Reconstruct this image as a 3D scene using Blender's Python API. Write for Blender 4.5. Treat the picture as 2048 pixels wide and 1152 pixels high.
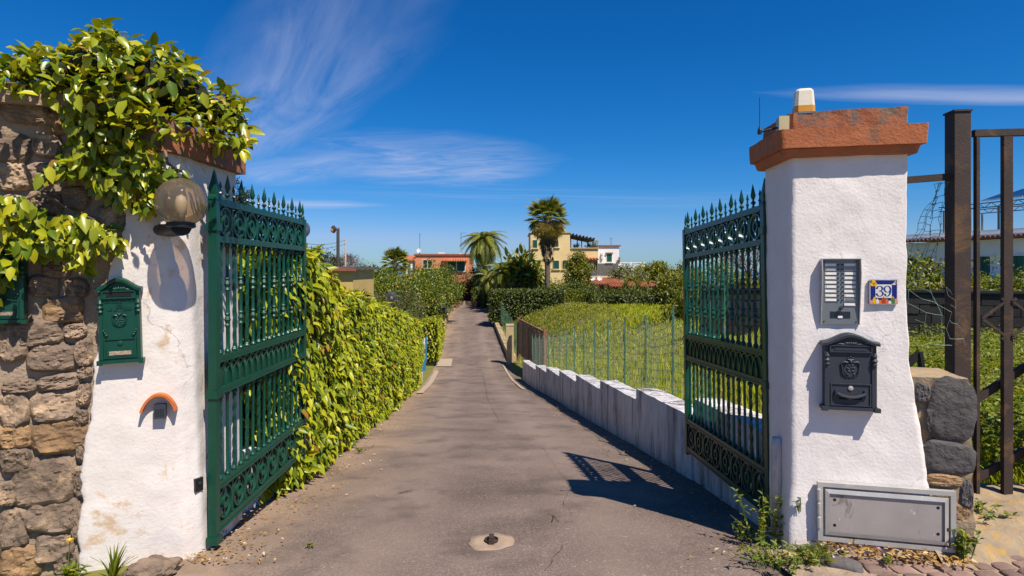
import bpy, bmesh, math, random
import numpy as np
from mathutils import Vector, Matrix, noise
from math import sin, cos, pi, radians, sqrt, atan2

for o in list(bpy.data.objects):
    bpy.data.objects.remove(o)
scene = bpy.context.scene
COL = scene.collection
rng = np.random.default_rng(7)
random.seed(7)

# ------------------------------------------------------------------ camera
F = 1200.0                      # focal length in pixels of a 2048 px wide picture
EYE = 1.6
cam_d = bpy.data.cameras.new('camera')
cam = bpy.data.objects.new('camera', cam_d)
COL.objects.link(cam)
cam.location = (0, 0, EYE)
cam.rotation_euler = (radians(90), 0, 0)
cam_d.sensor_width = 36
cam_d.lens = 36 * F / 2048
cam_d.shift_y = -34 / 2048
cam_d.clip_start = 0.05
cam_d.clip_end = 60000
scene.camera = cam

# ------------------------------------------------------------------ light
SUN_TO = Vector((0.40, -0.53, 1.0)).normalized()
sun_d = bpy.data.lights.new('sun', 'SUN')
sun_d.energy = 5.0
sun_d.angle = radians(0.53)
sun_d.color = (1.0, 0.915, 0.80)
sun = bpy.data.objects.new('sun', sun_d)
COL.objects.link(sun)
sun.rotation_euler = (-SUN_TO).to_track_quat('-Z', 'Y').to_euler()
sun.location = (6, -6, 12)

world = bpy.data.worlds.new('World')
scene.world = world
world.use_nodes = True
wn, wl = world.node_tree.nodes, world.node_tree.links
wn.clear()
def WN(t, **k):
    n = wn.new(t)
    for a, b in k.items():
        setattr(n, a, b)
    return n
def wmath(op, a, b=None, clamp=False):
    n = WN('ShaderNodeMath', operation=op, use_clamp=clamp)
    for i, v in enumerate((a, b)):
        if v is None: continue
        if isinstance(v, (int, float)): n.inputs[i].default_value = v
        else: wl.new(v, n.inputs[i])
    return n.outputs[0]
sky = WN('ShaderNodeTexSky', sky_type='NISHITA', sun_disc=False)
sky.sun_elevation = math.asin(SUN_TO.z)
sky.sun_rotation = atan2(SUN_TO.x, SUN_TO.y)
sky.altitude = 100
sky.air_density = 1.0
sky.dust_density = 0.2
sky.ozone_density = 2.5
hsv = WN('ShaderNodeHueSaturation')
hsv.inputs['Saturation'].default_value = 1.25
hsv.inputs['Value'].default_value = 1.0
wl.new(sky.outputs[0], hsv.inputs['Color'])
# grade of the whole sky towards the deep polarised blue of the photograph
sr = WN('ShaderNodeSeparateColor'); wl.new(hsv.outputs[0], sr.inputs[0])
cr_ = WN('ShaderNodeCombineColor')
wl.new(wmath('MINIMUM', wmath('MULTIPLY', wmath('POWER', sr.outputs[0], 1.9), 0.092), wmath('MULTIPLY', sr.outputs[1], 0.55*0.62)), cr_.inputs[0])
wl.new(wmath('MULTIPLY', sr.outputs[1], 0.55), cr_.inputs[1])
wl.new(wmath('MULTIPLY', sr.outputs[2], 0.90), cr_.inputs[2])
tc = WN('ShaderNodeTexCoord')
sep = WN('ShaderNodeSeparateXYZ')
wl.new(tc.outputs['Generated'], sep.inputs[0])
zc = wmath('MAXIMUM', sep.outputs[2], 0.02)
cx_ = wmath('DIVIDE', sep.outputs[0], zc)
cy_ = wmath('DIVIDE', sep.outputs[1], zc)
comb = WN('ShaderNodeCombineXYZ')
wl.new(cx_, comb.inputs[0]); wl.new(cy_, comb.inputs[1])
def cloud_band(center, ang, lx, ly, nscale, nstretch, thr, gain, seed, dist=1.2):
    """cirrus on a high flat layer: a soft elongated area filled with combed noise"""
    m = WN('ShaderNodeMapping', vector_type='TEXTURE')
    m.inputs['Location'].default_value = (center[0], center[1], 0)
    m.inputs['Rotation'].default_value = (0, 0, ang)
    m.inputs['Scale'].default_value = (lx, ly, 1)
    wl.new(comb.outputs[0], m.inputs[0])
    wob = WN('ShaderNodeTexNoise'); wob.inputs['Scale'].default_value = 1.1; wob.inputs['Detail'].default_value = 3
    wl.new(m.outputs[0], wob.inputs['Vector'])
    add = WN('ShaderNodeVectorMath', operation='MULTIPLY_ADD')
    sub = WN('ShaderNodeVectorMath', operation='SUBTRACT')
    wl.new(wob.outputs['Color'], sub.inputs[0]); sub.inputs[1].default_value = (0.5, 0.5, 0.5)
    wl.new(sub.outputs[0], add.inputs[0]); add.inputs[1].default_value = (0.7, 0.7, 0); wl.new(m.outputs[0], add.inputs[2])
    g = WN('ShaderNodeTexGradient', gradient_type='SPHERICAL'); wl.new(add.outputs[0], g.inputs[0])
    m2 = WN('ShaderNodeMapping')
    m2.inputs['Location'].default_value = (seed, seed * 1.7, 0)
    m2.inputs['Scale'].default_value = (nscale, nscale * nstretch, 1)
    wl.new(m.outputs[0], m2.inputs[0])
    n = WN('ShaderNodeTexNoise'); n.inputs['Scale'].default_value = 1; n.inputs['Detail'].default_value = 9
    n.inputs['Roughness'].default_value = 0.62; n.inputs['Distortion'].default_value = dist
    wl.new(m2.outputs[0], n.inputs['Vector'])
    v = wmath('SUBTRACT', n.outputs['Fac'], thr)
    v = wmath('MULTIPLY', v, gain, True)
    gg = wmath('SMOOTH_MIN', wmath('MULTIPLY', g.outputs['Fac'], 1.7), 1.0)
    return wmath('MULTIPLY', v, gg, True)
bands = [
    cloud_band((-1.6, 3.95), radians(122), 2.8, 0.50, 1.3, 0.9, 0.30, 1.5, 3.1, 2.0),
    cloud_band((-0.85, 5.75), radians(170), 1.35, 1.5, 1.5, 2.6, 0.30, 2.4, 8.3),
    cloud_band((-2.1, 5.9), radians(130), 1.6, 0.8, 1.0, 1.6, 0.22, 1.5, 4.4),
    cloud_band((2.7, 3.42), radians(4), 1.3, 0.20, 0.7, 1.0, 0.10, 1.6, 1.2, 0.4),
    cloud_band((-3.3, 9.0), radians(0), 1.5, 0.7, 0.8, 2.5, 0.22, 2.0, 5.7),
    cloud_band((0.3, 8.0), radians(10), 3.5, 0.9, 1.2, 3.0, 0.42, 1.0, 2.9),
    cloud_band((3.5, 8.5), radians(-8), 3.2, 1.2, 1.0, 2.0, 0.42, 0.8, 6.6),
]
tot = bands[0]
for b in bands[1:]:
    tot = wmath('MAXIMUM', tot, b)
tot = wmath('MULTIPLY', tot, 0.52)
mixc = WN('ShaderNodeMixRGB')
wl.new(tot, mixc.inputs['Fac']); wl.new(cr_.outputs[0], mixc.inputs[1])
mixc.inputs[2].default_value = (5.6, 5.7, 6.9, 1)
bg = WN('ShaderNodeBackground'); bg.inputs['Strength'].default_value = 0.088
wl.new(mixc.outputs[0], bg.inputs['Color'])
wo = WN('ShaderNodeOutputWorld'); wl.new(bg.outputs[0], wo.inputs['Surface'])

vs = scene.view_settings
vs.view_transform = 'Standard'; vs.look = 'None'; vs.gamma = 1.0; vs.use_curve_mapping = False
vs.exposure = 0.5
scene.cycles.use_denoising = True
scene.cycles.max_bounces = 8
scene.cycles.transparent_max_bounces = 12

# ------------------------------------------------------------------ helpers
def P(px, py, Y):
    return Vector(((px - 1024) / F * Y, Y, EYE - (py - 542) / F * Y))

def interp(tab, x):
    xs, ys = zip(*tab)
    return float(np.interp(x, xs, ys))

class MB:
    def __init__(s): s.v = []; s.f = []; s.mi = []; s.m = 0
    def add(s, vs, fs):
        b = len(s.v); s.v += [tuple(v) for v in vs]
        for f in fs:
            s.f.append(tuple(i + b for i in f)); s.mi.append(s.m)
        return s
    def box(s, c, d, rot=None, taper=1.0):
        hx, hy, hz = d[0]/2, d[1]/2, d[2]/2
        vs = [Vector((x*hx*(taper if z > 0 else 1), y*hy*(taper if z > 0 else 1), z*hz)) for z in (-1, 1) for y in (-1, 1) for x in (-1, 1)]
        if rot is not None: vs = [rot @ v for v in vs]
        vs = [v + Vector(c) for v in vs]
        return s.add(vs, [(0,2,3,1),(4,5,7,6),(0,1,5,4),(2,6,7,3),(0,4,6,2),(1,3,7,5)])
    def bar(s, a, b, w, h=None, up=(0,0,1)):
        a, b = Vector(a), Vector(b); h = h or w
        t = (b - a).normalized(); u = Vector(up)
        if abs(t.dot(u)) > 0.95: u = Vector((0, 1, 0)) if abs(t.y) < 0.9 else Vector((1, 0, 0))
        x = t.cross(u).normalized(); y = x.cross(t)
        vs = [p + x*(i*w/2) + y*(j*h/2) for p in (a, b) for i, j in ((-1,-1),(1,-1),(1,1),(-1,1))]
        return s.add(vs, [(3,2,1,0),(4,5,6,7),(0,1,5,4),(1,2,6,5),(2,3,7,6),(3,0,4,7)])
    def tube(s, path, r, n=8, cap=True, flat=1.0):
        path = [Vector(p) for p in path]; m = len(path)
        rs = r if isinstance(r, (list, tuple)) else [r]*m
        rings = []; ref = None
        for i, p in enumerate(path):
            t = (path[min(i+1, m-1)] - path[max(i-1, 0)])
            t = t.normalized() if t.length > 1e-9 else Vector((0,0,1))
            if ref is None:
                ref = Vector((1,0,0)) if abs(t.x) < 0.9 else Vector((0,1,0))
            x = (ref - t*ref.dot(t)).normalized(); ref = x; y = t.cross(x)
            rings.append([p + (x*cos(2*pi*k/n) + y*sin(2*pi*k/n)*flat)*rs[i] for k in range(n)])
        return s.loft(rings, cap)
    def loft(s, rings, cap=True, closed=True):
        n = len(rings[0]); vs = [v for r in rings for v in r]; fs = []
        for i in range(len(rings)-1):
            for k in range(n if closed else n-1):
                k2 = (k+1) % n
                fs.append((i*n+k, i*n+k2, (i+1)*n+k2, (i+1)*n+k))
        if cap and closed:
            fs.append(tuple(range(n-1, -1, -1))); fs.append(tuple((len(rings)-1)*n+k for k in range(n)))
        return s.add(vs, fs)
    def lathe(s, prof, n=12, c=(0,0,0), cap=True):
        c = Vector(c)
        return s.loft([[c + Vector((r*cos(2*pi*k/n), r*sin(2*pi*k/n), z)) for k in range(n)] for r, z in prof], cap)
    def prism(s, poly, y0, y1):
        """poly in x,z; extruded along y"""
        n = len(poly)
        vs = [(x, y0, z) for x, z in poly] + [(x, y1, z) for x, z in poly]
        fs = [tuple(range(n)), tuple(range(2*n-1, n-1, -1))]
        fs += [(i, n+i, n+(i+1) % n, (i+1) % n) for i in range(n)]
        return s.add(vs, fs)
    def ball(s, c, r, n=10, m=7, sc=(1,1,1)):
        c = Vector(c); rings = []
        for i in range(1, m):
            a = -pi/2 + pi*i/m
            rings.append([c + Vector((r*sc[0]*cos(a)*cos(2*pi*k/n), r*sc[1]*cos(a)*sin(2*pi*k/n), r*sc[2]*sin(a))) for k in range(n)])
        b = len(s.v); s.loft(rings, False)
        nv = len(s.v); s.v += [tuple(c - Vector((0,0,r*sc[2]))), tuple(c + Vector((0,0,r*sc[2])))]
        for k in range(n):
            s.f.append((b+(k+1) % n, b+k, nv)); s.mi.append(s.m)
            s.f.append((b+(m-2)*n+k, b+(m-2)*n+(k+1) % n, nv+1)); s.mi.append(s.m)
        return s
    def grid(s, fn, nu, nv):
        vs = [fn(i/nu, j/nv) for j in range(nv+1) for i in range(nu+1)]
        fs = [(j*(nu+1)+i, j*(nu+1)+i+1, (j+1)*(nu+1)+i+1, (j+1)*(nu+1)+i) for j in range(nv) for i in range(nu)]
        return s.add(vs, fs)
    def ring(s, c, R, r, n=24, m=6, rx=None, flat=None):
        """torus in the xz plane; flat=(width in y, thickness) makes a flat strap"""
        c = Vector(c); rx = rx or R
        rings = []
        for k in range(n):
            a = 2*pi*k/n; d = Vector((cos(a)*rx, 0, sin(a)*R)); u = Vector((cos(a), 0, sin(a)))
            if flat:
                w, t = flat
                rings.append([c + d + u*(i*t/2) + Vector((0, j*w/2, 0)) for i, j in ((-1,-1),(1,-1),(1,1),(-1,1))])
            else:
                rings.append([c + d + (u*cos(2*pi*q/m) + Vector((0,1,0))*sin(2*pi*q/m))*r for q in range(m)])
        rings.append(rings[0])
        return s.loft(rings, False)
    def mesh(s, name, mats, smooth=False):
        me = bpy.data.meshes.new(name)
        me.from_pydata(s.v, [], s.f)
        mats = mats if isinstance(mats, (list, tuple)) else [mats]
        for m in mats: me.materials.append(m)
        if len(mats) > 1: me.polygons.foreach_set('material_index', s.mi)
        bm = bmesh.new(); bm.from_mesh(me)
        bmesh.ops.recalc_face_normals(bm, faces=bm.faces)
        bm.to_mesh(me); bm.free()
        if smooth is True:
            me.polygons.foreach_set('use_smooth', [True]*len(me.polygons))
        elif smooth:
            me.polygons.foreach_set('use_smooth', [True]*len(me.polygons))
            me.set_sharp_from_angle(angle=radians(smooth))
        me.update()
        return me
    def build(s, name, mats, parent=None, smooth=False):
        return link(name, s.mesh(name, mats, smooth), parent)

def link(name, me, parent=None):
    o = bpy.data.objects.new(name, me)
    COL.objects.link(o)
    if parent is not None: o.parent = parent
    return o

def tag(o, label, cat, group=None):
    o['label'] = label; o['category'] = cat
    if group: o['group'] = group
    return o
def struct(o): o['kind'] = 'structure'; return o
def stuff(o): o['kind'] = 'stuff'; return o
def thing(name, label, cat, loc=(0,0,0), rz=0, group=None):
    o = bpy.data.objects.new(name, None); COL.objects.link(o)
    o.location = loc; o.rotation_euler = (0, 0, rz); o.empty_display_size = 0.1
    return tag(o, label, cat, group)
def copy_tree(o, parent=None):
    c = o.copy(); COL.objects.link(c); c.parent = parent
    for ch in [x for x in bpy.data.objects if x.parent == o]:
        copy_tree(ch, c)
    return c
def nz(p, s=1.0, seed=0.0):
    p = Vector(p)
    return noise.noise(p*s + Vector((seed*7.3, seed*3.1, seed*1.7)))

# ------------------------------------------------------------------ materials
def nodes(name):
    m = bpy.data.materials.new(name); m.use_nodes = True
    n, l = m.node_tree.nodes, m.node_tree.links
    return m, n, l, n['Principled BSDF']
def c4(c): return (c[0], c[1], c[2], 1)
def ramp(n, l, src, stops):
    r = n.new('ShaderNodeValToRGB'); l.new(src, r.inputs[0])
    e = r.color_ramp.elements
    while len(e) < len(stops): e.new(0.5)
    for i, (p, c) in enumerate(stops):
        e[i].position = p; e[i].color = c4(c)
    return r.outputs[0]
def noisef(n, l, vec, scale, detail=5, rough=0.55, dist=0.0):
    t = n.new('ShaderNodeTexNoise'); t.inputs['Scale'].default_value = scale
    t.inputs['Detail'].default_value = detail; t.inputs['Roughness'].default_value = rough
    t.inputs['Distortion'].default_value = dist
    if vec is not None: l.new(vec, t.inputs['Vector'])
    return t.outputs['Fac']
def mixrgb(n, l, fac, a, b, mode='MIX'):
    m = n.new('ShaderNodeMixRGB'); m.blend_type = mode
    for i, v in ((0, fac), (1, a), (2, b)):
        if isinstance(v, (int, float)): m.inputs[i].default_value = v
        elif isinstance(v, tuple): m.inputs[i].default_value = c4(v)
        else: l.new(v, m.inputs[i])
    return m.outputs[0]
def nmath(n, l, op, a, b=None, clamp=False):
    m = n.new('ShaderNodeMath'); m.operation = op; m.use_clamp = clamp
    for i, v in enumerate((a, b)):
        if v is None: continue
        if isinstance(v, (int, float)): m.inputs[i].default_value = v
        else: l.new(v, m.inputs[i])
    return m.outputs[0]

def pmat(name, c1, c2=None, scale=6, rough=0.8, bump=0.2, bscale=60, metal=0.0, stain=None, sscale=2.0, sthr=0.55,
         spec=0.4, bdist=0.01, stain2=None, s2scale=5, s2thr=0.6, coords='pos', detail=6, objvar=0.0, soft=0.12, stretch=None, cracks=0.0):
    m, n, l, b = nodes(name)
    if coords == 'pos':
        vec = n.new('ShaderNodeNewGeometry').outputs['Position']
    else:
        vec = n.new('ShaderNodeTexCoord').outputs['Object']
    c2 = c2 or tuple(x*0.75 for x in c1)
    f = noisef(n, l, vec, scale, detail, 0.6)
    col = ramp(n, l, f, [(0.3, c2), (0.7, c1)])
    for sc, ss, st in ((stain, sscale, sthr), (stain2, s2scale, s2thr)):
        if sc is None: continue
        v = vec
        if stretch:
            mp = n.new('ShaderNodeMapping'); mp.inputs['Scale'].default_value = stretch; l.new(vec, mp.inputs[0]); v = mp.outputs[0]
        f2 = noisef(n, l, v, ss, 10, 0.7, 0.5)
        k = ramp(n, l, f2, [(st, (0,0,0)), (st+soft, (1,1,1))])
        col = mixrgb(n, l, k, col, sc)
    if cracks:
        vo = n.new('ShaderNodeTexVoronoi'); vo.feature = 'DISTANCE_TO_EDGE'; vo.inputs['Scale'].default_value = cracks
        wn_ = n.new('ShaderNodeTexNoise'); wn_.inputs['Scale'].default_value = 7; wn_.inputs['Detail'].default_value = 6; l.new(vec, wn_.inputs['Vector'])
        va = n.new('ShaderNodeVectorMath'); va.operation = 'MULTIPLY_ADD'; l.new(wn_.outputs['Color'], va.inputs[0]); va.inputs[1].default_value = (0.25, 0.25, 0.25); l.new(vec, va.inputs[2]); l.new(va.outputs[0], vo.inputs['Vector'])
        ck = ramp(n, l, vo.outputs['Distance'], [(0.0, (1,1,1)), (0.009, (0,0,0))])
        ck = nmath(n, l, 'MULTIPLY', ck, ramp(n, l, noisef(n, l, vec, 1.7, 3), [(0.50, (0,0,0)), (0.60, (0.75,)*3)]))
        col = mixrgb(n, l, ck, col, tuple(x*0.38 for x in c1))
    if objvar:
        oi = n.new('ShaderNodeObjectInfo')
        h = n.new('ShaderNodeHueSaturation')
        l.new(nmath(n, l, 'ADD', nmath(n, l, 'MULTIPLY', oi.outputs['Random'], objvar), 1 - objvar/2), h.inputs['Value'])
        l.new(col, h.inputs['Color']); col = h.outputs[0]
    l.new(col, b.inputs['Base Color'])
    b.inputs['Roughness'].default_value = rough; b.inputs['Metallic'].default_value = metal
    b.inputs['Specular IOR Level'].default_value = spec
    if bump:
        bp = n.new('ShaderNodeBump'); bp.inputs['Strength'].default_value = bump; bp.inputs['Distance'].default_value = bdist
        f3 = noisef(n, l, vec, bscale, 6, 0.6)
        l.new(f3, bp.inputs['Height']); l.new(bp.outputs[0], b.inputs['Normal'])
    return m

def leafmat(name, ca, cb, cc=None, trans=0.35, rough=0.38, spec=0.5):
    m, n, l, b = nodes(name)
    g = n.new('ShaderNodeNewGeometry'); oi = n.new('ShaderNodeObjectInfo')
    r = nmath(n, l, 'FRACT', nmath(n, l, 'ADD', g.outputs['Random Per Island'], oi.outputs['Random']))
    stops = [(0.0, ca), (0.72, cb)] + ([(0.975, cc), (0.988, (cc[0]*0.7, cc[1]*0.42, cc[2]*1.6))] if cc else [])
    col = ramp(n, l, r, stops)
    f = noisef(n, l, g.outputs['Position'], 1.3, 3)
    h = n.new('ShaderNodeHueSaturation'); l.new(col, h.inputs['Color'])
    l.new(nmath(n, l, 'ADD', nmath(n, l, 'MULTIPLY', f, 0.7), 0.65), h.inputs['Value'])
    l.new(h.outputs[0], b.inputs['Base Color'])
    b.inputs['Roughness'].default_value = rough; b.inputs['Specular IOR Level'].default_value = spec
    t = n.new('ShaderNodeBsdfTranslucent')
    tcx = mixrgb(n, l, 1.0, h.outputs[0], (1.5, 1.35, 0.5), 'MULTIPLY'); l.new(tcx, t.inputs['Color'])
    mx = n.new('ShaderNodeMixShader'); mx.inputs[0].default_value = trans
    l.new(b.outputs[0], mx.inputs[1]); l.new(t.outputs[0], mx.inputs[2])
    l.new(mx.outputs[0], n['Material Output'].inputs['Surface'])
    return m

M = {}
M['plaster'] = pmat('white_plaster', (0.79, 0.735, 0.695), (0.71, 0.655, 0.615), 5, 0.92, 0.42, 55, bdist=0.007, stain=(0.62, 0.50, 0.38), sscale=2.8, sthr=0.66, soft=0.08, stain2=(0.40, 0.33, 0.28), s2scale=90, s2thr=0.625, cracks=2.2)
M['plaster_sun_dimmed'] = pmat('sun_dimmed_plaster', (0.70, 0.645, 0.60), (0.62, 0.565, 0.525), 5, 0.92, 0.42, 50, bdist=0.007, stain=(0.54, 0.40, 0.27), sscale=3.2, sthr=0.565, soft=0.06, stain2=(0.42, 0.33, 0.26), s2scale=60, s2thr=0.64, cracks=1.8)  # white plaster darkened to offset strong sun on the left pillar, plus tan stains
M['plaster_wall'] = pmat('weathered_plaster', (0.70, 0.66, 0.64), (0.58, 0.55, 0.54), 4, 0.92, 0.5, 40, stain=(0.13, 0.11, 0.09), sscale=2.8, sthr=0.47, soft=0.2, stretch=(1.6, 1.6, 0.26), stain2=(0.2, 0.175, 0.15), s2scale=7, s2thr=0.55)
M['terracotta'] = pmat('terracotta', (0.46, 0.15, 0.06), (0.36, 0.11, 0.042), 7, 0.85, 0.5, 60, stain=(0.19, 0.10, 0.065), sscale=7, sthr=0.50, soft=0.2, stain2=(0.40, 0.25, 0.12), s2scale=16, s2thr=0.62)
M['terracotta_worn'] = pmat('worn_terracotta', (0.38, 0.13, 0.055), (0.25, 0.09, 0.04), 9, 0.9, 0.7, 45, stain=(0.15, 0.115, 0.09), sscale=12, sthr=0.45, soft=0.16, stain2=(0.42, 0.28, 0.07), s2scale=12, s2thr=0.63)
M['tile_orange'] = pmat('orange_tile', (0.62, 0.17, 0.03), (0.48, 0.12, 0.025), 12, 0.7, 0.2, 80)
M['green_iron'] = pmat('green_enamel', (0.003, 0.058, 0.034), (0.002, 0.045, 0.027), 10, 0.33, 0.12, 90, spec=0.5, stain=(0.03, 0.085, 0.06), sscale=30, sthr=0.66, stain2=(0.10, 0.04, 0.015), s2scale=16, s2thr=0.71)
M['green_box'] = pmat('green_box_paint', (0.002, 0.052, 0.032), (0.002, 0.042, 0.026), 14, 0.42, 0.1, 140, spec=0.4)
M['dark_box'] = pmat('anthracite_paint', (0.035, 0.042, 0.055), (0.028, 0.033, 0.045), 14, 0.5, 0.15, 140, spec=0.4, stain=(0.09, 0.09, 0.09), sscale=22, sthr=0.7)
M['black'] = pmat('black_plastic', (0.012, 0.012, 0.013), None, 20, 0.45, 0.05, 80)
M['dark_slot'] = pmat('dark_slot', (0.006, 0.006, 0.006), None, 20, 0.9, 0)
M['alu'] = pmat('aluminium', (0.52, 0.50, 0.47), (0.42, 0.41, 0.39), 9, 0.45, 0.1, 160, metal=0.35, stain=(0.66, 0.63, 0.59), sscale=18, sthr=0.60, stain2=(0.25, 0.2, 0.15), s2scale=12, s2thr=0.63)
M['alu_panel'] = pmat('aluminium_panel', (0.40, 0.36, 0.335), (0.33, 0.30, 0.28), 5, 0.5, 0.08, 160, metal=0.2, stain=(0.62, 0.6, 0.58), sscale=26, sthr=0.645, stretch=(1, 1, 0.45), soft=0.04, stain2=(0.24, 0.2, 0.17), s2scale=7, s2thr=0.58)
M['grey_panel'] = pmat('intercom_panel', (0.21, 0.23, 0.24), (0.17, 0.19, 0.20), 9, 0.4, 0.06, 150, metal=0.4)
M['name_plate'] = pmat('name_plate', (0.85, 0.82, 0.76), (0.72, 0.69, 0.64), 40, 0.5, 0)
M['rust'] = pmat('rusty_steel', (0.055, 0.034, 0.026), (0.035, 0.024, 0.02), 6, 0.75, 0.35, 90, metal=0.1, stain=(0.115, 0.062, 0.03), sscale=4, sthr=0.52, stain2=(0.03, 0.024, 0.022), s2scale=8, s2thr=0.6)
M['rust_wood'] = pmat('rusty_frame', (0.24, 0.10, 0.05), (0.14, 0.07, 0.045), 5, 0.85, 0.35, 60)
M['plank'] = pmat('weathered_plank', (0.34, 0.20, 0.10), (0.18, 0.115, 0.065), 8, 0.85, 0.4, 40, objvar=0.7, stain=(0.24, 0.22, 0.19), sscale=2.4, sthr=0.55)
M['stone_grey'] = pmat('stone_grey', (0.27, 0.192, 0.135), (0.115, 0.083, 0.06), 9, 0.93, 0.9, 28, bdist=0.02, objvar=0.5, stain=(0.42, 0.29, 0.18), sscale=5, sthr=0.52)
M['stone_tan'] = pmat('stone_tan', (0.38, 0.23, 0.11), (0.19, 0.115, 0.065), 9, 0.93, 0.9, 28, bdist=0.02, objvar=0.4, stain=(0.2, 0.15, 0.11), sscale=6, sthr=0.55)
M['stone_dark'] = pmat('basalt', (0.11, 0.098, 0.094), (0.062, 0.056, 0.056), 9, 0.9, 0.9, 22, bdist=0.02, objvar=0.3, stain=(0.13, 0.115, 0.10), sscale=7, sthr=0.6)
M['mortar'] = pmat('mortar', (0.38, 0.28, 0.195), (0.26, 0.195, 0.14), 6, 0.95, 0.8, 55, bdist=0.015, stain=(0.12, 0.1, 0.085), sscale=4, sthr=0.58)
M['mortar_lichen'] = pmat('lichen_mortar', (0.36, 0.27, 0.165), (0.23, 0.175, 0.12), 7, 0.95, 1.0, 35, stain=(0.42, 0.23, 0.03), sscale=9, sthr=0.53, stain2=(0.12, 0.10, 0.085), s2scale=6, s2thr=0.6)
M['cobble'] = pmat('porphyry_cobble', (0.26, 0.16, 0.125), (0.17, 0.115, 0.095), 12, 0.85, 0.6, 70, objvar=0.6)
M['concrete'] = pmat('concrete', (0.40, 0.31, 0.22), (0.31, 0.24, 0.175), 7, 0.9, 0.4, 70, stain=(0.5, 0.45, 0.38), sscale=9, sthr=0.6)
M['kerb'] = pmat('ochre_kerb', (0.50, 0.38, 0.20), (0.36, 0.27, 0.16), 4, 0.9, 0.4, 40)
M['yellow_wall'] = pmat('yellow_wall', (0.55, 0.38, 0.13), (0.47, 0.32, 0.11), 2, 0.9, 0.3, 20, stain=(0.36, 0.27, 0.14), sscale=0.8, sthr=0.58)
M['cream_wall'] = pmat('cream_wall', (0.72, 0.54, 0.26), (0.64, 0.47, 0.22), 0.8, 0.9, 0.2, 15, stain=(0.5, 0.38, 0.22), sscale=0.5, sthr=0.6)
M['white_wall'] = pmat('white_wall', (0.76, 0.75, 0.74), (0.68, 0.67, 0.66), 0.8, 0.9, 0.2, 15)
M['salmon_wall'] = pmat('salmon_wall', (0.62, 0.24, 0.12), (0.55, 0.21, 0.105), 0.8, 0.9, 0.2, 15)
M['roof_tile'] = pmat('roof_tile', (0.45, 0.145, 0.06), (0.30, 0.10, 0.05), 3, 0.85, 0.4, 14, objvar=0.3)
M['roof_edge'] = pmat('roof_edge', (0.30, 0.10, 0.06), (0.2, 0.075, 0.05), 3, 0.85, 0.4, 14)
M['shutter'] = pmat('green_shutter', (0.008, 0.09, 0.06), None, 3, 0.6, 0)
M['glass'] = pmat('window_glass', (0.02, 0.028, 0.035), None, 3, 0.08, 0, spec=0.6)
M['dark_wood'] = pmat('dark_wood', (0.035, 0.025, 0.02), None, 5, 0.8, 0.2, 20)
M['grey_metal'] = pmat('grey_metal', (0.16, 0.16, 0.165), None, 5, 0.5, 0.05, 40, metal=0.4)
M['white_metal'] = pmat('white_metal', (0.72, 0.72, 0.72), None, 5, 0.45, 0)
M['solar'] = pmat('solar_panel', (0.012, 0.022, 0.055), (0.01, 0.016, 0.04), 3, 0.12, 0, spec=0.6)
M['block_wall'] = pmat('grey_block', (0.05, 0.045, 0.042), (0.033, 0.03, 0.029), 3, 0.95, 0.6, 30, objvar=0.4)
M['bark'] = pmat('bark', (0.12, 0.085, 0.06), (0.07, 0.05, 0.038), 8, 0.95, 0.7, 24)
M['bark_red'] = pmat('bare_twigs', (0.13, 0.07, 0.065), (0.09, 0.05, 0.05), 4, 0.95, 0)
M['palm_bark'] = pmat('palm_bark', (0.15, 0.115, 0.09), (0.09, 0.07, 0.055), 5, 0.95, 0.6, 15)
M['fence_green'] = pmat('fence_green', (0.035, 0.13, 0.075), (0.04, 0.10, 0.055), 6, 0.6, 0.1, 60, stain=(0.20, 0.16, 0.09), sscale=5, sthr=0.52)
M['wire'] = pmat('green_wire', (0.34, 0.42, 0.36), (0.20, 0.32, 0.26), 6, 0.5, 0)
M['wire_dark'] = pmat('dark_wire', (0.012, 0.05, 0.045), None, 6, 0.5, 0)
M['pot'] = pmat('clay_pot', (0.36, 0.14, 0.09), None, 8, 0.85, 0.2, 40)
M['blue_paint'] = pmat('blue_paint', (0.03, 0.19, 0.40), None, 8, 0.5, 0.05, 40)
M['cream_plastic'] = pmat('cream_plastic', (0.52, 0.46, 0.26), None, 8, 0.5, 0.05, 60)
M['fruit'] = pmat('orange_fruit', (0.75, 0.33, 0.02), None, 8, 0.5, 0)
M['vine_stem'] = pmat('vine_stem', (0.20, 0.14, 0.08), (0.12, 0.08, 0.05), 12, 0.9, 0.3, 60)
M['stem_green'] = pmat('stem_green', (0.10, 0.15, 0.02), None, 12, 0.6, 0)
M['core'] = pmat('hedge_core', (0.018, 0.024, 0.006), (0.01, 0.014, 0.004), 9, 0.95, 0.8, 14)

L = {}
L['vine'] = leafmat('vine_leaf', (0.08, 0.14, 0.004), (0.30, 0.32, 0.008), (0.46, 0.42, 0.012), 0.20, 0.33, 0.45)
L['hedge'] = leafmat('hedge_leaf', (0.08, 0.13, 0.004), (0.30, 0.325, 0.007), (0.45, 0.41, 0.012), 0.22, 0.40, 0.35)
L['citrus'] = leafmat('citrus_leaf', (0.035, 0.072, 0.004), (0.145, 0.18, 0.008), (0.28, 0.27, 0.014), 0.25, 0.4)
L['olive'] = leafmat('olive_leaf', (0.05, 0.068, 0.014), (0.14, 0.15, 0.04), (0.23, 0.23, 0.08), 0.15, 0.55)
L['box'] = leafmat('box_leaf', (0.03, 0.06, 0.005), (0.09, 0.12, 0.008), (0.16, 0.17, 0.012), 0.2, 0.5)
L['bright'] = leafmat('bright_leaf', (0.06, 0.095, 0.005), (0.19, 0.20, 0.009), (0.30, 0.26, 0.02), 0.3, 0.45)
L['grass'] = leafmat('grass_blade', (0.11, 0.17, 0.005), (0.32, 0.35, 0.010), (0.52, 0.45, 0.09), 0.35, 0.8, 0.05)
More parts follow.
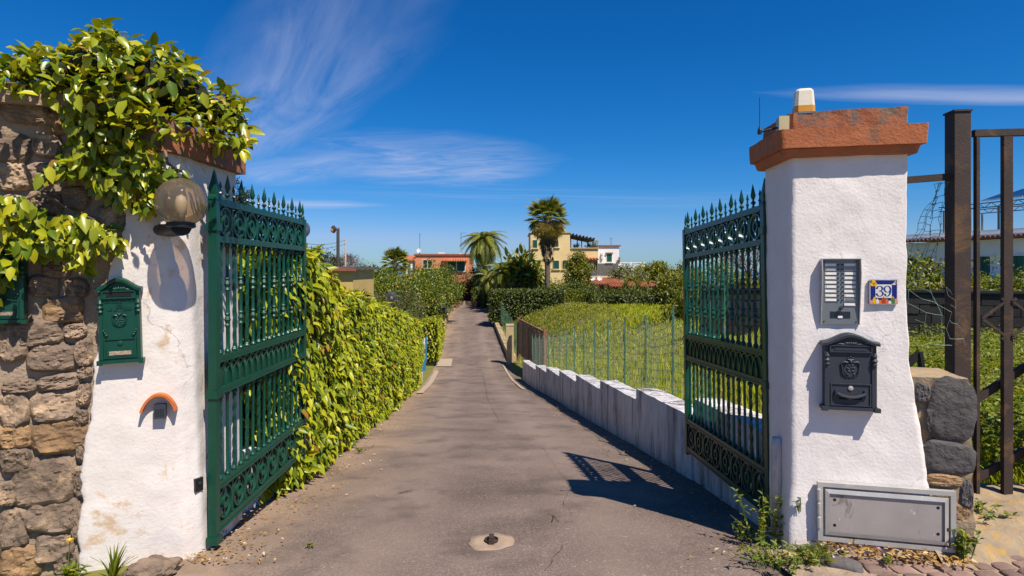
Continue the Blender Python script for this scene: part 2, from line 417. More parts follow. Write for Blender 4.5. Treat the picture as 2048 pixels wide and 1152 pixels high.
L['weed'] = leafmat('weed_leaf', (0.06, 0.11, 0.005), (0.17, 0.21, 0.008), (0.28, 0.27, 0.015), 0.35, 0.5)
L['palm'] = leafmat('palm_leaf', (0.065, 0.11, 0.010), (0.20, 0.22, 0.022), (0.36, 0.31, 0.035), 0.25, 0.5)
L['palm_old'] = leafmat('palm_leaf_old', (0.28, 0.22, 0.03), (0.42, 0.32, 0.06), (0.34, 0.23, 0.08), 0.25, 0.6)
L['palm_dead'] = leafmat('palm_leaf_dead', (0.20, 0.14, 0.075), (0.36, 0.27, 0.14), (0.44, 0.34, 0.19), 0.2, 0.8)
L['cypress'] = leafmat('conifer_leaf', (0.016, 0.030, 0.006), (0.045, 0.060, 0.010), (0.10, 0.09, 0.02), 0.15, 0.6)
L['red'] = leafmat('red_flower', (0.22, 0.006, 0.02), (0.42, 0.012, 0.03), (0.03, 0.05, 0.01), 0.3, 0.6)
L['litter'] = leafmat('dry_leaf', (0.20, 0.09, 0.02), (0.42, 0.25, 0.06), (0.55, 0.48, 0.36), 0.2, 0.7)
L['twig'] = leafmat('reddish_bud', (0.11, 0.05, 0.055), (0.20, 0.11, 0.11), (0.25, 0.16, 0.12), 0.2, 0.8)

# ------------------------------------------------------------------ foliage helpers
T8 = np.array([(0,0,0), (.30,-.42,.10), (.30,0,-.02), (.30,.42,.10), (.66,-.36,.05), (.66,0,-.06), (.66,.36,.05), (1,0,-.16)], float)
F8 = [(0,2,1), (0,3,2), (1,2,5,4), (2,3,6,5), (4,5,7), (5,6,7)]
T4 = np.array([(0,0,0), (.45,-.5,.10), (1,0,-.1), (.45,.5,.10)], float)
F4 = [(0,2,1), (0,3,2)]
TB = np.array([(0,-.5,0), (0,.5,0), (.55,-.38,.10), (.55,.38,.10), (1,0,.0)], float)
FB = [(0,1,3,2), (2,3,4)]
def unit(a):
    return a / np.maximum(np.linalg.norm(a, axis=1, keepdims=True), 1e-9)
def leaf_arrays(Pt, axis, nrm, Ln, Wd, T):
    A = unit(axis); N = nrm - A*np.sum(nrm*A, 1, keepdims=True); N = unit(N); B = np.cross(N, A)
    V = Pt[:, None, :] + A[:, None, :]*(T[None, :, 0:1]*Ln[:, None, None]) + B[:, None, :]*(T[None, :, 1:2]*Wd[:, None, None]) + N[:, None, :]*(T[None, :, 2:3]*Ln[:, None, None])
    return V
def leaf_mesh(name, Pt, axis, nrm, Ln, Wd, mat, T=T8, Fc=F8, smooth=True):
    V = leaf_arrays(Pt, axis, nrm, Ln, Wd, T); n, k = V.shape[:2]
    me = bpy.data.meshes.new(name)
    lens = np.array([len(f) for f in Fc]); flat = np.concatenate([np.array(f) for f in Fc])
    loops = (flat[None, :] + (np.arange(n)*k)[:, None]).ravel().astype(np.int32)
    tot = np.tile(lens, n); start = np.concatenate([[0], np.cumsum(tot)[:-1]]).astype(np.int32)
    me.vertices.add(n*k); me.vertices.foreach_set('co', V.reshape(-1).astype(np.float32))
    me.loops.add(len(loops)); me.loops.foreach_set('vertex_index', loops)
    me.polygons.add(len(tot)); me.polygons.foreach_set('loop_start', start); me.polygons.foreach_set('loop_total', tot.astype(np.int32))
    if smooth: me.polygons.foreach_set('use_smooth', np.ones(len(tot), dtype=bool))
    me.materials.append(mat); me.update(calc_edges=True)
    return me
LEAFPROTO = {}
def leaf_objects(parent, Pt, axis, nrm, Ln, Wd, mat, name='leaf'):
    """each leaf an object of its own, sharing one mesh"""
    key = mat.name
    if key not in LEAFPROTO:
        LEAFPROTO[key] = leaf_mesh(name, np.zeros((1,3)), np.array([[1.,0,0]]), np.array([[0.,0,1]]), np.ones(1), np.ones(1), mat)
    me = LEAFPROTO[key]
    A = unit(axis); N = unit(nrm - A*np.sum(nrm*A, 1, keepdims=True)); B = np.cross(N, A)
    base = Vector(parent.location) if parent else Vector()
    for i in range(len(Pt)):
        o = bpy.data.objects.new(name, me); COL.objects.link(o); o.parent = parent
        a, b, c = A[i]*Ln[i], B[i]*Wd[i], N[i]*Ln[i]; p = Pt[i]
        o.matrix_local = Matrix(((a[0], b[0], c[0], p[0]-base.x), (a[1], b[1], c[1], p[1]-base.y), (a[2], b[2], c[2], p[2]-base.z), (0,0,0,1)))
def split_leaves(parent, name, Pt, axis, nrm, Ln, Wd, mat, n_obj=300):
    """the 300 leaves that show largest become objects, the rest one mass"""
    d = np.linalg.norm(Pt - np.array([0, 0, EYE]), axis=1) / Ln
    fr = np.abs(Pt[:, 0]/np.maximum(Pt[:, 1], .1)) < 0.86
    order = np.argsort(np.where(fr, d, 1e6))
    a, b = order[:n_obj], order[n_obj:]
    leaf_objects(parent, Pt[a], axis[a], nrm[a], Ln[a], Wd[a], mat)
    base = np.array(parent.location)
    o = link(name, leaf_mesh(name, Pt[b] - base, axis[b], nrm[b], Ln[b], Wd[b], mat), parent)
    stuff(o)
def rnd(n, k=3): return rng.normal(size=(n, k))

def crown_points(n, c, r, clumps, cr, shell=0.55, flat=1.0):
    """leaf positions in uneven clumps spread through an ellipsoid"""
    c = np.array(c); r = np.array(r)
    d = unit(rnd(clumps)); rad = shell + (1-shell)*rng.random((clumps, 1))**0.6
    cc = d*rad*r*(1 + 0.18*rnd(clumps, 1))
    cr_ = cr*(0.6 + 0.8*rng.random(clumps))
    w = cr_**2; idx = rng.choice(clumps, n, p=w/w.sum())
    off = unit(rnd(n))*(rng.random((n, 1))**0.45)*cr_[idx][:, None]; off[:, 2] *= flat
    p = cc[idx] + off
    out = unit(off + 0.35*cc[idx]/r.max())
    return p + c, out
def tree(name, label, base, h, r, mat, n=5000, clumps=60, cr=0.5, leaf=(0.16, 0.07), trunk_r=0.12, group=None, droop=0.3, crown_z=None, fruit=0, bark='bark', shell=0.55, limbs=7, T=T4, Fc=F4):
    base = Vector(base); t = thing(name, label, 'tree', base, 0, group)
    cz = crown_z if crown_z is not None else h - r[2] - cr*0.35
    pts, out = crown_points(n, (0, 0, cz), r, clumps, cr, shell)
    pts = pts[pts[:, 2] > 0.1]; out = out[:len(pts)]; n = len(pts)
    ax = unit(out*0.6 + rnd(n)*0.6 - np.array([0, 0, droop])); nm = out*0.7 + np.array([0.1, -0.1, 0.9]) + rnd(n)*0.45
    Ln = leaf[0]*(0.6 + 0.8*rng.random(n)); Wd = leaf[1]*(0.6 + 0.8*rng.random(n))
    link('crown', leaf_mesh('crown', pts, ax, nm, Ln, Wd, mat, T, Fc), t)
    m = MB(); top = cz
    path = [Vector((0.04*sin(k*2.1)*k, 0.04*cos(k*1.7)*k, top*k/5)) for k in range(6)]
    m.tube(path, [trunk_r*(1 - 0.12*k) for k in range(6)], 7)
    for k in range(limbs):
        a = k*2.4; s0 = path[2 + k % 3]
        e = Vector((cos(a)*r[0]*0.75, sin(a)*r[1]*0.75, cz + r[2]*(0.1 + 0.5*((k*37) % 10)/10)))
        mid = s0.lerp(e, 0.5) + Vector((0, 0, -0.1*h*0.3))
        m.tube([s0, mid, e], [trunk_r*0.5, trunk_r*0.32, trunk_r*0.1], 5)
    m.build('trunk', M[bark], t, True)
    for k in range(fruit):
        i = rng.integers(n)
        MB().ball((0, 0, 0), 0.05, 7, 5).build('fruit', M['fruit'], t, True).location = tuple(pts[i] + out[i]*0.12)
    return t
# ------------------------------------------------------------------ terrain
ZR = [(-60, 0.4), (0, 0.02), (3.3, -0.01), (3.7, -0.05), (4.4, -0.13), (5.4, -0.27), (7.2, -0.50), (10, -0.87), (14, -1.37), (18, -1.90), (21, -2.25), (24, -2.47), (27, -2.58), (30, -2.6), (36, -2.43), (45, -2.1), (55, -1.75), (62, -1.65), (90, -2.6), (160, -9), (220, -30), (400, -62)]
def zr(y): return interp(ZR, y)
def dc(y): return -0.1 if y < 5.4 else -0.1 - 0.077*(min(y, 70) - 5.4)      # axis of the drive
def half(y): return interp([(0, 1.75), (5.4, 1.75), (20, 1.72), (28, 1.66), (60, 1.6)], y)
GF = [(0, 0.0), (3.3, 0.02), (3.9, 0.04), (4.6, 0.08), (5.5, 0.16), (8, 0.24), (14, 0.15), (25, -0.25), (40, -0.75), (52, -1.5), (62, -1.7), (90, -2.6), (160, -9), (220, -30), (400, -62)]
def sstep(a, b, x):
    t = max(0, min(1, (x-a)/(b-a))); return t*t*(3-2*t)
def ground_z(x, y):
    o = x - dc(y)
    if abs(o) <= half(y) + 0.06: return zr(y) - 0.05
    if o > 0:
        g = interp(GF, y)
        if y < 3.9: return g - 0.01
        near = zr(y) + interp([(3.9, 0.1), (5.5, 0.45), (20.8, 0.48), (21.6, 0.06), (30, 0.1), (60, 0.0)], y)
        k = sstep(1.8, 6.5, o)
        return near*(1-k) + g*k + 0.05*nz((x*0.3, y*0.3, 0))
    k = sstep(2.2, 10, -o)
    return zr(y)*(1-k) + (zr(y) - 0.25)*k
OFFS = [-400, -200, -110, -70, -45, -30, -20, -14, -10, -7, -5, -3.8, -2.8, -2.2, -1.95, -1.76, -1.6, -0.8, 0, 0.8, 1.6, 1.76, 1.95, 2.3, 2.8, 3.4, 4.2, 5.2, 6.5, 8, 10, 13, 17, 23, 30, 45, 70, 110, 200, 400]
YS = [-60, -20, -6, -2, 0, 1, 2, 2.6, 3, 3.3, 3.6, 3.9, 4.2, 4.6, 5, 5.4, 6, 6.6, 7.2, 8, 9, 10, 11, 12, 13, 14, 15.5, 17, 19, 20.8, 21.6, 23, 25, 27, 30, 33, 36, 40, 45, 50, 55, 62, 70, 80, 95, 120, 160, 220, 300, 400]
m = MB()
vs = []
for y in YS:
    for o in OFFS:
        x = dc(y) + o; vs.append((x, y, ground_z(x, y)))
nx = len(OFFS)
m.add(vs, [(j*nx+i, j*nx+i+1, (j+1)*nx+i+1, (j+1)*nx+i) for j in range(len(YS)-1) for i in range(nx-1)])
M['soil'] = pmat('soil', (0.17, 0.165, 0.03), (0.10, 0.11, 0.018), 1.2, 0.95, 0.5, 8, stain=(0.20, 0.15, 0.075), sscale=0.35, sthr=0.56)
struct(m.build('ground', M['soil'], None, True))
SEA_Z = -62
m = MB(); m.add([(-40000, 200, SEA_Z), (40000, 200, SEA_Z), (40000, 50000, SEA_Z), (-40000, 50000, SEA_Z)], [(0,1,2,3)])
M['sea'] = pmat('sea_water', (0.045, 0.11, 0.22), (0.04, 0.10, 0.20), 0.004, 0.35, 0.3, 0.02, spec=0.5)
struct(m.build('sea', M['sea']))

# asphalt: grey-brown, worn, with pale wheel tracks, speckle, cracks and sandy edges
def asphalt():
    mt, n, l, b = nodes('asphalt')
    geo = n.new('ShaderNodeNewGeometry').outputs['Position']
    col = ramp(n, l, noisef(n, l, geo, 1.1, 8, 0.62), [(0.32, (0.098, 0.069, 0.056)), (0.68, (0.195, 0.144, 0.116))])
    sp = noisef(n, l, geo, 75, 5, 0.75)
    col = mixrgb(n, l, ramp(n, l, sp, [(0.50, (0,0,0)), (0.68, (1,1,1))]), col, (0.30, 0.235, 0.20))
    col = mixrgb(n, l, ramp(n, l, noisef(n, l, geo, 58, 5, 0.75), [(0.55, (0,0,0)), (0.70, (0.85,)*3)]), col, (0.05, 0.037, 0.031))
    # pale flakes
    fl = noisef(n, l, geo, 22, 4, 0.7)
    col = mixrgb(n, l, ramp(n, l, fl, [(0.66, (0,0,0)), (0.68, (0.8,)*3)]), col, (0.40, 0.32, 0.25))
    # wheel-worn tracks, paler where the binder has gone
    sp0 = n.new('ShaderNodeSeparateXYZ'); l.new(geo, sp0.inputs[0])
    yc0 = nmath(n, l, 'MAXIMUM', nmath(n, l, 'SUBTRACT', sp0.outputs[1], 5.4), 0.0)
    of0 = nmath(n, l, 'ADD', nmath(n, l, 'ADD', sp0.outputs[0], 0.1), nmath(n, l, 'MULTIPLY', yc0, 0.077))
    tr0 = nmath(n, l, 'SUBTRACT', 1.0, nmath(n, l, 'MULTIPLY', nmath(n, l, 'ABSOLUTE', nmath(n, l, 'SUBTRACT', nmath(n, l, 'ABSOLUTE', of0), 0.72)), 2.4), True)
    tr0 = nmath(n, l, 'MULTIPLY', tr0, nmath(n, l, 'MULTIPLY', noisef(n, l, geo, 0.9, 6, 0.65), 0.9), True)
    col = mixrgb(n, l, tr0, col, (0.25, 0.185, 0.148))
    # darker sealed repairs with their own outline
    vr = n.new('ShaderNodeTexVoronoi'); vr.feature = 'F1'; vr.inputs['Scale'].default_value = 0.42; vr.distance = 'CHEBYCHEV'; l.new(geo, vr.inputs['Vector'])
    rp_ = ramp(n, l, vr.outputs['Color'], [(0.72, (0,0,0)), (0.74, (0.4,)*3)])
    col = mixrgb(n, l, rp_, col, (0.10, 0.073, 0.06))
    # sandy dirt
    sd = noisef(n, l, geo, 0.55, 7, 0.65, 0.4)
    sepx = n.new('ShaderNodeSeparateXYZ'); l.new(geo, sepx.inputs[0])
    # distance to the axis of the drive
    yc = nmath(n, l, 'MAXIMUM', nmath(n, l, 'SUBTRACT', sepx.outputs[1], 5.4), 0.0)
    off = nmath(n, l, 'ADD', nmath(n, l, 'ADD', sepx.outputs[0], 0.1), nmath(n, l, 'MULTIPLY', yc, 0.077))
    edge = nmath(n, l, 'MULTIPLY', nmath(n, l, 'SUBTRACT', nmath(n, l, 'ABSOLUTE', nmath(n, l, 'SUBTRACT', off, 0.35)), 1.05), 0.42)
    sdm = nmath(n, l, 'ADD', sd, edge)
    col = mixrgb(n, l, ramp(n, l, sdm, [(0.60, (0,0,0)), (0.92, (0.75,)*3)]), col, (0.31, 0.215, 0.14))
    dk = noisef(n, l, geo, 1.9, 6, 0.6)
    col = mixrgb(n, l, ramp(n, l, dk, [(0.51, (0,0,0)), (0.68, (0.6,)*3)]), col, (0.075, 0.057, 0.048))
    # cracks
    vor = n.new('ShaderNodeTexVoronoi'); vor.feature = 'DISTANCE_TO_EDGE'; vor.inputs['Scale'].default_value = 0.55
    wv = n.new('ShaderNodeTexNoise'); wv.inputs['Scale'].default_value = 2.2; wv.inputs['Detail'].default_value = 6; l.new(geo, wv.inputs['Vector'])
    va = n.new('ShaderNodeVectorMath'); va.operation = 'MULTIPLY_ADD'; l.new(wv.outputs['Color'], va.inputs[0]); va.inputs[1].default_value = (0.7, 0.7, 0); l.new(geo, va.inputs[2])
    l.new(va.outputs[0], vor.inputs['Vector'])
    ck = ramp(n, l, vor.outputs['Distance'], [(0.0, (1,1,1)), (0.006, (0,0,0))])
    ck = nmath(n, l, 'MULTIPLY', ck, ramp(n, l, noisef(n, l, geo, 0.8, 3), [(0.60, (0,0,0)), (0.66, (0.7,0.7,0.7))]))
    col = mixrgb(n, l, ck, col, (0.02, 0.017, 0.013))
    l.new(col, b.inputs['Base Color']); b.inputs['Roughness'].default_value = 0.88; b.inputs['Specular IOR Level'].default_value = 0.3
    bp = n.new('ShaderNodeBump'); bp.inputs['Strength'].default_value = 0.55; bp.inputs['Distance'].default_value = 0.006
    l.new(nmath(n, l, 'SUBTRACT', noisef(n, l, geo, 130, 4, 0.65), nmath(n, l, 'MULTIPLY', ck, 1.5)), bp.inputs['Height']); l.new(bp.outputs[0], b.inputs['Normal'])
    return mt
M['asphalt'] = asphalt()
ys = list(np.arange(-12, 0, 1.0)) + list(np.arange(0, 12, 0.15)) + list(np.arange(12, 62.1, 0.5))
m = MB()
nu = 24
rows = []
for y in ys:
    w = half(y); wide = interp([(0, 8), (2.2, 4.5), (2.9, 0.75), (3.3, 0.16), (5, 0.0)], y)
    rows.append([(dc(y) + (u/nu*2-1)*w + (wide*0.2 if u == nu else 0) - (wide if u == 0 else 0), y, zr(y) + 0.015*nz((u*0.4, y*0.8, 1)) - 0.012*(abs(u/nu*2-1)**3) + 0.0) for u in range(nu+1)])
m.add([v for r in rows for v in r], [(j*(nu+1)+i, j*(nu+1)+i+1, (j+1)*(nu+1)+i+1, (j+1)*(nu+1)+i) for j in range(len(rows)-1) for i in range(nu)])
drive = struct(m.build('driveway', M['asphalt'], None, True))

# pale worn edging strips, patch and repaired joints lying on the drive
def sheet(name, poly_y, o0, o1, mat, dz=0.006, n=40, rag=0.03, seed=0):
    y0, y1 = poly_y; mm = MB()
    def fn(u, v):
        y = y0 + (y1-y0)*v
        a, b = (o0(y) if callable(o0) else o0), (o1(y) if callable(o1) else o1)
        o = a + (b-a)*u + (rag*nz((y*3, u*2, seed), 1.0, seed))
        x = dc(y) + o
        return (x, y, zr(y) + 0.012 + dz)
    mm.grid(fn, 6, n)
    return mm.build(name, mat, drive, True)
sheet('concrete_edging', (15.5, 24.5), -1.60, -1.42, M['concrete'], seed=2)
sheet('concrete_patch', (26.0, 28.6), -1.6, -0.95, M['concrete'], seed=5)
sheet('concrete_edging', (17, 27), 1.30, 1.38, M['concrete'], seed=4, rag=0.02)

# joints and cracks that can be followed by eye
M['crack'] = pmat('crack_dark', (0.03, 0.023, 0.016), (0.06, 0.048, 0.02), 8, 0.95, 0)  # dark brown colour of the crack lines
def crack(pts, w=0.004):
    mm = MB(); pl = []
    for a, b in zip(pts[:-1], pts[1:]):
        for k in range(8):
            t = k/8; x = a[0]+(b[0]-a[0])*t; y = a[1]+(b[1]-a[1])*t
            pl.append((x + 0.025*nz((x*9, y*9, 0)), y + 0.03*nz((x*8, y*8, 4))))
    vs = []
    for i, (x, y) in enumerate(pl):
        ww = 0.6*w*(0.4 + abs(nz((x*20, y*20, 2)))*2)
        a, b = pl[max(i-1, 0)], pl[min(i+1, len(pl)-1)]
        t = Vector((b[0]-a[0], b[1]-a[1])).normalized(); p = Vector((-t.y, t.x))
        for s in (-1, 1):
            vs.append((x+p.x*ww*s/2, y+p.y*ww*s/2, zr(y) + 0.014))
    mm.add(vs, [(2*i, 2*i+1, 2*i+3, 2*i+2) for i in range(len(pl)-1)])
    return mm.build('crack', M['crack'], drive)
def gp(px, py):          # pixel -> point on the near drive
    y = 4.0
    for _ in range(20): y = F*(EYE - zr(y))/(py - 542)
    return ((px-1024)/F*y, y)
crack([gp(*p) for p in ((1082, 890), (1098, 915), (1115, 940), (1141, 972), (1128, 1010), (1152, 1044))])
crack([gp(*p) for p in ((1098, 974), (1141, 976), (1178, 980))], 0.007)
crack([gp(*p) for p in ((1092, 1030), (1104, 1034), (1120, 1046), (1154, 1047))], 0.010)
crack([gp(*p) for p in ((1104, 1033), (1107, 1050))], 0.010)
crack([gp(*p) for p in ((1125, 1090), (1112, 1115), (1090, 1145))], 0.006)
crack([gp(*p) for p in ((962, 735), (968, 760), (976, 800), (1002, 850))], 0.010)

M['patch'] = pmat('old_patch', (0.36, 0.26, 0.18), (0.25, 0.18, 0.13), 9, 0.9, 0.5, 70, stain=(0.5, 0.43, 0.36), sscale=12, sthr=0.62, stain2=(0.2, 0.15, 0.115), s2scale=14, s2thr=0.6)
# floor stop for the gate leaves, set in a round concrete patch
cx, cy = gp(983, 1085)
t = thing('gate_stop', 'rusty iron gate stop in a round concrete patch on the drive', 'gate stop', (cx, cy, zr(cy) + 0.004))
m = MB()
N = 40
ringv = [[((0.140 + 0.03*nz((cos(a)*1.6, sin(a)*1.6, 3)) + 0.01*nz((cos(a)*6, sin(a)*6, 3)))*f*cos(a)*1.03, (0.140 + 0.03*nz((cos(a)*1.6, sin(a)*1.6, 3)) + 0.01*nz((cos(a)*6, sin(a)*6, 3)))*f*sin(a)*0.95, h) for a in [2*pi*k/N for k in range(N)]] for f, h in ((1.0, -0.010), (0.97, 0.000), (0.6, 0.004), (0.05, 0.005))]
m.loft([[Vector(v) for v in r] for r in ringv], True); m.build('concrete_patch', M['patch'], t, True)
m = MB(); m.lathe([(0.040, 0.004), (0.043, 0.018), (0.037, 0.020), (0.034, 0.006)], 20); m.build('iron_ring', M['rust'], t, 40)
m = MB(); m.box((0.0, -0.008, 0.024), (0.030, 0.060, 0.034)); m.box((0.0, -0.042, 0.016), (0.033, 0.014, 0.030)); m.build('latch_tongue', M['rust'], t)

# ------------------------------------------------------------------ wall frames
RTH = radians(-13)
RO = Vector((1.608, 3.47, 0))
def Rw(px, py):
    a = (px-1024)/F; s = (a*3.47 - 1.608)/(0.9744 + 0.225*a); yd = 3.47 - 0.225*s
    return s, EYE - (py-542)/F*yd
LTH = radians(22)
LO = Vector((-2.33, 3.2, 0))
def Lw(px, py):
    a = (px-1024)/F; s = (a*3.2 + 2.33)/(0.9272 - 0.3746*a); yd = 3.2 + 0.3746*s
    return s, EYE - (py-542)/F*yd
def Rp(s, out=0, z=0): return RO + Vector((cos(RTH)*s + sin(RTH)*out, sin(RTH)*s - cos(RTH)*out, z))
def Lp(s, out=0, z=0): return LO + Vector((cos(LTH)*s + sin(LTH)*out, sin(LTH)*s - cos(LTH)*out, z))
def Rthing(name, label, cat, s, z, out=0.0): return thing(name, label, cat, Rp(s, out, z), RTH)
def Lthing(name, label, cat, s, z, out=0.0): return thing(name, label, cat, Lp(s, out, z), LTH)

def plaster_loft(corners_at, zs, per_edge, amp=0.006, seed=0, skip_round=False):
    rings = []
    for z in zs:
        c = [Vector((p[0], p[1], z)) for p in corners_at(z)]
        ring = []
        for i in range(len(c)):
            a, b = c[i], c[(i+1) % len(c)]; n = per_edge[i]
            for k in range(n):
                # pull the corners in a little so that they read as trowelled
                p = a.lerp(b, k/n)
                if k == 0:
                    p = p*0.94 + (c[i-1] + b)*0.03 if (a-b).length < 0.3 else p + ((c[i-1]-p).normalized() + (b-p).normalized())*0.010
                ring.append(p)
        ctr = sum(ring, Vector())/len(ring)
        out = []
        for p in ring:
            d = (p-ctr); d.z = 0; d.normalize()
            out.append(p + d*(amp*nz(p, 7, seed) + amp*0.6*nz(p, 19, seed) + amp*1.3*nz(p, 2.3, seed)))
        rings.append(out)
    mm = MB(); mm.loft(rings, True)
    return mm

# ------------------------------------------------------------------ right pillar
rp = thing('gate_pillar', 'white plastered gate pillar with terracotta cap and house number 39', 'pillar', (1.9, 3.6, 0))
RS = [(-0.1, 0.80), (0.10, 0.78), (0.47, 0.72), (0.83, 0.668), (1.11, 0.630), (1.44, 0.612), (2.3, 0.618)]
def rcorn(z):
    s1 = interp(RS, z) + 0.012*nz((0, 0, z*5)); b = 0.02*sstep(0.5, 0, z)
    A = Rp(-b, b*0.6); B = Rp(s1, b*0.6)
    return [(A.x, A.y), (B.x, B.y), (B.x + 0.06, 3.80), (1.625, 3.87)]
m = plaster_loft(rcorn, list(np.linspace(-0.08, 2.26, 90)), [34, 14, 8, 16], 0.0045, 1)
m.v = [(v[0]-1.9, v[1]-3.6, v[2]) for v in m.v]
m.build('plaster_shaft', M['plaster'], rp, 50)
def slab(z0, z1, ov, amp, seed, s1=0.618, chop=0.0, ovt=None):
    def cf(z):
        o = ov if ovt is None else ov + (ovt-ov)*(z-z0)/(z1-z0)
        A, B = Rp(-o, o), Rp(s1 + o, o)
        return [(A.x, A.y), (B.x, B.y), (B.x + 0.02 - chop, 3.80 + o), (1.625 - o, 3.87 + o)]
    zs = list(np.linspace(z0, z1, max(4, int((z1-z0)/0.015))))
    mm = plaster_loft(cf, zs, [40, 24, 20, 24], amp, seed)
    mm.v = [(v[0]-1.9, v[1]-3.6, v[2] + 0.006*nz(v, 6, seed)) for v in mm.v]
    return mm
slab(2.25, 2.295, 0.036, 0.0035, 3, ovt=0.05).build('cap_moulding', M['terracotta'], rp, 45)
slab(2.297, 2.405, 0.070, 0.004, 4, ovt=0.076).build('cap_slab', M['terracotta'], rp, 45)
slab(2.40, 2.515, 0.002, 0.009, 5).build('cap_block', M['terracotta_worn'], rp, 45)
# short pipe / stump on the inner side
m = MB(); m.tube([(0, 0, 0.02), (0, 0.005, 0.55), (0, 0.0, 0.60)], [0.035, 0.032, 0.028], 8)
o = m.build('drain_stub', M['plaster_wall'], rp, True); o.location = (-0.31, -0.0, 0)

# stones of the old wall beside the pillar
stub = thing('stone_pier', 'low pier of dark basalt blocks beside the white pillar', 'stone pier', Rp(0.80, 0, 0), RTH)
m = MB()
def stubring(z):
    l0 = -0.20; r0 = interp([(0, 0.14), (0.3, 0.135), (0.95, 0.13), (1.02, 0.10)], z)
    return [(l0, 0.030), (r0, 0.010 - 0.03*sstep(0.5, 0, z)), (r0 + 0.02, 0.40), (l0, 0.40)]
mm = plaster_loft(lambda z: stubring(z), list(np.linspace(-0.1, 1.01, 50)), [30, 14, 6, 6], 0.016, 9)
mm.build('mortar', M['mortar_lichen'], stub, 50)
def stone_mesh(name, w, h, d, seed, mat, nu=9, nv=7, sq=4.0):
    """a split stone: angular uneven outline, steep edge, tilted fractured face"""
    mm = MB(); rr = random.Random(seed*13 + 5)
    nc = rr.randint(6, 9); cor = sorted(rr.uniform(0, 2*pi)*0.35 + 2*pi*k/nc*1.0 for k in range(nc))
    ks = [(cos(a), sin(a), rr.uniform(0.90, 1.10)) for a in cor]
    tx, ty = rr.uniform(-0.25, 0.25), rr.uniform(-0.30, 0.12)
    def support(x, y):       # polygonal gauge built from the corner directions
        g = max((x*a + y*b)/c for a, b, c in ks)
        return max(g, 1e-6)
    def fn(u, v):
        x, y = u*2-1, v*2-1; mxr = max(abs(x), abs(y))
        if mxr < 1e-6: k = 1
        else:
            # square gauge -> rounded square blended with the polygon
            r = (abs(x)**6 + abs(y)**6)**(1/6); k1 = mxr/r; k2 = mxr/support(x, y)
            k = 0.62*k1 + 0.38*min(k2, 1.25*k1)
        px_, py_ = x*k, y*k
        e = 0.05*nz((px_*3, py_*3, seed*3.7))*mxr
        px_ *= 1 + e; py_ *= 1 + e
        rim = min(1.0, (1-mxr)/0.22); rim = rim**0.6
        fr = noise.noise(Vector((px_*2.2, py_*2.2, seed*2.1))); f2 = noise.noise(Vector((px_*5.5, py_*7.5, seed*5.1))); f3 = noise.noise(Vector((px_*13, py_*17, seed*1.1)))
        face = 0.62 + tx*px_ + ty*py_ + 0.30*fr + 0.20*(abs(f2)*2 - 0.5) + 0.10*f3
        return (px_*w/2, -d*(rim*max(0.15, face) - 0.20), py_*h/2)
    mm.grid(fn, nu, nv)
    return mm.mesh(name, mat, 24)
def put_stone(parent, px, py, w, h, d, seed, mat, tilt=0.0, nu=9, nv=7, conv=None, base_s=0.0, dy=0.0):
    s, z = conv(px, py)
    s2, _ = conv(px + w/2, py); s1, _ = conv(px - w/2, py)
    _, z1 = conv(px, py + h/2); _, z2 = conv(px, py - h/2)
    o = link('stone', stone_mesh('stone', abs(s2-s1), abs(z2-z1), d, seed, mat, nu, nv), parent)
    o.location = (s - base_s, dy, z - parent.location.z); o.rotation_euler = (0, tilt, 0)
    return o
for i, (px, py, w, h, mt) in enumerate([(1906, 820, 94, 122, 'stone_dark'), (1900, 917, 104, 62, 'stone_dark'), (1846, 786, 30, 40, 'stone_dark'), (1862, 842, 20, 46, 'stone_dark'), (1890, 962, 70, 24, 'stone_tan'), (1935, 990, 24, 56, 'stone_dark'), (1918, 1030, 44, 40, 'stone_tan')]):
    put_stone(stub, px, py, w*1.04, h*1.04, 0.018, i + 20, M[mt], 0.03, 20, 18, Rw, 0.80, 0.004)

# ------------------------------------------------------------------ left pillar and stone wall
lp = thing('gate_pillar', 'white plastered pillar on the left with the globe lamp and mailbox', 'pillar', (-1.95, 3.5, 0))
def lcorn(z):
    t = max(0, min(1, z/2.25))
    s0 = interp([(-0.1, 0.0), (0.5, 0.02), (1.0, 0.075), (1.5, 0.12), (1.8, 0.22), (2.3, 0.24)], z) + 0.022*nz((0, 1, z*7)) + 0.012*nz((0, 1, z*23))
    s1 = 0.53 - 0.115*t
    A = Lp(s0, 0.012); B = Lp(s1, 0.014)
    p2 = Vector((-1.80, 3.60, 0)).lerp(Vector((-1.895, 3.62, 0)), t); p3 = Vector((-1.84, 4.12, 0)).lerp(Vector((-1.855, 4.06, 0)), t)
    Bm = Vector((B.x, B.y, 0)).lerp(p2, 0.5) + Vector((0.035, -0.03, 0))
    return [(A.x, A.y), (B.x, B.y), (Bm.x, Bm.y), (p2.x, p2.y), (p3.x, p3.y), (-2.3, 4.2), (A.x - 0.1, A.y + 0.3)]
m = plaster_loft(lcorn, list(np.linspace(-0.08, 2.28, 90)), [24, 6, 6, 14, 4, 3, 4], 0.006, 2)
m.v = [(v[0]+1.95, v[1]-3.5, v[2]) for v in m.v]
m.build('plaster_shaft', M['plaster_sun_dimmed'], lp, 60)
def lcap(ov, z0, z1, seed):
    def cf(z):
        A = Lp(0.10, ov); B = Lp(0.45, ov)
        return [(A.x, A.y), (B.x, B.y), (-1.88 + ov, 3.60), (-1.845 + ov*0.6, 4.07 + ov), (-2.3, 4.2), (A.x - 0.1, A.y + 0.3)]
    mm = plaster_loft(cf, list(np.linspace(z0, z1, 10)), [14, 8, 22, 5, 3, 4], 0.012, seed)
    mm.v = [(v[0]+1.95, v[1]-3.5, v[2] + 0.012*nz(v, 4, seed)) for v in mm.v]
    return mm
lcap(0.05, 2.26, 2.44, 6).build('cap_slab', M['terracotta_worn'], lp, 45)

